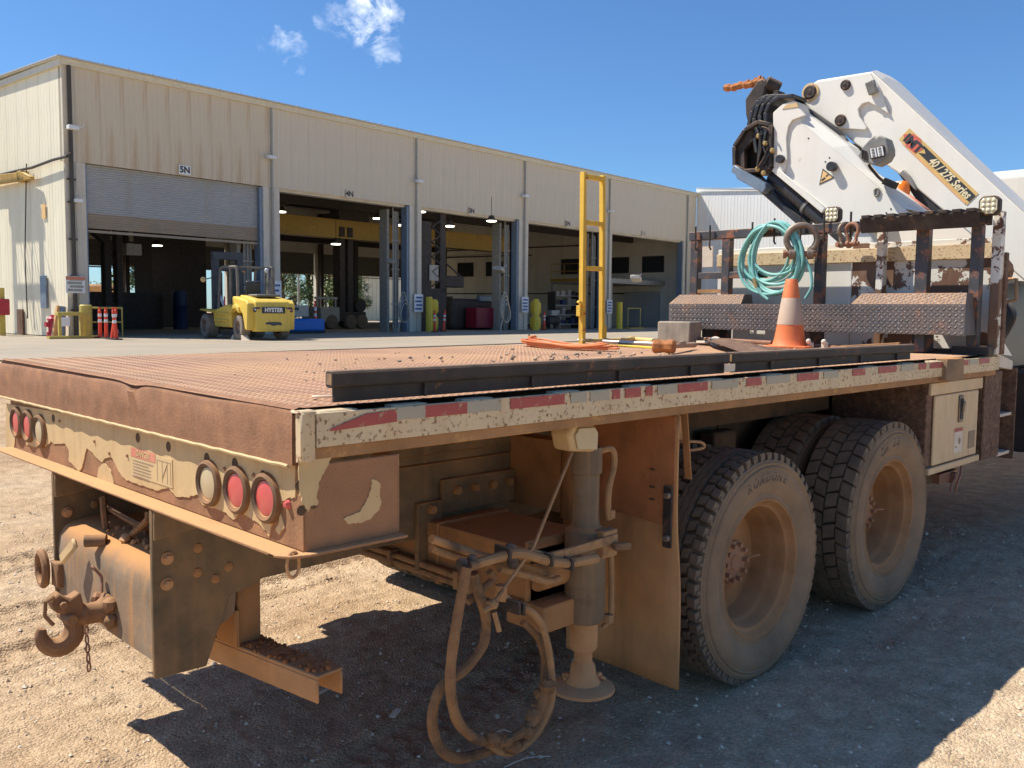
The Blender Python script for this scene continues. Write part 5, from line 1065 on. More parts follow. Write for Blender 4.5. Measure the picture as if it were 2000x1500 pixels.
q = [(0.782,0.725),(0.798,0.687),(0.763,0.759)]; b = MB().cyl((q[0][0], .05, q[0][1]-.02), (q[0][0], .05, q[0][1]+.03), .02, n=8); b.tube([(q[0][0], .05, q[0][1]), (q[1][0]+.03, .03, q[1][1]-.01)], .014, n=8); b.build("pipe_elbow", m_mudlight, TRK)
# mud flap in front of the rear wheel, hangers
fl = MB(); n = 14
for i in range(n+1):
    z = 1.24-(1.24-.165)*i/n
    for j in range(9):
        y = .015-.045*smoothstep(.3, 1, i/n)+.60*j/8; fl.v.append((1.70+.016*NZ.noise((y*3.5, z*2.5, 2))*smoothstep(.9, .7, z)-.02*smoothstep(.5, 1, i/n), y, z))
fl.f = [(i*9+j, i*9+j+1, (i+1)*9+j+1, (i+1)*9+j) for i in range(n) for j in range(8)]; fl.mi = [0]*len(fl.f)
m_flap2 = mat("red brown flap plate", (0.40, 0.155, 0.06), 0.9, var=.3, vscale=6, dust=(.50, .22, .085), damt=.5, dscale=3, wear=(.15, .07, .04), wamt=.3, wscale=9, wedge=.3, streak=(.12, .06, .035), stamt=.5, stscale=9, bump=.8, bscale=70)
m_flap = mat("mud coated flap", (0.50, 0.25, 0.10), 0.9, var=.25, vscale=5, dust=(.60, .34, .14), damt=.6, dscale=2.2, wear=(.14, .075, .04), wamt=.3, wscale=3, wedge=.3, streak=(.11, .06, .035), stamt=.6, stscale=8, bump=.7, bscale=80)
o = fl.build("mud_flap", m_flap, TRK); sd_ = o.modifiers.new("thick", 'SOLIDIFY'); sd_.thickness = .010
MB().prism([(.016, 1.24), (.016, .80), (.6, .84), (.6, 1.24)], "X", 1.684, 1.6895).build("flap_plate", m_flap2, o, bevel=.002)
b = MB()
for z, y in ((1.02, .12), (.95, .12), (.90, .12), (.97, .42), (.93, .42)): b.box(1.681, 1.6836, y-.012, y+.012, z-.004, z+.004)
split_build(b, "flap_slot", m_darkmud, o)
b = MB().box(1.672, 1.6835, .018, .06, .72, .965); b.build("flap_clamp", m_black, o, bevel=.003); b = MB()
for z in (.93, .76): b.cyl((1.672, .035, z), (1.655, .035, z), .014, .012, n=8)
split_build(b, "flap_bolt", m_galv, o)
MB().bar((1.76, .03, 1.25), (1.80, .03, .98), .03, .006, (1, 0, 0)).build("flap_stay", m_mudframe, TRK)
MB().prism([(1.74, 1.24), (1.80, 1.24), (1.86, 1.20), (1.84, 1.12), (1.74, 1.09)], 'Y', .08, .45).build("rear_fender_box", m_mudlight, TRK, bevel=.01)
MB().tube(spline([(1.78, .06, 1.13), (1.88, .03, 1.12), (1.90, .03, 1.095), (1.80, .05, 1.09)], 5), .006, n=6).build("wire_hook", m_hoseclean, TRK)
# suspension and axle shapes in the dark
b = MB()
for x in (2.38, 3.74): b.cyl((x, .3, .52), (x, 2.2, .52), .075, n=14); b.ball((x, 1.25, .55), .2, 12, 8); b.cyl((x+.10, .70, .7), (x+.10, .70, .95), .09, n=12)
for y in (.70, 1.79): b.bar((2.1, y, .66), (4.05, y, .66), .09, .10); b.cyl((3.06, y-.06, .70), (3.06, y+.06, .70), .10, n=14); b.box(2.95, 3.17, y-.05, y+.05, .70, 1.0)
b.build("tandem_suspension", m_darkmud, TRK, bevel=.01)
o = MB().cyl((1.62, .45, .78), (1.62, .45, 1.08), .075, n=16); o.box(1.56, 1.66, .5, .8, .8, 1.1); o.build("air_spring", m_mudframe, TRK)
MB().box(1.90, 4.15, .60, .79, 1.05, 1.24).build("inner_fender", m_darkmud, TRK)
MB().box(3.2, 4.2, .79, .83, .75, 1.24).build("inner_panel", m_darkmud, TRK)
MB().box(4.2, 6.9, 1.72, 2.46, .45, 1.22).build("far_side_sun_blocker", m_mudframe, TRK, bevel=.02)  # unseen box added to block sun passing under the truck
MB().box(5.0, 5.7, .55, 1.7, .45, .7).build("underbody_sun_blocker", m_darkmud, TRK, bevel=.02)  # low box added to keep sunlight off the ground below

# ---------------------------------------------------------------- wheels
def tyre_mesh(kind):
    RT = .522
    b = MB(); w = .275
    prof = [(.305, .012), (.318, -.002), (.34, .004), (.365, -.010), (.40, -.021), (.432, -.024), (.452, -.015), (.460, -.020), (.467, -.011), (.478, -.013), (.484, -.006), (.490, -.004), (.494, .010), (.495, .02), (.497, w/2), (.495, w-.02), (.489, w), (.46, w+.015), (.40, w+.018), (.33, w), (.305, w-.01)]
    b.m(0).lathe(prof, (0, 0, 0), (0, 1, 0), 72)
    for f in range(len(b.f)):
        j = f % (len(prof)-1); b.mi[f] = 1 if 11 <= j <= 15 else 0
    b.m(1)
    def blk(a0, a1, y0, y1, sk, r0=.488, r1=RT, y0b=None):
        V = []
        for r, e in ((r0, 0), (r1, .0025)):
            for a, y in ((a0+e*2+sk*0, y0+e), (a1-e*2, y0+e), (a1-e*2+sk, y1-e), (a0+e*2+sk, y1-e)):
                V.append((math.sin(a)*r, y, math.cos(a)*r))
        b.add(V, [(0, 1, 2, 3), (7, 6, 5, 4), (4, 5, 1, 0), (5, 6, 2, 1), (6, 7, 3, 2), (7, 4, 0, 3)])
    if kind == 0:
        n = 54
        for i in range(n):
            a = 6.28318*i/n; p = 6.28318/n; g = p*.13
            for (y0, y1, sk, off) in ((.002, .045, .012, 0), (.050, .090, -.012, .35), (.185, .225, .012, .1), (.230, .273, -.012, .5)):
                blk(a+off*p+g, a+off*p+p-g, y0, y1, sk)
            for (ya, yb, yc, yd) in ((.098, .118, .106, .126), (.122, .150, .130, .158), (.154, .174, .162, .182)):
                h = p/2
                for (s, e, A, B_) in ((0, h, 0, 1), (h, p, 1, 0)):
                    V = []
                    for r in (.490, RT):
                        for t, q in ((s, A), (e, B_)):
                            an = a+t; l0, l1 = (ya, yb) if q == 0 else (yc, yd); V += [(math.sin(an)*r, l0, math.cos(an)*r), (math.sin(an)*r, l1, math.cos(an)*r)]
                    b.add(V, [(4, 6, 7, 5), (0, 2, 6, 4), (1, 5, 7, 3)])
            blk(a+p*.1, a+p*.42, -.0045, .002, 0, .478, .512); 
    else:
        n = 40
        for i in range(n):
            a = 6.28318*i/n; p = 6.28318/n; g = p*.055
            for k, (y0, y1) in enumerate(((.0, .064), (.0695, .1345), (.140, .205), (.2105, .275))): blk(a+(k % 2)*p*.5+g, a+(k % 2)*p*.5+p-g, y0, y1, (.035, -.035, .035, -.035)[k], r1=RT+.002)
            blk(a+p*.1, a+p*.55, -.004, .002, 0, .478, .512)
    return b
def rim_mesh():
    b = MB(); b.lathe([(.300, .030), (.312, .012), (.318, .004), (.314, -.002), (.306, .0), (.300, .010), (.292, .026), (.284, .034), (.276, .036), (.268, .055), (.266, .085), (.258, .100), (.250, .118), (.248, .165), (.240, .195), (.21, .205), (.135, .200), (.130, .192), (.09, .192)], (0, 0, 0), (0, 1, 0), 64); return b
def hub_mesh():
    b = MB(); b.lathe([(0, .135), (.03, .135), (.035, .132), (.038, .137), (.055, .137), (.06, .140), (.095, .142), (.10, .150), (.10, .195)], (0, 0, 0), (0, 1, 0), 28)
    for k in range(10):
        a = 6.2832*k/10; b.cyl((.082*math.cos(a), .142, .082*math.sin(a)), (.082*math.cos(a), .118, .082*math.sin(a)), .012, .0115, n=6)
    b.tube([(.10, .15, .0), (.14, .12, .01), (.17, .11, .012)], .006, n=6); return b
def sidewall_text(txt, a0, step, size, r=.415):
    b = MB()
    for i, ch in enumerate(txt):
        if ch == ' ': continue
        a = a0+step*i; c = Vector((math.sin(a)*r, -.0215, math.cos(a)*r)); b.text(ch, size, frame(c, (math.cos(a), 0, -math.sin(a)), (math.sin(a), 0, math.cos(a))), .004, bold=.001, shear=.2)
    return b
tm = [tyre_mesh(0).mesh("tyre", [m_sidewall, m_rubber], (0, 0, 0), 40), tyre_mesh(1).mesh("tyre", [m_sidewall, m_rubber], (0, 0, 0), 40)]
rm = rim_mesh().mesh("rim", m_rim, (0, 0, 0), 40); hm = hub_mesh().mesh("hub", m_hub, (0, 0, 0), 40)
tx = [sidewall_text("ROADONE", -.42, .125, .055).mesh("lettering", m_sidetext, (0, 0, 0), 0), sidewall_text("OH 23", -.75, .12, .06).mesh("lettering", m_sidetext, (0, 0, 0), 0)]
def wheel(x, y, z, kind, flip=False, rot=0.0, outer=True, label=None, r=None):
    e = bpy.data.objects.new("wheel", None); COL.objects.link(e); e.parent = TRK; e.location = Vector((x, y, z))-ORG[TRK]; e.rotation_euler = (0, 0, math.pi if flip else 0); e.empty_display_size = .1
    if label: e['label'] = label
    for nm, me in (("tyre", tm[kind]), ("rim", rm))+((("hub", hm), ("lettering", tx[kind])) if outer else ()):
        o = bpy.data.objects.new(nm, me); COL.objects.link(o); o.parent = e; o.rotation_euler = (0, rot if nm != "hub" else rot*.3, 0)
        if r and nm == "tyre": pass
wheel(2.38, .022, .502, 0, rot=.02, label="rear outer wheel with small zigzag tread blocks"); wheel(3.74, .022, .532, 1, rot=.3, label="outer wheel of the front tandem axle with brick like tread")
wheel(2.38, .385, .502, 0, rot=.4, outer=False); wheel(3.74, .385, .532, 1, rot=.1, outer=False)
for x, k, z in ((2.38, 0, .502), (3.74, 1, .532)):
    wheel(x, 2.468, z, k, flip=True); wheel(x, 2.145, z, k, flip=True, outer=False)
pass
# tool box under the front of the deck
tb_ = MB().box(4.225, 5.085, .035, .62, .70, 1.245); box_ = tb_.build("toolbox", m_brownstep, TRK, bevel=.006)
MB().box(4.31, 5.04, .018, .034, .745, 1.165).build("toolbox_door", m_whitebox, box_, bevel=.008, seg=2); MB().box(4.23, 5.09, .012, .034, 1.17, 1.244).build("drip_rail", m_whitebox, box_, bevel=.005); MB().box(4.24, 5.08, .010, .034, .698, .738).build("lower_rail", m_whitebox, box_, bevel=.004)
lt = [(4.717,1.062)][0]; o = MB().box(lt[0]-.035, lt[0]+.035, .008, .017, lt[1]-.085, lt[1]+.085).build("latch", m_galv, box_, bevel=.006); MB().box(lt[0]-.022, lt[0]+.022, .002, .0078, lt[1]-.065, lt[1]+.065).build("latch_recess", m_inkdark, box_, bevel=.004); MB().bar((lt[0], -.006, lt[1]+.05), (lt[0], -.002, lt[1]-.02), .03, .012, (0, 1, 0)).build("latch_handle", m_galv, box_, bevel=.004)
lb = [(4.705,0.89),(4.933,0.849)]; MB().box(lb[0][0]-.07, lb[0][0]+.07, .0155, .0178, lb[0][1]-.10, lb[0][1]+.05).build("warning_label", m_whitelabel, box_); MB().box(lb[0][0]-.07, lb[0][0]+.07, .0145, .0153, lb[0][1]+.03, lb[0][1]+.052).build("red_strip", m_tapered, box_)
b = MB().ball((lb[0][0]+.02, .0150, lb[0][1]-.03), .022, 8, 5, (1, .02, 1)); b.box(lb[0][0]-.05, lb[0][0]-.02, .0145, .0153, lb[0][1]-.07, lb[0][1]-.06); b.build("pictogram", m_ink, box_); MB().box(lb[1][0]-.05, lb[1][0]+.06, .0135, .0178, lb[1][1]-.055, lb[1][1]+.055).build("small_plate", m_ink, box_, bevel=.002)
b = MB().box(4.38, 4.9, .1, .5, .60, .69); b.build("valve_bracket", m_darkmud, TRK, bevel=.01); b = MB().box(4.55, 4.85, .06, .2, .60, .66); b.cyl((4.75, .03, .62), (4.75, .1, .62), .035, n=12); b.tube(spline([(4.80, .02, .70), (4.76, .01, .64), (4.68, .0, .60), (4.66, .0, .54)], 5), .008, n=6); b.tube([(4.7, .02, .63), (4.62, .01, .60), (4.60, .01, .56)], .008, n=6); b.build("grab_lever", m_shackle2, TRK)
# cab steps and cab end on the far right
b = MB().box(5.13, 5.46, .012, .03, .69, 1.27); b.box(5.13, 5.15, .03, .5, .69, 1.27); st_ = b.build("step_shield", m_brownstep, TRK, bevel=.004)
for z in (.68, .95): MB().box(5.46, 5.72, .02, .35, z, z+.02).build("step_tread", m_whitelabel, TRK)
MB().box(5.72, 5.74, .0, .5, .64, 1.28).build("step_side", m_brownstep, TRK)
b = MB().box(5.50, 5.70, .20, .5, .72, 1.25); b.build("tank_end", m_darkmud, TRK, bevel=.02)
b = MB().box(5.75, 7.4, .1, 2.4, .66, 1.24); b.box(5.26, 5.74, .50, 2.45, .7, 1.24); b.build("crane_frame", m_mudframe, TRK, bevel=.01)  # crane frame, made wider and deeper to stop sun reaching underneath
b = MB().box(7.4, 9.3, .05, 2.45, 1.0, 2.9); b.prism([(9.3, 1.0), (10.9, 1.0), (10.9, 1.75), (9.3, 1.85)], 'Y', .25, 2.25); cab_ = b.build("cab", m_white, TRK, bevel=.08, seg=3)
MB().prism([(7.9, 1.95), (8.9, 1.95), (8.75, 2.65), (7.9, 2.65)], 'Y', .035, .049).build("cab_window", m_glass, cab_)
for y, f in ((.02, False), (2.47, True)): wheel(9.9, y, .52, 0, flip=f)
b = MB().cyl((6.0, .05, .95), (7.4, .05, .95), .30, n=24); b.build("fuel_tank", m_blackclean, TRK, bevel=.02)

# ================================================================ HEADACHE RACK
RX = 5.05
rack = MB()
rk_posts = [(2.24, .035), (1.945, .035), (1.16, .033), (.425, .042), (.085, .033)]
first = None
for y, hw in rk_posts:
    o = MB().box(RX, RX+.07, y-hw, y+hw, 1.385, 2.225).build("rack_post", m_blackrust, TRK, bevel=.004)
MB().box(RX-.004, RX+.076, .03, 2.29, 2.226, 2.295).build("rack_top_beam", m_blackrust, TRK, bevel=.005)
MB().box(RX+.005, RX+.06, 1.60, 2.20, 1.915, 1.965).build("rack_side_rail", m_blackrust, TRK, bevel=.003)
MB().box(RX+.005, RX+.06, 1.98, 2.20, 1.80, 1.83).build("rack_low_rail", m_railrust, TRK)
b = MB().box(RX-.02, RX+.20, -.03, .20, 1.386, 1.44); b.box(RX+.0, RX+.10, .03, 2.3, 1.386, 1.42); b.build("rack_foot", m_black, TRK, bevel=.004)
b = MB(); b.box(RX-.14, RX-.005, .03, .80, 2.288, 2.296); b.prism([(RX-.14, 2.288), (RX-.132, 2.288), (RX-.10, 2.20), (RX-.108, 2.20)], 'Y', .03, .80)
for k in range(9): b.box(RX-.15, RX-.02, .05+.085*k, .105+.085*k, 2.296, 2.318)
b.build("slotted_shelf", m_black, TRK, bevel=.002)
b = MB()
for k in range(7): b.bar((RX-.124, .12+.09*k, 2.262), (RX-.118, .10+.09*k, 2.235), .012, .004, (1, 0, 0))
b.build("shelf_slots", m_bluesteel, TRK)
hk0 = None
for q in [(2.208,2.284),(2.073,2.285),(1.693,2.288),(1.507,2.304),(1.295,2.306),(1.112,2.31),(0.913,2.312)]:
    MB().tube([(RX-.01, q[0], q[1]-.14), (RX-.03, q[0], q[1]-.12), (RX-.03, q[0], q[1]+.05)], .008, n=6).build("rack_hook", m_black, TRK)
MB().box(5.30, 5.32, .02, 1.02, 1.39, 2.16).build("peeling_panel", m_whitepeel, TRK, bevel=.004); MB().box(5.30, 5.32, 1.022, 2.17, 1.39, 2.16).build("white_panel", m_white, TRK, bevel=.004)
MB().box(5.275, 5.299, .02, 2.17, 2.02, 2.12).build("panel_rib", m_rail, TRK, bevel=.004)
MB().box(5.18, 5.25, .74, .79, 1.39, 2.25).build("white_post", m_whitepeel, TRK, bevel=.004)
MB().box(5.13, 5.19, -.045, .015, 1.39, 2.31).build("outer_white_post", m_whitepeel, TRK, bevel=.004)
MB().box(5.19, 5.24, -.06, .0, 1.39, 2.05).build("outer_brown_post", m_brownstep, TRK, bevel=.004)
for q in [(2.251,2.146),(2.248,2.062)]: MB().box(5.262, 5.274, q[0]-.05, q[0]+.05, q[1]-.04, q[1]+.045).build("rack_label", m_whitelabel, TRK)
def work_light(q, x, hw=.058, hh=.058):
    y, z = q; oc = lambda a, c: [(y-a, z-c*.6), (y-a*.6, z-c), (y+a*.6, z-c), (y+a, z-c*.6), (y+a, z+c*.6), (y+a*.6, z+c), (y-a*.6, z+c), (y-a, z+c*.6)]
    o = MB().prism(oc(hw, hh), 'X', x, x+.06).build("work_light", m_black, TRK, bevel=.006); MB().prism(oc(hw*.82, hh*.82), 'X', x-.004, x-.0005).build("lens", m_ledwarm, o)
    b = MB()
    for i in range(3):
        for j in range(3): b.lathe([(0, .006), (.010, .004), (.0155, 0)], (x-.004, y+(i-1)*.030, z+(j-1)*.030), (-1, 0, 0), 8)
    tag(b.build("led_reflectors", m_ledwarm, o), None, kind="stuff"); MB().box(x+.02, x+.04, y-.015, y+.015, z-hh-.06, z-hh+.01).build("light_bracket", m_black, o)
work_light([(1.088,2.358)][0], 5.08); work_light([(0.01,2.338)][0], 5.02, .062, .062)
q = [(-0.028,1.882),(-0.09,1.88),(-0.096,1.747),(-0.036,1.731)]; MB().tube([(5.3, *p) for p in q], .012, n=8).build("grab_handle", m_bluesteel, TRK)
# tread plate tray in front of the rack
BX = 4.83
b = MB().box(BX, BX+.006, .055, 2.315, 1.515, 1.712)
for y0, y1 in ((.055, .80), (1.66, 2.315)):
    b.add([(BX, y0, 1.712), (BX, y1, 1.712), (BX+.10, y1-.03, 1.785), (BX+.10, y0+.03, 1.785), (RX-.01, y1-.03, 1.785), (RX-.01, y0+.03, 1.785)], [(3, 2, 1, 0), (5, 4, 2, 3)])
    b.add([(BX, y0, 1.712), (BX+.10, y0+.03, 1.785), (RX-.01, y0+.03, 1.785), (RX-.01, y0, 1.515), (BX, y0, 1.515)], [(0, 1, 2, 3, 4)]); b.add([(BX, y1, 1.712), (BX+.10, y1-.03, 1.785), (RX-.01, y1-.03, 1.785), (RX-.01, y1, 1.515), (BX, y1, 1.515)], [(4, 3, 2, 1, 0)])
b.box(BX+.006, RX-.012, .06, 2.31, 1.515, 1.52); b.box(BX+.006, BX+.03, .8, 1.66, 1.69, 1.712)
tray = b.build("tread_plate_tray", m_treadbox, TRK, smooth=0)
lg = MB(); pit = .038; row = 0; z = 1.528
def lug_on(P, U, Vv, N, s, L=.0155, w=.0052, h=.0042):
    a = R(45)*s; c = U*math.cos(a)*L+Vv*math.sin(a)*L; e = (U*-math.sin(a)+Vv*math.cos(a))*w; P = P-N*.0006
    lg.add([P-c, P+e, P+c, P-e, P-c*.45+N*h, P+c*.45+N*h], [(0,3,2,5,4),(2,1,0,4,5),(4,5,2,3,0),(5,4,0,1,2)])
YV, ZV, XV = Vector((0,1,0)), Vector((0,0,1)), Vector((1,0,0))
while z < 1.708:
    y = .07+(pit/2 if row % 2 else 0); k = 0
    while y < 2.305: lug_on(Vector((BX, y, z)), YV, ZV, Vector((-1,0,0)), 1 if row % 2 else -1); y += pit; k += 1
    z += pit/2; row += 1
sl = Vector((.10, 0, .073)).normalized(); nl = Vector((-.073, 0, .10)).normalized()
for y0, y1 in ((.09, .78), (1.69, 2.29)):
    y = y0; k = 0
    while y < y1:
        for j in range(6): lug_on(Vector((BX, y, 1.712))+sl*(.012+.019*j), YV, sl, nl, 1 if (j+k) % 2 else -1)
        y += pit*.7; k += 1
tag(lg.build("tray_lugs", m_treadlug, TRK, smooth=0), None, kind='stuff')
for y in (.35, 1.15, 2.0): MB().box(BX+.05, RX, y-.03, y+.03, 1.40, 1.514).build("tray_leg", m_blackrust, TRK)

# ================================================================ FOLDED KNUCKLE BOOM CRANE (on the truck)
CRN = bpy.data.objects.new("knuckle_boom_crane", None); COL.objects.link(CRN); CRN.parent = TRK; ORG[CRN] = Vector((6.0, 1.25, 1.24)); CRN.location = ORG[CRN]-ORG[TRK]; CRN['label'] = "white folded knuckle boom crane with black extension head"; CRN.empty_display_size = .2
mf = [(1.858,3.433),(1.838,3.502),(1.784,3.548),(1.708,3.581),(1.248,3.571),(1.167,3.493),(0.219,2.513),(-0.115,2.177),(-0.139,1.704),(0.635,2.417),(1.001,2.744),(1.36,3.012),(1.499,3.144)]
F_ = [(1.248,3.571),(1.167,3.493),(0.219,2.513),(-0.115,2.177)]; O_ = [(1.27,3.607),(1.188,3.54),(0.151,2.42),(-0.148,2.118)]
b = MB().prism(mf, 'X', 6.0, 6.42)
for i in range(3): b.add([(6.0, *F_[i]), (6.0, *F_[i+1]), (6.13, *O_[i+1]), (6.13, *O_[i]), (6.42, *O_[i+1]), (6.42, *O_[i])], [(0, 1, 2, 3), (3, 2, 4, 5)])
b.build("main_boom", m_white, CRN, bevel=.012, seg=2, smooth=40)
gp = [(1.838,3.414),(1.822,3.488),(1.773,3.534),(1.692,3.562),(1.256,3.556),(1.189,3.454),(1.085,3.209),(1.165,3.268),(1.254,3.325),(1.304,3.321),(1.336,3.285),(1.326,3.231),(1.259,3.134),(1.27,3.111),(1.499,3.153)]
MB().prism(gp, 'X', 5.972, 5.9995).build("knuckle_plate", m_white, CRN, bevel=.006, seg=2, smooth=40)
for px_, r_, cl in (([(1.752,3.483)][0], .058, 1), ([(1.447,3.491)][0], .042, 0), ([(1.479,3.215)][0], .048, 0)):
    o = MB().lathe([(0, .032), (r_*.35, .030), (r_*.4, .026), (r_*.8, .026), (r_, .014), (r_, 0)], (5.972, *px_), (-1, 0, 0), 20).build("pivot_pin", m_black, CRN)
    if cl: MB().lathe([(r_*1.02, .012), (r_*1.3, .010), (r_*1.3, 0)], (5.972, *px_), (-1, 0, 0), 20).build("pin_collar", m_labelbg, o)
q = [(1.233,3.428)][0]; MB().bar((5.93, q[0], q[1]+.05), (5.95, q[0]-.03, q[1]-.05), .07, .045, (1, 0, 0)).build("boom_cleat", m_lampbody, CRN, bevel=.008)
# decal
D0 = [(1.01,3.008),(0.931,3.084),(0.403,2.539),(0.481,2.459)]
MB().prism(D0, 'X', 5.9965, 5.9995).build("name_decal", m_decalgold, CRN, smooth=0)
MB().prism([(0.814,2.937),(0.8,2.873),(0.854,2.887),(0.466,2.483),(0.422,2.525)], 'X', 5.9945, 5.9964).build("decal_black_field", m_decalblack, CRN, smooth=0)
MB().prism([(0.975,3.042),(0.9,3.036),(0.84,2.99),(0.824,2.907),(0.881,2.887),(0.951,2.945)], 'X', 5.9945, 5.9964).build("decal_red_diamond", m_decalred, CRN, smooth=0)
dd_ = Vector((0, D0[2][0]-D0[1][0], D0[2][1]-D0[1][1])).normalized(); uu_ = Vector((0, D0[1][0]-D0[0][0], D0[1][1]-D0[0][1]))
q = [(0.896,2.958)][0]; MB().text("IMT", .094, frame((5.9935, *q), dd_, uu_), .001, bold=.004, sx=1.15).build("emblem_lettering", m_decalblack, CRN, smooth=0)
q = [(0.614,2.674),(0.763,2.827),(0.465,2.521)]; L_ = math.dist(q[1], q[2])
t = MB().text("40 / 275 Series", .085, frame((5.9935, *q[0]), dd_, uu_), .001, bold=.002, shear=.25); w0 = max((Vector(v)-Vector((5.9935, *q[0]))).dot(dd_) for v in t.v)-min((Vector(v)-Vector((5.9935, *q[0]))).dot(dd_) for v in t.v)
t = MB().text("40 / 275 Series", .085, frame((5.9935, *q[0]), dd_, uu_), .001, bold=.002, shear=.25, sx=L_/w0); t.build("series_lettering", m_decalcream, CRN, smooth=0)
for a, c in (((1764,281), (1888,401)),): pass
e0 = [(0.98,2.976),(0.491,2.474)]; MB().bar((5.9955, *e0[0]), (5.9955, *e0[1]), .001, .012, dd_.cross(XV)).build("decal_stripe", m_decalor, CRN)
# outer (jib) boom
JXF = 5.72
jf = [(1.944,3.305),(1.858,3.362),(1.753,3.371),(1.715,3.304),(1.688,3.186),(1.421,2.954),(0.823,2.434),(0.696,2.286),(1.311,2.321),(1.467,2.48),(1.928,2.855)]
jt = [(1.753,3.329),(1.678,3.265),(1.316,2.971),(1.133,2.745),(0.997,2.65),(0.672,2.391)]; jl = [(1.715,3.304),(1.688,3.186),(1.421,2.954),(1.247,2.804),(1.099,2.676),(0.823,2.434)]
b = MB().prism(jf, 'X', JXF, 5.96)
for i in range(5): b.add([(JXF, *jl[i]), (JXF, *jl[i+1]), (5.79, *jt[i+1]), (5.79, *jt[i]), (5.96, *jt[i+1]), (5.96, *jt[i]), (5.96, *jl[i+1]), (5.96, *jl[i])], [(0, 1, 2, 3), (3, 2, 4, 5), (5, 4, 6, 7)])
b.build("jib_boom", m_white, CRN, bevel=.008, seg=2, smooth=40)
MB().prism([(1.939,3.302),(1.852,3.36),(1.748,3.368),(1.71,3.31),(1.644,3.239),(1.76,3.215),(1.795,3.17),(1.81,3.077),(1.795,2.919),(1.818,2.801),(1.922,2.857)], 'X', 5.70, 5.7195).build("jib_end_plate", m_white, CRN, bevel=.005, seg=2)
MB().prism([(1.854,3.316),(1.818,3.347),(1.727,3.35),(1.708,3.314)], 'X', 5.695, 5.71).build("jib_top_pocket", m_labelbg, CRN)
MB().bar((5.715, *[(1.92,2.845)][0]), (5.715, *[(1.464,2.467)][0]), .05, .035, (1, 0, 0)).build("jib_lower_flange", m_white, CRN, bevel=.004)
for px_, r_ in (([(1.849,2.911)][0], .034), ([(1.4,2.803)][0], .038)):
    o = MB().cyl((5.715, *px_), (5.66, *px_), r_, n=16).build("jib_pin", m_blackclean, CRN, bevel=.004)
for px_ in [(1.875,3.203),(1.846,3.174),(1.439,2.88),(1.472,2.852),(0.93,2.441),(0.964,2.413),(1.624,3.055)]: MB().cyl((5.7195, *px_), (5.7175, *px_), .007, n=8).build("jib_hole", m_inkdark, CRN)
w_ = [(1.492,2.801),(1.39,2.719),(1.517,2.674)]; cx_ = (sum(p[0] for p in w_)/3, sum(p[1] for p in w_)/3)
o = MB().prism(w_, 'X', 5.717, 5.7195).build("warning_triangle", m_inkdark, CRN, smooth=0); MB().prism([(cx_[0]+(p[0]-cx_[0])*.78, cx_[1]+(p[1]-cx_[1])*.78) for p in w_], 'X', 5.7155, 5.7168).build("triangle_face", m_warnyel, o, smooth=0)
b = MB().bar((5.7145, cx_[0]+.03, cx_[1]-.025), (5.7145, cx_[0]-.0, cx_[1]-.005), .002, .014); b.bar((5.7145, cx_[0]-.005, cx_[1]+.004), (5.7145, cx_[0]-.025, cx_[1]+.018), .002, .010); b.build("triangle_symbol", m_inkdark, o)
c0, c1, c2 = [(1.986,2.806)][0], [(1.659,2.517)][0], [(1.28,2.192)][0]
o = MB().cyl((5.80, *c0), (5.80, *c2), .062, n=24).build("jib_cylinder", m_blackclean, CRN, bevel=.006)
dcy = (Vector((0, *c2))-Vector((0, *c0))).normalized(); cm_ = Vector((5.80, *c1)); MB().cyl(cm_-dcy*.012, cm_+dcy*.012, .068, n=24).build("cylinder_band", m_lampbody, o)
d0, d1 = [(2.206,2.821)][0], [(1.667,2.372)][0]; MB().bar((5.86, *d0), (5.86, *d1), .10, .08, (1, 0, 0)).build("hose_tray", m_blackclean, CRN, bevel=.01)
# link arm between the booms
MB().prism([(1.956,3.445),(1.901,3.479),(1.83,3.451),(1.743,3.345),(1.558,3.203),(1.454,3.119),(1.394,3.038),(1.405,2.982),(1.48,3.007),(1.553,3.091),(1.715,3.203),(1.824,3.29),(1.87,3.394)], 'X', 5.90, 5.97).build("link_arm", m_blackclean, CRN, bevel=.01, seg=2)
q = [(1.433,3.026)][0]; o = MB().lathe([(0, .03), (.03, .03), (.033, .026), (.05, .026), (.05, 0)], (5.90, *q), (-1, 0, 0), 18).build("link_pin", m_lampbody, CRN)
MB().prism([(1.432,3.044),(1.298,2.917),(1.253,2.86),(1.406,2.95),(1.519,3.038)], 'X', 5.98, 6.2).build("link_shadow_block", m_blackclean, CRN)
# extension sections: nested black collars, head, hook
for k, pts in enumerate(([(1.753,3.406),(1.882,3.418),(1.965,3.381),(2.005,3.311),(1.991,3.183),(1.964,2.977),(1.988,2.853)], [(1.831,3.423),(1.957,3.43),(2.027,3.386),(2.062,3.302),(2.052,3.166),(2.027,2.984)], [(1.901,3.438),(2.019,3.439),(2.084,3.386),(2.119,3.285),(2.12,3.157),(2.085,2.991)], [(1.996,3.453),(2.09,3.425),(2.146,3.349),(2.176,3.233),(2.198,3.142)])):
    b = MB()
    for a, c in zip(pts, pts[1:]): b.bar((5.80, *a), (5.80, *c), .24-.02*k, .034, (1, 0, 0) if False else (0, (c[1]-a[1]), -(c[0]-a[0])))
    b.build("extension_collar", m_blackclean, CRN, bevel=.006)
co = [(2.187,3.189),(2.287,3.064),(2.277,2.898),(2.185,2.845),(2.029,2.838),(1.935,2.854),(1.947,3.199),(2.063,3.24)]; b = MB()
for a, c in zip(co, co[1:]+co[:1]): b.bar((5.80, *a), (5.80, *c), .26, .035, (0, (c[1]-a[1]), -(c[0]-a[0])))
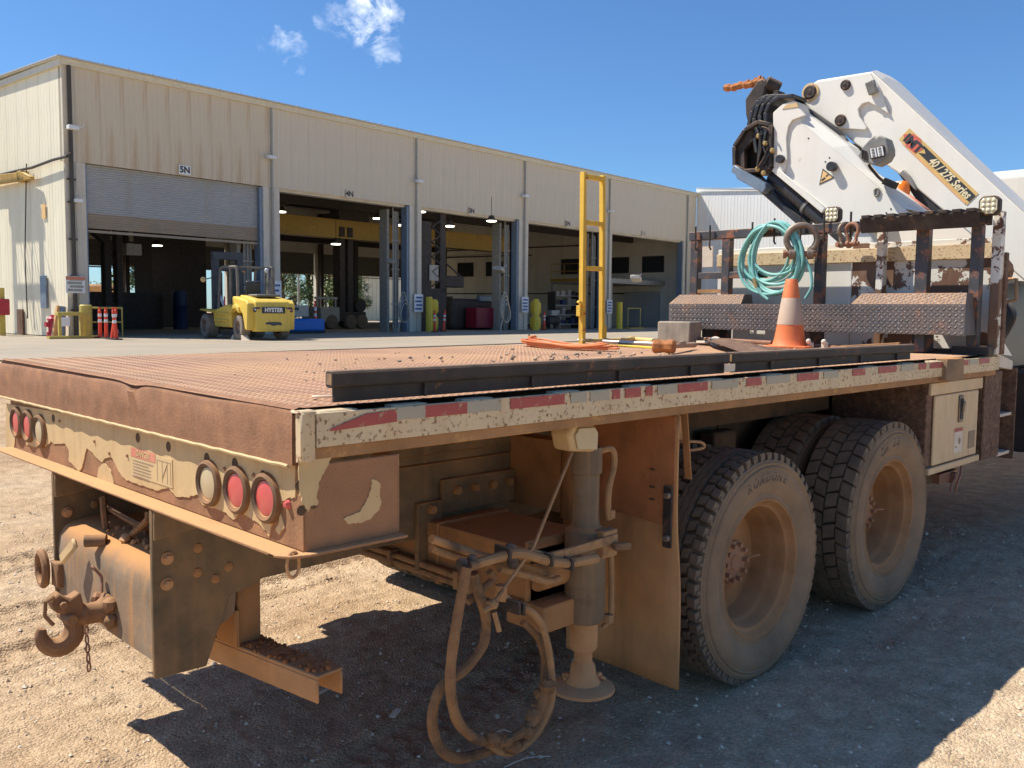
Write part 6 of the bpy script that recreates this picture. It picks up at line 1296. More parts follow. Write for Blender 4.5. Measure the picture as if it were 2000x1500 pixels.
b.build("collar_frame", m_black, CRN, bevel=.006); MB().prism([(cx*.0+p[0], p[1]) for cx, p in zip([0]*8, co)], 'X', 5.86, 5.92).build("collar_core", m_inkdark, CRN)
b = MB()
for a, c in (((1480,245), (1500,290)), ((1500,250), (1487,285)), ((1505,300), (1490,330)), ((1492,262), (1509,275))): pass
for pr in ([(2.074,3.191),(1.971,2.968)], [(1.968,3.156),(2.015,3.015)], [(1.924,2.983),(2.014,2.855)], [(2.024,3.134),(2.044,2.871)]): b.bar((5.68, *pr[0]), (5.68, *pr[1]), .02, .05, (1, 0, 0))
split_build(b, "linkage_plate", m_blackclean, CRN, bevel=.004)
b = MB()
for q in [(2.045,3.117),(1.981,3.05),(1.913,2.984),(1.987,2.808),(2.045,2.847)]: b.lathe([(0, .02), (.012, .02), (.02, .012), (.024, 0)], (5.665, *q), (-1, 0, 0), 10)
split_build(b, "linkage_bolt", m_brass, CRN)
MB().prism([(2.03,3.23),(1.983,3.257),(1.919,3.173),(1.911,2.838),(1.996,2.83),(2.033,2.935),(1.975,3.021),(2.055,3.141)], "X", 5.70, 5.74).build("linkage_cheek", m_blackclean, CRN, bevel=.004)
MB().prism([(2.175,3.176),(2.051,3.227),(2.067,3.145),(2.2,3.033),(2.189,2.86),(2.26,2.902),(2.27,3.05)], "X", 5.70, 5.75).build("collar_face", m_black, CRN, bevel=.004)
for pts in ([(2.03,3.13),(2.012,3.011),(2.028,2.929),(2.04,2.867)], [(1.946,3.011),(1.972,2.943),(2.012,2.885),(2.044,2.846)], [(2.009,3.186),(1.951,3.162),(1.926,3.117)]): MB().tube(spline([(5.65, *p) for p in pts], 6), .008, n=6).build("linkage_line", m_black, CRN)
MB().prism([(2.211,3.331),(2.22,3.457),(2.108,3.592),(2.055,3.604),(2.016,3.564),(2.041,3.463),(2.07,3.353),(2.135,3.256),(2.194,3.273)], 'X', 5.72, 5.90).build("extension_head", m_black, CRN, bevel=.012)
q = [(2.051,3.574),(1.974,3.531)][0]; c1_ = [(1.969,3.522)][0]; MB().cyl((5.76, q[0], q[1]), (5.84, c1_[0], c1_[1]), .058, n=20).build("head_roller", m_black, CRN, bevel=.006)
q = [(1.943,3.472)][0]; MB().cyl((5.74, *q), (5.86, *q), .022, n=12).build("head_pin", m_black, CRN)
hp2 = [(2.081,3.587),(2.149,3.603),(2.222,3.594),(2.307,3.603),(2.388,3.595),(2.47,3.608)]; o = MB().tube(spline([(5.80, *p) for p in hp2], 5), .03, n=8, rad=[.024+.012*abs(math.sin(i*.9)) for i in range(26)][:26]).build("rusty_hook", m_rustor, CRN)
b = MB()
for q in [(2.169,3.623),(2.13,3.629),(2.101,3.616),(2.238,3.618)]: b.ball((5.80, *q), .022, 7, 5, jit=.3)
b.build("swivel_lumps", m_rustor, CRN, smooth=0)
MB().prism([(2.278,2.91),(2.301,2.852),(2.26,2.826),(2.239,2.785),(1.99,2.643),(1.963,2.683),(1.964,2.726),(2.212,2.869)], 'X', 5.66, 5.80).build("guide_shoe", m_jambblue, CRN, bevel=.006)
MB().prism([(2.019,2.651),(1.982,2.69),(1.893,2.581),(1.609,2.361),(1.699,2.358)], 'X', 5.75, 5.85).build("shoe_tail", m_blackclean, CRN)
# boom work lamp, beacon, hinge
wl = [(1.128,2.839),(1.095,2.904),(1.042,2.954),(1.011,2.977),(0.991,2.959),(0.973,2.976),(0.921,2.947),(0.895,2.872),(0.893,2.831),(0.918,2.785),(0.99,2.751),(1.082,2.788)]
o = MB().prism(wl, 'X', 5.55, 5.68).build("boom_work_lamp", m_lampbody, CRN, bevel=.01, seg=2)
fp_ = [(1.04,2.886),(0.928,2.895),(0.917,2.811),(1.021,2.8)]; MB().prism(fp_, 'X', 5.535, 5.5495).build("lamp_bezel", m_black, o, bevel=.003)
b = MB(); a, c, d, e = [Vector((5.534, *p)) for p in fp_]
for (u0, u1) in ((.08, .46), (.54, .92)):
    Q = [a+(c-a)*u0+(e-a)*.1, a+(c-a)*u1+(e-a)*.1, a+(c-a)*u1+(e-a)*.9, a+(c-a)*u0+(e-a)*.9]; b.add(Q+[p+Vector((-.003, 0, 0)) for p in Q], [(4,5,6,7),(7,6,5,4),(0,1,5,4),(1,2,6,5),(2,3,7,6),(3,0,4,7)])
b.build("lens", m_lampglass, o, smooth=0); b = MB()
for u in (.27, .73):
    for v in (.25, .5, .75): p = a+(c-a)*u+(e-a)*v; b.lathe([(0, .004), (.009, .003), (.012, 0)], (5.530, p.y, p.z), (-1, 0, 0), 8)
b.build("led_reflectors", m_lampbody, o)
b = MB(); f0 = [(1.097,2.833),(1.029,2.799)]
for k in range(4): b.bar((5.56, f0[0][0]-.012*k, f0[0][1]+.05-.006*k), (5.56, f0[0][0]-.012*k-.008, f0[0][1]-.02-.006*k), .04, .005)
b.build("cooling_fins", m_black, o)
q = [(1.072,2.777),(0.98,2.653),(0.889,2.607),(1.059,2.745)]; b = MB().tube(spline([(5.62, *q[0]), (5.64, *q[3]), (5.66, *q[1]), (5.70, *q[2])], 6), .012, n=6); b.bar((5.7, *q[1]), (5.7, *q[2]), .06, .05); b.build("lamp_bracket", m_black, CRN, bevel=.004)
q = [(0.943,2.607)][0]; o = MB().lathe([(0, .07), (.03, .066), (.048, .045), (.055, .0), (.05, -.05)], (5.95, *q), (0, 0, 1), 18).build("amber_beacon", m_amber, CRN); MB().cyl((5.95, q[0], q[1]-.05), (5.95, q[0], q[1]-.09), .05, n=16).build("beacon_base", m_black, o)
MB().prism([(1.018,2.755),(0.972,2.782),(0.943,2.755),(0.638,2.41),(0.787,2.42)], 'X', 6.02, 6.3).build("hinge_block", m_blackclean, CRN, bevel=.004)
MB().prism([(0.981,2.738),(0.954,2.767),(0.897,2.707),(0.85,2.62),(0.853,2.597)], 'X', 5.965, 5.998).build("hinge_ear", m_lampbody, CRN, bevel=.004)
MB().bar((5.9, *[(0.885,2.551)][0]), (5.9, *[(0.726,2.419)][0]), .04, .05, (1, 0, 0)).build("pipe_bundle", m_warnred, CRN, bevel=.01)
q = [(1.042,2.573)][0]; MB().tube([(5.712, q[0]+.022*math.cos(t)*(1 if math.sin(t) > 0 else .7), q[1]+.03*math.sin(t)) for t in [k*6.2832/10 for k in range(10)]], .009, n=6, closed=True).build("lifting_eye", m_lampbody, CRN)
# pedestal
b = MB().box(5.62, 6.45, .95, 1.60, 1.24, 2.0); b.prism([(1.0, 2.0), (1.55, 2.0), (1.45, 2.35), (1.1, 2.35)], 'X', 5.75, 6.3); b.build("crane_column", m_white, CRN, bevel=.03)
b = MB().box(5.45, 6.5, .12, .9, 1.245, 1.9); b.build("tank_block", m_blackclean, CRN, bevel=.03); MB().prism([(5.295,1.562),(5.671,1.364),(5.321,1.391)], 'Y', .02, .05).build("white_gusset", m_white, CRN); MB().prism([(5.394,1.389),(5.721,1.327),(5.732,1.265),(5.408,1.298)], 'Y', .03, .1).build("frame_end", m_whitelabel, CRN)
MB().lathe([(0, .05), (.04, .05), (.05, .03), (.09, .03), (.10, 0)], (5.6, .12, 1.95), (-1, -.3, 0), 16).build("valve_cap", m_brownstep, CRN)
b = MB()
for k in range(4): b.tube(spline([(5.55+.03*k, .12, 1.8), (5.58, .05-.02*k, 1.65), (5.55+.02*k, .08, 1.45), (5.62, .12, 1.3)], 6), .016, n=6)
b.build("control_hoses", m_blackclean, CRN)

# ================================================================ THINGS ON THE DECK
def lay(x, y, h=0.0): return dz(x, y)+.003+h
# two steel rails laid along the near edge
for (x0, x1), lb in (((.13, 2.075), "long black steel rail on the near deck edge, starting by the rear corner"), ((2.10, 3.99), "black steel rail on the near deck edge, ending before the toolbox")):
    yb = .045; zt = 1.478
    o = root("steel_rail", ((x0+x1)/2, yb, 1.39), lb, "steel rail", "black steel rails on the near deck edge")
    pr = [(yb-.019+.006, zt), (yb+.019-.006, zt), (yb+.019, zt-.008), (yb+.019, zt-.040), (yb+.013, zt-.047), (yb-.013, zt-.047), (yb-.019, zt-.040), (yb-.019, zt-.008)]
    MB().prism(pr, 'X', x0, x1).build("rail_tube", m_black, o, bevel=.003, seg=2)
    MB().box(x0+.012, x1-.02, yb-.004, yb+.004, 1.392, zt-.0475).build("rail_web", m_black, o)
    x = x0+.32
    while x < x1: MB().box(x-.004, x+.004, yb-.016, yb+.016, 1.392, zt-.048).build("rail_gusset", m_black, o); x += .45
    MB().box(x0-.0008, x0-.0, yb-.012, yb+.012, zt-.038, zt-.008).build("end_wear", m_bluesteel, o)
o = MB().box(2.01, 2.09, .010, .0125, 1.40, 1.432).build("paper_tag", m_tag, bevel=.0); tag(o, "small dusty paper tag hanging at the joint of the two steel rails", "tag")
# traffic cone
cp = [(5.622,1.664)][0]; cx, cy = 4.60, [(1.125,1.544)][0][0]; zc_ = lay(cx, cy)
o = root("traffic_cone", (cx, cy, zc_), "faded orange traffic cone with one dirty white band, standing on the deck", "traffic cone")
MB().lathe([(.122, .022), (.116, .030), (.104, .07), (.088, .165)], (cx, cy, zc_), n=32).build("cone_body", m_coneor, o)
MB().lathe([(.0882, .165), (.0895, .167), (.063, .348), (.0615, .35)], (cx, cy, zc_), n=32).build("reflective_collar", m_conewh, o)
MB().lathe([(.0615, .35), (.040, .478), (.037, .482), (.030, .482), (.030, .40)], (cx, cy, zc_), n=32).build("cone_tip", m_coneor, o)
b = MB(); a = R(20); hb = .155
pts = [(cx+(sx*math.cos(a)-sy*math.sin(a))*hb, cy+(sx*math.sin(a)+sy*math.cos(a))*hb) for sx, sy in ((-1,-.8),(-.8,-1),(.8,-1),(1,-.8),(1,.8),(.8,1),(-.8,1),(-1,.8))]
b.prism(pts, 'Z', zc_, zc_+.022).build("cone_base", [m_coneor], o, bevel=.005, seg=2)
# wooden ladder-like frame
LX, LY = 3.895, 2.44; zb_ = lay(LX, LY)-.02
o = root("wooden_frame", (4.03, LY, zb_), "tall yellow painted timber frame with three rungs, upright at the far deck edge", "timber frame")
MB().bar((LX+.02, LY, zb_), (LX+.012, LY+.005, 2.665), .042, .034, (1, 0, 0)).build("post", m_woodyel, o, bevel=.003)
MB().bar((LX+.262, LY+.01, zb_+.02), (LX+.238, LY+.01, 2.665), .040, .032, (1, 0, 0)).build("post", m_woodyel, o, bevel=.003)
MB().bar((LX+.056, LY+.02, zb_+.02), (LX+.050, LY+.02, 2.27), .026, .030, (1, 0, 0)).build("sister_post", m_woodyel, o, bevel=.003)
for z in (2.635, 2.30, 1.965): MB().bar((LX+.030, LY-.004, z), (LX+.226, LY+.0, z), .03, .034).build("rung", m_woodyel, o, bevel=.003)
MB().box(LX-.03, LX+.0, LY-.02, LY+.02, zb_+.22, zb_+.30).build("cleat", m_woodyel, o, bevel=.003); MB().bar((LX-.04, LY-.01, zb_+.33), (LX+.0, LY-.03, zb_+.30), .05, .015).build("cleat_cap", m_woodyel, o)
MB().box(LX+.228, LX+.282, LY-.02, LY-.014, zb_+.02, zb_+.15).build("splice_plate", m_woodyel, o)
b = MB()
for z in (zb_+.12, zb_+.24, 2.62): b.cyl((LX+.02, LY-.024, z), (LX+.02, LY-.032, z), .008, n=8)
b.build("bolt", m_rustor, o)
# orange extension cord bundle
cc = [(3.332,2.465),(3.305,2.265),(2.963,1.378),(3.224,1.912)]; c0 = Vector((*[(3.181,2.292)][0], 0)); c1 = Vector((*[(3.133,1.517)][0], 0)); ax = (c1-c0)
o = root("extension_cord", (*(c0+c1)[:2],)[:2]+(0,) if False else ((c0.x+c1.x)/2, (c0.y+c1.y)/2, 1.40), "orange extension cord bundled in a flat hank on the deck", "extension cord")
b = MB(); sdv = Vector((ax.y, -ax.x, 0)).normalized(); pts = []; rnd = random.Random(5)
for k in range(11):
    s = rnd.uniform(-.06, .06); e0, e1 = rnd.uniform(-.03, .08), rnd.uniform(-.02, .16); hh = .008+.009*(k//2)
    for t, w, h in ((e0, -1, 0), (.3, -.8, rnd.uniform(0, .012)), (.6, -.5, rnd.uniform(0, .01)), (1-e1, -.2, 0), (1-e1+.03, .35, 0), (.65, .6, rnd.uniform(0, .01)), (.35, .7, rnd.uniform(0, .012)), (e0, .5, 0)):
        p = c0+ax*t+sdv*(w*.055+s*.5); pts.append((p.x, p.y, lay(p.x, min(2.45, p.y), .005+hh*(.4 if .2 < t < .8 else .8)+h)))
b.tube(spline(pts, 5), .0058, n=6); b.build("cable", m_cord, o)
pl_ = c0+ax*.02; MB().bar((pl_.x, pl_.y, 1.455), (pl_.x+.05, pl_.y-.02, 1.46), .035, .04).build("plug", m_cord, o, bevel=.006); MB().bar((pl_.x, pl_.y, 1.474), (pl_.x, pl_.y, 1.49), .012, .006).build("plug_pin", m_galv, o)
b = MB()
for k in range(3): b.tube([p for p in spline([(c0.x+ax.x*.10+.01*k, c0.y+ax.y*.10-.07, lay(c0.x, 2.2, .004)), (c0.x+ax.x*.11, c0.y+ax.y*.11, lay(c0.x, 2.2, .06)), (c0.x+ax.x*.12+.01*k, c0.y+ax.y*.12+.05, lay(c0.x, 2.2, .006))], 5)], .0058, n=6)
b.build("cable_wrap", m_cord, o)
# sledgehammer
hx, hy = [(3.164,1.15)][0]; hz = lay(hx, hy, .043)
e_ = Vector((*[(4.654,1.725)][0], 0)); dh = (e_-Vector((hx, hy, 0))); dh = Vector((dh.x, dh.y, 0)).normalized()
o = root("sledgehammer", (hx, hy, hz-.043), "sledgehammer with a bright rusty head and lime tape at its neck, lying on the deck", "sledgehammer")
hd = Vector((dh.y, -dh.x, 0)); hc = Vector((hx, hy, hz)); oc = []
b = MB(); nrm = Vector((0, 0, 1)); V = []
for t, s in ((-.066, .82), (-.056, 1), (-.02, 1), (-.012, .9), (.012, .9), (.02, 1), (.056, 1), (.066, .82)):
    for k in range(8):
        a = R(22.5+45*k); V.append(hc+hd*t+(dh*math.cos(a)+nrm*math.sin(a))*.043*s)
F = [(i*8+j, i*8+(j+1) % 8, (i+1)*8+(j+1) % 8, (i+1)*8+j) for i in range(7) for j in range(8)]+[tuple(range(8))[::-1], tuple(56+k for k in range(8))]
b.add(V, F).build("head", m_rustor, o, bevel=.003)
def along(t, h=0): p = hc+dh*t; return (p.x, p.y, max(hz-.018*t, 0)+h)
MB().tube([along(.04), along(.3), along(.6), along(.78)], .017, n=10, rad=[.019, .016, .016, .019]).build("handle", m_woodpale, o); MB().cyl(along(.045), along(.095), .022, n=12).build("neck_tape", m_greentape, o)
MB().tube([along(.35, .012), along(.45, .018), along(.5, .014)], .013, n=8).build("handle_wrap", m_woodpale, o)
# bright tube and yellow rope behind it
q = [(4.122,2.655),(4.129,1.933)]; o = MB().cyl((q[0][0], q[0][1], lay(q[0][0], 2.2, .014)), (q[1][0], q[1][1], lay(q[1][0], 1.3, .014)), .014, n=12).build("steel_tube", m_chrome); tag(o, "scuffed bright steel tube lying behind the sledgehammer head", "tube")
q = [(3.782,2.069),(3.839,1.93),(3.748,1.685),(3.67,1.544)]; o = MB().tube(spline([(p[0], p[1], lay(p[0], min(p[1], 2.4), .006)) for p in q], 6), .007, n=6).build("yellow_rope", m_yelbright); tag(o, "bright yellow rope end lying under the bright steel tube", "rope")
q = [(3.885,2.473),(4.731,3.072),(4.523,2.702),(4.214,2.298),(4.698,2.614),(4.469,2.299),(4.374,2.082)]
P7 = spline([(min(p[0], 4.5), min(p[1], 2.42), lay(min(p[0], 4.5), min(p[1], 2.42), .022)) for p in q], 6)
o = MB().tube(P7, .02, n=10, rad=[.012 if i < 14 else (.026 if 22 < i < 26 else .019) for i in range(len(P7))]).build("canvas_hose", m_yelhose); tag(o, "dusty yellow canvas hose lying in front of the grey timber block", "hose")
# grey timber block
bx = [(2.272,1.573),(1.965,1.418)]; o = MB().box(4.62, 4.78, bx[1][0], bx[0][0], lay(4.7, 2.3), bx[0][1]).build("timber_block", m_woodold, bevel=.012, seg=2); tag(o, "grey weathered timber block standing on the deck beside the tread plate tray", "timber block")
# shovel with its brown blade toward the near edge
s_ = [(4.687,1.858),(4.368,1.563),(3.346,0.575),(4.65,1.401),(3.901,0.684)]
o = root("shovel", (3.9, .9, 1.40), "rusty brown shovel lying flat, its blade toward the near deck edge", "shovel")
a0, a1 = Vector((*s_[0], 0)), Vector((*s_[2], 0)); dv_ = (a1-a0).normalized(); sv = Vector((dv_.y, -dv_.x, 0)); b = MB(); V = []
Ls = (a1-a0).length
for i in range(9):
    t = i/8; w = .035+.085*min(1, t*2.6); 
    for j in range(7):
        u = j/6*2-1; p = a0+dv_*(Ls*t)+sv*(u*w); V.append((p.x, p.y, lay(p.x, p.y, .012+.028*(1-t)+.022*u*u)))
b.add(V, [(i*7+j, i*7+j+1, (i+1)*7+j+1, (i+1)*7+j) for i in range(8) for j in range(6)]); bl_ = b.build("blade", m_brownstep, o); sm = bl_.modifiers.new("thick", 'SOLIDIFY'); sm.thickness = .003
pb = a0-dv_*.75; MB().tube([(a0+dv_*.05)[:2]+(lay(a0.x, a0.y, .045),) if False else (a0.x, a0.y, lay(a0.x, a0.y, .042)), ((a0.x+pb.x)/2, (a0.y+pb.y)/2, lay(a0.x, a0.y, .03)), (pb.x, pb.y, lay(pb.x, min(2.4, pb.y), .02))], .016, n=10).build("shaft", m_woodpale, o)
# chain binder, rusty bars and scraps in front of the tray
q = [(2.011,1.466),(1.79,1.468),(1.319,1.451)]; zz = lay(4.72, 1.6, .03)
o = root("load_binder", (4.72, 1.8, zz-.03), "rusty ratchet load binder with a round eye lying left of the cone", "load binder")
MB().cyl((4.74, q[0][0], zz+.01), (4.70, q[2][0], zz), .018, n=10).build("barrel", m_shackle2, o); MB().tube([(4.73, q[0][0]+.035*math.cos(t), zz+.008+.032*math.sin(t)) for t in [k*6.2832/14 for k in range(14)]], .012, n=6, closed=True).build("end_ring", m_galv, o)
q2 = [(1.722,1.449)][0]; MB().tube([(4.60, q2[0]+.04*math.cos(t), zz+.0+.026*math.sin(t)) for t in [k*6.2832/16 for k in range(16)]], .013, n=6, closed=True).build("eye", m_whitelabel, o); MB().bar((4.60, q2[0]+.05, zz-.005), (4.66, q2[0]+.2, zz-.01), .03, .02).build("eye_shank", m_whitelabel, o, bevel=.004)
q = [(0.994,1.468),(0.809,1.466),(0.7,1.442),(0.629,1.424)]; o = root("pry_bar", (4.7, .9, 1.40), "bent rusty pry bar with two pale clamps, lying right of the cone", "pry bar")
MB().tube(spline([(4.72, p[0], lay(4.7, p[0], .02-.004*i)) for i, p in enumerate(q)], 6), .017, n=8).build("bar", m_shackle2, o)
for px_ in [(0.984,1.473),(0.879,1.455)]: MB().box(4.61, 4.65, px_[0]-.02, px_[0]+.02, lay(4.6, 1), lay(4.6, 1, .05)).build("clamp", m_whitelabel, o, bevel=.01, seg=2); 
for px_ in [(0.984,1.473),(0.872,1.476)]: MB().ball((4.60, px_[0], lay(4.6, 1, .055)), .019, 8, 6).build("clamp_screw", m_whitelabel, o)
q = [(4.516,1.487),(3.935,0.568)]; o = MB().bar((q[0][0], q[0][1], lay(*q[0], .012)), (q[1][0], q[1][1], lay(*q[1], .012)), .09, .016).build("flat_bar", m_brownstep, bevel=.003); tag(o, "flat rusty brown steel bar lying in front of the cone", "flat bar")
o = MB().bar((4.70, 2.2, lay(4.7, 2.2, .01)), (4.66, .5, lay(4.7, .5, .01)), .05, .014).build("angle_strip", m_woodpale, bevel=.003); tag(o, "long pale dusty strip lying under the tread plate tray", "strip")
o = MB().bar((4.74, .95, lay(4.7, .9, .01)), (4.82, .45, lay(4.8, .5, .06)), .05, .02).build("loose_plank", m_railrust, bevel=.003); tag(o, "short rusty plank tilted against the tray support, near the right end", "plank")
q = [(5.362,0.876)][0]; o = MB().ball((q[0], q[1], lay(*q, .02)), .035, 12, 8, (1.2, 1, .6), jit=.04).build("plastic_cap", m_whitepl); tag(o, "small white rounded cap just behind the second steel rail", "cap")
o = MB().tube(spline([(.28, .20, lay(.28, .2, .004)), (.20, .22, lay(.2, .2, .004)), (.17, .17, lay(.2, .2, .010)), (.22, .12, lay(.2, .2, .012)), (.30, .15, lay(.28, .2, .004)), (.34, .13, lay(.3, .2, .004))], 6), .0035, n=6).build("wire_loop", m_tag); tag(o, "thin pale wire loop on the deck beside the rear end of the long rail", "wire")
b = MB()
for (cx0, cy0, s, n, rm) in ((2.4, 1.2, .45, 34, .011), (1.6, 1.6, .6, 18, .008), (1.0, 1.3, .6, 16, .006), (2.9, 1.0, .4, 20, .010), (.6, .9, .5, 8, .005), (4.4, .9, .4, 22, .01)):
    for k in range(n):
        x, y = min(4.9, max(.05, random.gauss(cx0, s*.5))), min(2.4, max(.12, random.gauss(cy0, s*.45))); r_ = rm*random.uniform(.3, 1.2); b.m(random.choice((0, 0, 1))).ball((x, y, lay(x, y, r_*.5)), r_, 6, 4, (1.2, 1, .7), jit=.3)
tag(b.build("deck_debris", [mat("pale rubble", (.50, .38, .25), .9, var=.25), m_woodold], None, smooth=0), "small pale stones and crumbs scattered on the deck", kind='stuff')
# aqua air hose hung on the rack hooks
hx0 = [(1.784,2.061),(1.223,2.042),(1.505,2.322),(1.485,1.765),(1.495,2.052)]
cyh, czh, ry, rz_ = hx0[4][0], hx0[4][1], abs(hx0[0][0]-hx0[1][0])/2, abs(hx0[2][1]-hx0[3][1])/2
o = root("aqua_hose_coil", (4.98, cyh, czh-rz_), "coiled aqua air hose hanging from the rack hooks", "hose")
rnd = random.Random(11); pts = []
for k in range(13):
    f, wx_ = rnd.choice((.98, .95, .9, .8, .72, .62, .97, .85)), rnd.uniform(.72, 1.0); oy, dpt, skw = rnd.uniform(-.05, .05), rnd.uniform(-.04, .03), rnd.uniform(-.5, .5)
    top, bot = czh+rz_*rnd.uniform(.86, 1.0), czh+rz_-2*rz_*f; mid, hh_ = (top+bot)/2, (top-bot)/2
    for j in range(14):
        t = math.pi/2+6.2832*j/14; pts.append((4.985+dpt+.022*math.cos(t), cyh+oy+ry*wx_*math.cos(t)*(.93-.12*math.sin(t))+skw*.10*ry*(1-math.sin(t)), mid+hh_*math.sin(t)))
b = MB().tube(spline(pts, 3), .0115, n=8)
dr = [(1.221,2.041),(1.173,1.948),(1.161,1.837),(1.206,1.752)]; b.tube(spline([(4.96, *p) for p in dr], 6), .0115, n=8); dr = [(1.593,1.842),(1.562,1.795),(1.496,1.745)]; b.tube(spline([(4.94, *p) for p in dr], 6), .0115, n=8)
b.build("hose", m_aqua, o); dr = [(1.622,1.908),(1.593,1.834)]; MB().tube([(4.94, *dr[0]), (4.94, (dr[0][0]+dr[1][0])/2, (dr[0][1]+dr[1][1])/2), (4.94, *dr[1])], .014, n=8, rad=[.010, .017, .014]).build("brass_fitting", m_brass, o)
# shackles
def shackle(name, top, w, h, r, x, label, mt, ang=0.0):
    """bow of width w and height h seen along its pin-to-crown axis; ang turns it about the vertical"""
    y, z = top; o = root(name, (x, y, z-h), label, "shackle", "steel shackles hung on the rack hooks"); dx_, dy_ = math.sin(ang), -math.cos(ang); prof = []
    for i in range(21): a = R(222)-R(264)*i/20; prof.append((.5*w*math.cos(a), -.48*w+.48*w*math.sin(a)))
    prof = [(-.30*w, -h)]+[(-.33*w, -h*.82)]+prof+[(.33*w, -h*.82), (.30*w, -h)]
    pp = spline([(x+dx_*p, y+dy_*p, z+q) for p, q in prof], 3); n_ = len(pp)
    MB().tube(pp, r, n=10, rad=[r*(1.18-.3*abs(i/n_-.5)) for i in range(n_)]).build("bow", mt, o)
    at_ = lambda p: (x+dx_*p, y+dy_*p, z-h)
    for s in (-1, 1): MB().cyl(at_(s*.30*w-r*1.1), at_(s*.30*w+r*1.1), r*1.8, n=14).build("eye", mt, o, bevel=.003)
    b = MB().cyl(at_(-.30*w-r*1.9), at_(.30*w+r*2.2), r*1.0, n=12); b.cyl(at_(-.30*w-r*1.9), at_(-.30*w-r*3.0), r*1.5, n=6); b.build("pin", m_shackle2, o)
q = [(1.251,2.283),(1.247,2.076)]; shackle("bow_shackle", q[0], .21, q[0][1]-q[1][1], .021, 4.96, "largest steel bow shackle, hanging beside the aqua hose", m_galv, R(30))
q = [(0.91,2.279),(0.915,2.13)]; shackle("bow_shackle", (q[0][0]+.03, q[0][1]), .105, q[0][1]-q[1][1], .0125, 5.0, "small bow shackle on the last rack hook, left of a pair", m_galv, R(60)); shackle("bow_shackle", (q[0][0]-.03, q[0][1]-.005), .10, (q[0][1]-q[1][1])*.92, .012, 4.975, "small rusty bow shackle on the last rack hook, right of a pair", m_shackle2, R(-10))

# ================================================================ FORKLIFT IN FRONT OF THE WORKSHOP
fr = [(17.185,28.95),(16.422,25.31),(18.634,25.874)]
fax = Vector((fr[0][0]-fr[1][0], fr[0][1]-fr[1][1], 0)); fl_ang = math.atan2(fax.y, fax.x)
fc = Vector((fr[1][0], fr[1][1], 0))
FK = root("forklift", (0, 0, 0), "yellow forklift with a black mast, parked facing away before the second door from the left", "forklift", loc=bw(fc.x, fc.y, ZF), rz=BYAW+fl_ang)
# local: +x forward, -y right-hand side; near (left of picture) wheels at y = 0
WB = min(2.6, max(2.0, fax.length)); WY = -1.75
b = MB()
def f_wheel(x, y, r, w, name, inn):
    o = MB().lathe([(r*.55, -w*.42), (r*.6, -w*.5), (r*.9, -w*.5), (r, -w*.36), (r, w*.36), (r*.9, w*.5), (r*.6, w*.5), (r*.55, w*.42)], (x, y, r), (0, 1, 0), 32).build(name, m_forktyre, FK)
    MB().lathe([(0, inn*w*.30), (r*.18, inn*w*.30), (r*.22, inn*w*.12), (r*.5, inn*w*.1), (r*.56, inn*w*.40), (r*.50, inn*w*.40)], (x, y, r), (0, 1, 0), 24).build("hub", m_forkhub, o)
    t = MB()
    for k in range(26): a = 6.2832*k/26; t.bar((x+math.cos(a)*r*.94, y-w*.45, r+math.sin(a)*r*.94), (x+math.cos(a)*r*.94, y+w*.45, r+math.sin(a)*r*.94), r*.10, r*.13, (math.cos(a), 0, math.sin(a)))
    t.build("treads", m_forktyre, o)
f_wheel(0, -.16, .42, .32, "rear_wheel", 1); f_wheel(0, WY+.16, .42, .32, "rear_wheel", -1)
f_wheel(WB, .02, .43, .42, "drive_wheel", 1); f_wheel(WB, WY-.02, .43, .42, "drive_wheel", -1)
cw = [(-.98, .30), (-.98, .55), (-1.0, 1.02), (-.92, 1.30), (-.75, 1.40), (.35, 1.55), (.55, 1.50), (.55, .95), (.42, .90), (.30, .98), (.0, .99), (-.30, .92), (-.48, .62), (-.56, .30)]
b = MB().prism(cw, 'Y', -.26, WY+.26); b.prism([(-.80, .35), (-.86, 1.24), (-.70, 1.36), (.45, 1.50), (.52, 1.42), (.50, .98), (.40, .93), (.25, 1.01), (-.05, 1.02), (-.38, .90), (-.52, .58), (-.58, .35)], 'Y', -.02, WY+.02); b.build("counterweight", m_forky, FK, bevel=.05, seg=3)
MB().box(-.60, .30, -.45, WY+.45, 1.485, 1.57).build("radiator_grille", m_forkgrey, FK, bevel=.04, seg=2); b = MB()
for k in range(5): b.box(-.5+.14*k, -.42+.14*k, -.55, WY+.55, 1.571, 1.585)
b.build("grille_slots", m_forkdk, FK)
b = MB().prism([(.50, .42), (.56, 1.05), (.62, 1.22), (1.0, 1.2), (WB-.52, 1.02), (WB-.40, .85), (WB-.52, .42)], 'Y', .02, WY-.02); b.prism([(WB-.60, .98), (WB+.62, 1.06), (WB+.68, 1.00), (WB-.5, .92)], 'Y', .16, WY-.16); b.build("chassis", m_forky, FK, bevel=.03)
for z in (.62, .86): MB().box(.75, WB-.60, .02, .10, z, z+.06).build("step_bar", m_forky, FK, bevel=.015)
MB().prism([(-.30, .92), (-.2, 1.12), (.05, 1.24), (.36, 1.16), (.52, .95), (.45, .93), (.28, 1.05), (.0, 1.08), (-.22, .93)], 'Y', .06, -.25).build("rear_fender", m_forky, FK, bevel=.02)
b = MB()
for y in (-.22, WY+.22):
    b.tube(spline([(WB-.28, y, 1.05), (WB-.42, y, 1.9), (WB-.52, y, 2.45), (WB-.72, y, 2.55)], 5), .05, n=8); b.tube([(WB-.72, y, 2.55), (.55, y, 2.52)], .05, n=8); b.tube([(.52, y, 2.52), (.46, y, 1.5)], .055, n=8); b.tube([(1.15, y, 1.2), (1.15, y, 2.53)], .045, n=8)
for x in (.7, 1.0, 1.3, 1.6): b.box(x-.03, x+.03, -.24, WY+.24, 2.50, 2.56)
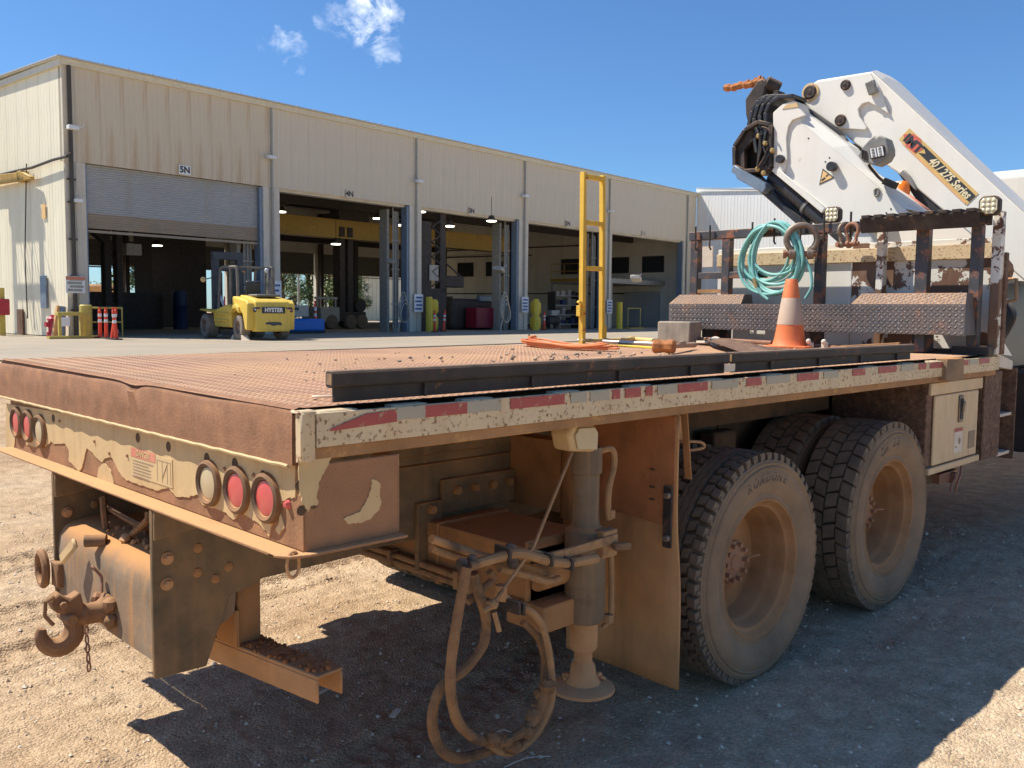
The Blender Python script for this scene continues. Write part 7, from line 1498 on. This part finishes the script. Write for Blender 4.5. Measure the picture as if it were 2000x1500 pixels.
b.build("overhead_guard", m_forkgrey, FK)
b = MB(); b.box(.75, 1.35, WY+.45, -.45, 1.2, 1.45); b.bar((.85, -.87, 1.45), (.68, -.87, 2.05), .55, .14, (1, 0, 0)); b.build("seat", m_forkdk, FK, bevel=.06, seg=2)
MB().tube([(1.55, -.87, 1.3), (1.42, -.87, 1.75)], .03, n=6).build("steering_column", m_forkdk, FK); MB().tube([(1.40+.05*math.cos(t), -.87+.2*math.cos(t), 1.78+.2*math.sin(t)*.8) for t in [k*6.2832/16 for k in range(16)]], .018, n=6, closed=True).build("steering_wheel", m_forkdk, FK)
MB().cyl((.40, -1.35, 1.5), (.40, -1.35, 2.15), .11, n=14).build("exhaust_stack", m_forkgrey, FK); MB().tube([(.40, -1.35, 2.15), (.40, -1.35, 2.4), (.30, -1.35, 2.5)], .04, n=8).build("exhaust_tip", m_forkdk, FK)
for y in (-.45, -1.3): MB().ball((.52, y, 2.42), .085, 10, 8, (.7, 1, 1)).build("rear_work_lamp", m_decalor if y > -.5 else m_lampglass, FK)
MB().box(.46, .54, -.55, -.28, 2.36, 2.5).build("lamp_housing", m_forkdk, FK)
MB().ball((WB-.35, .35, 2.1), .10, 10, 8, (.5, 1, 1)).build("mirror", m_labelbg, FK); MB().tube([(WB-.35, .3, 2.1), (WB-.42, -.2, 2.25)], .02, n=6).build("mirror_arm", m_forkdk, FK)
MB().box(1.2, 1.3, -.05, -.02, 1.12, 1.5).build("fire_extinguisher", m_hydrant, FK, bevel=.03)
b = MB()
for y in (-.42, WY+.42): b.box(WB+.42, WB+.66, y-.11, y+.11, .12, 3.08); b.box(WB+.67, WB+.82, y-.06, y+.06, .12, 2.9)
b.box(WB+.40, WB+.68, WY+.31, -.31, 2.88, 3.16); b.box(WB+.40, WB+.5, WY+.4, -.4, 2.45, 2.55); b.box(WB+.80, WB+.88, WY+.1, -.1, .3, .9); b.build("mast", m_forkdk, FK, bevel=.01)
for y in (-.62, WY+.62): MB().cyl((WB+.5, y, .5), (WB+.5, y, 2.4), .05, n=10).build("lift_cylinder", m_forkdk, FK)
MB().cyl((WB-.3, -.5, 1.0), (WB+.45, -.5, 1.65), .05, n=10).build("tilt_cylinder", m_lampglass, FK)
for y in (-.45, WY+.45): b = MB().box(WB+.88, WB+.95, y-.08, y+.08, .05, .6); b.box(WB+.88, WB+2.1, y-.08, y+.08, .03, .08); b.build("fork", m_forkdk, FK)
# badge, lamps and scuffs on the counterweight
MB().box(-1.012, -.99, -1.30, -.46, .92, 1.14).build("name_panel", m_inkdark, FK, bevel=.01); MB().text("HYSTER", .20, frame((-1.016, -.88, 1.03), *FACE_REAR), .01, bold=.006, sx=.92).build("badge_lettering", m_signwh, FK, smooth=0)
for y in (-.30, -1.46): o = MB().box(-.985, -.95, y-.13, y+.13, .96, 1.13).build("tail_light", m_forkdk, FK, bevel=.02); MB().ball((-.975, y-.04, 1.045), .05, 8, 6, (.4, 1, 1)).build("red_lens", m_redlens, o); MB().ball((-.975, y+.06, 1.045), .04, 8, 6, (.4, 1, 1)).build("clear_lens", m_lampglass, o)
b = MB().prism(rag([(-.62, .62), (-.9, .68), (-1.15, .62), (-1.2, .54), (-.85, .50), (-.6, .55)], .02), 'X', -.9835, -.980); b.build("paint_scuff", m_forkdk, FK, smooth=0)
for x0 in (.36,): o = MB().prism([(x0, 0), (x0+.28, 0), (x0, .18)], 'Y', .02, -.20).build("wheel_chock", m_whitelabel, FK); MB().prism([(-.36, 0), (-.62, 0), (-.36, .18)], 'Y', .02, -.20).build("wheel_chock", m_whitelabel, FK)

# litter on the ground
for (x, y, L_, w_, a, lb) in ((*[(9.268,1.235)][0], .11, .03, -.6, "pale sliver of scrap lying in the shade beyond the front wheel"), (*[(0.935,0.813)][0], .06, .025, .5, "small pale chip lying in the truck's shadow near the hoses"), (*[(0.863,1.19)][0], .14, .012, .2, "thin pale stick lying under the end of the underride bar")):
    z = ground_z(x, y)+.012; o = MB().bar((x-math.cos(a)*L_/2, y-math.sin(a)*L_/2, z), (x+math.cos(a)*L_/2, y+math.sin(a)*L_/2, z+.006), w_, .006).build("scrap", m_tag); tag(o, lb, "scrap")
for (pts, lb) in (([(0.978,0.227),(1.078,0.209),(1.157,0.166)], "dry straw stalk lying right of the hanging hose loop"), ([(1.122,0.447),(1.176,0.431),(1.181,0.379)], "dry straw stalk lying under the hanging hose loop")):
    o = MB().tube(spline([(p[0], p[1], ground_z(*p)+.010+.006*(i == 1)) for i, p in enumerate(pts)], 5), .0022, n=5).build("straw", m_tag); tag(o, lb, "straw")
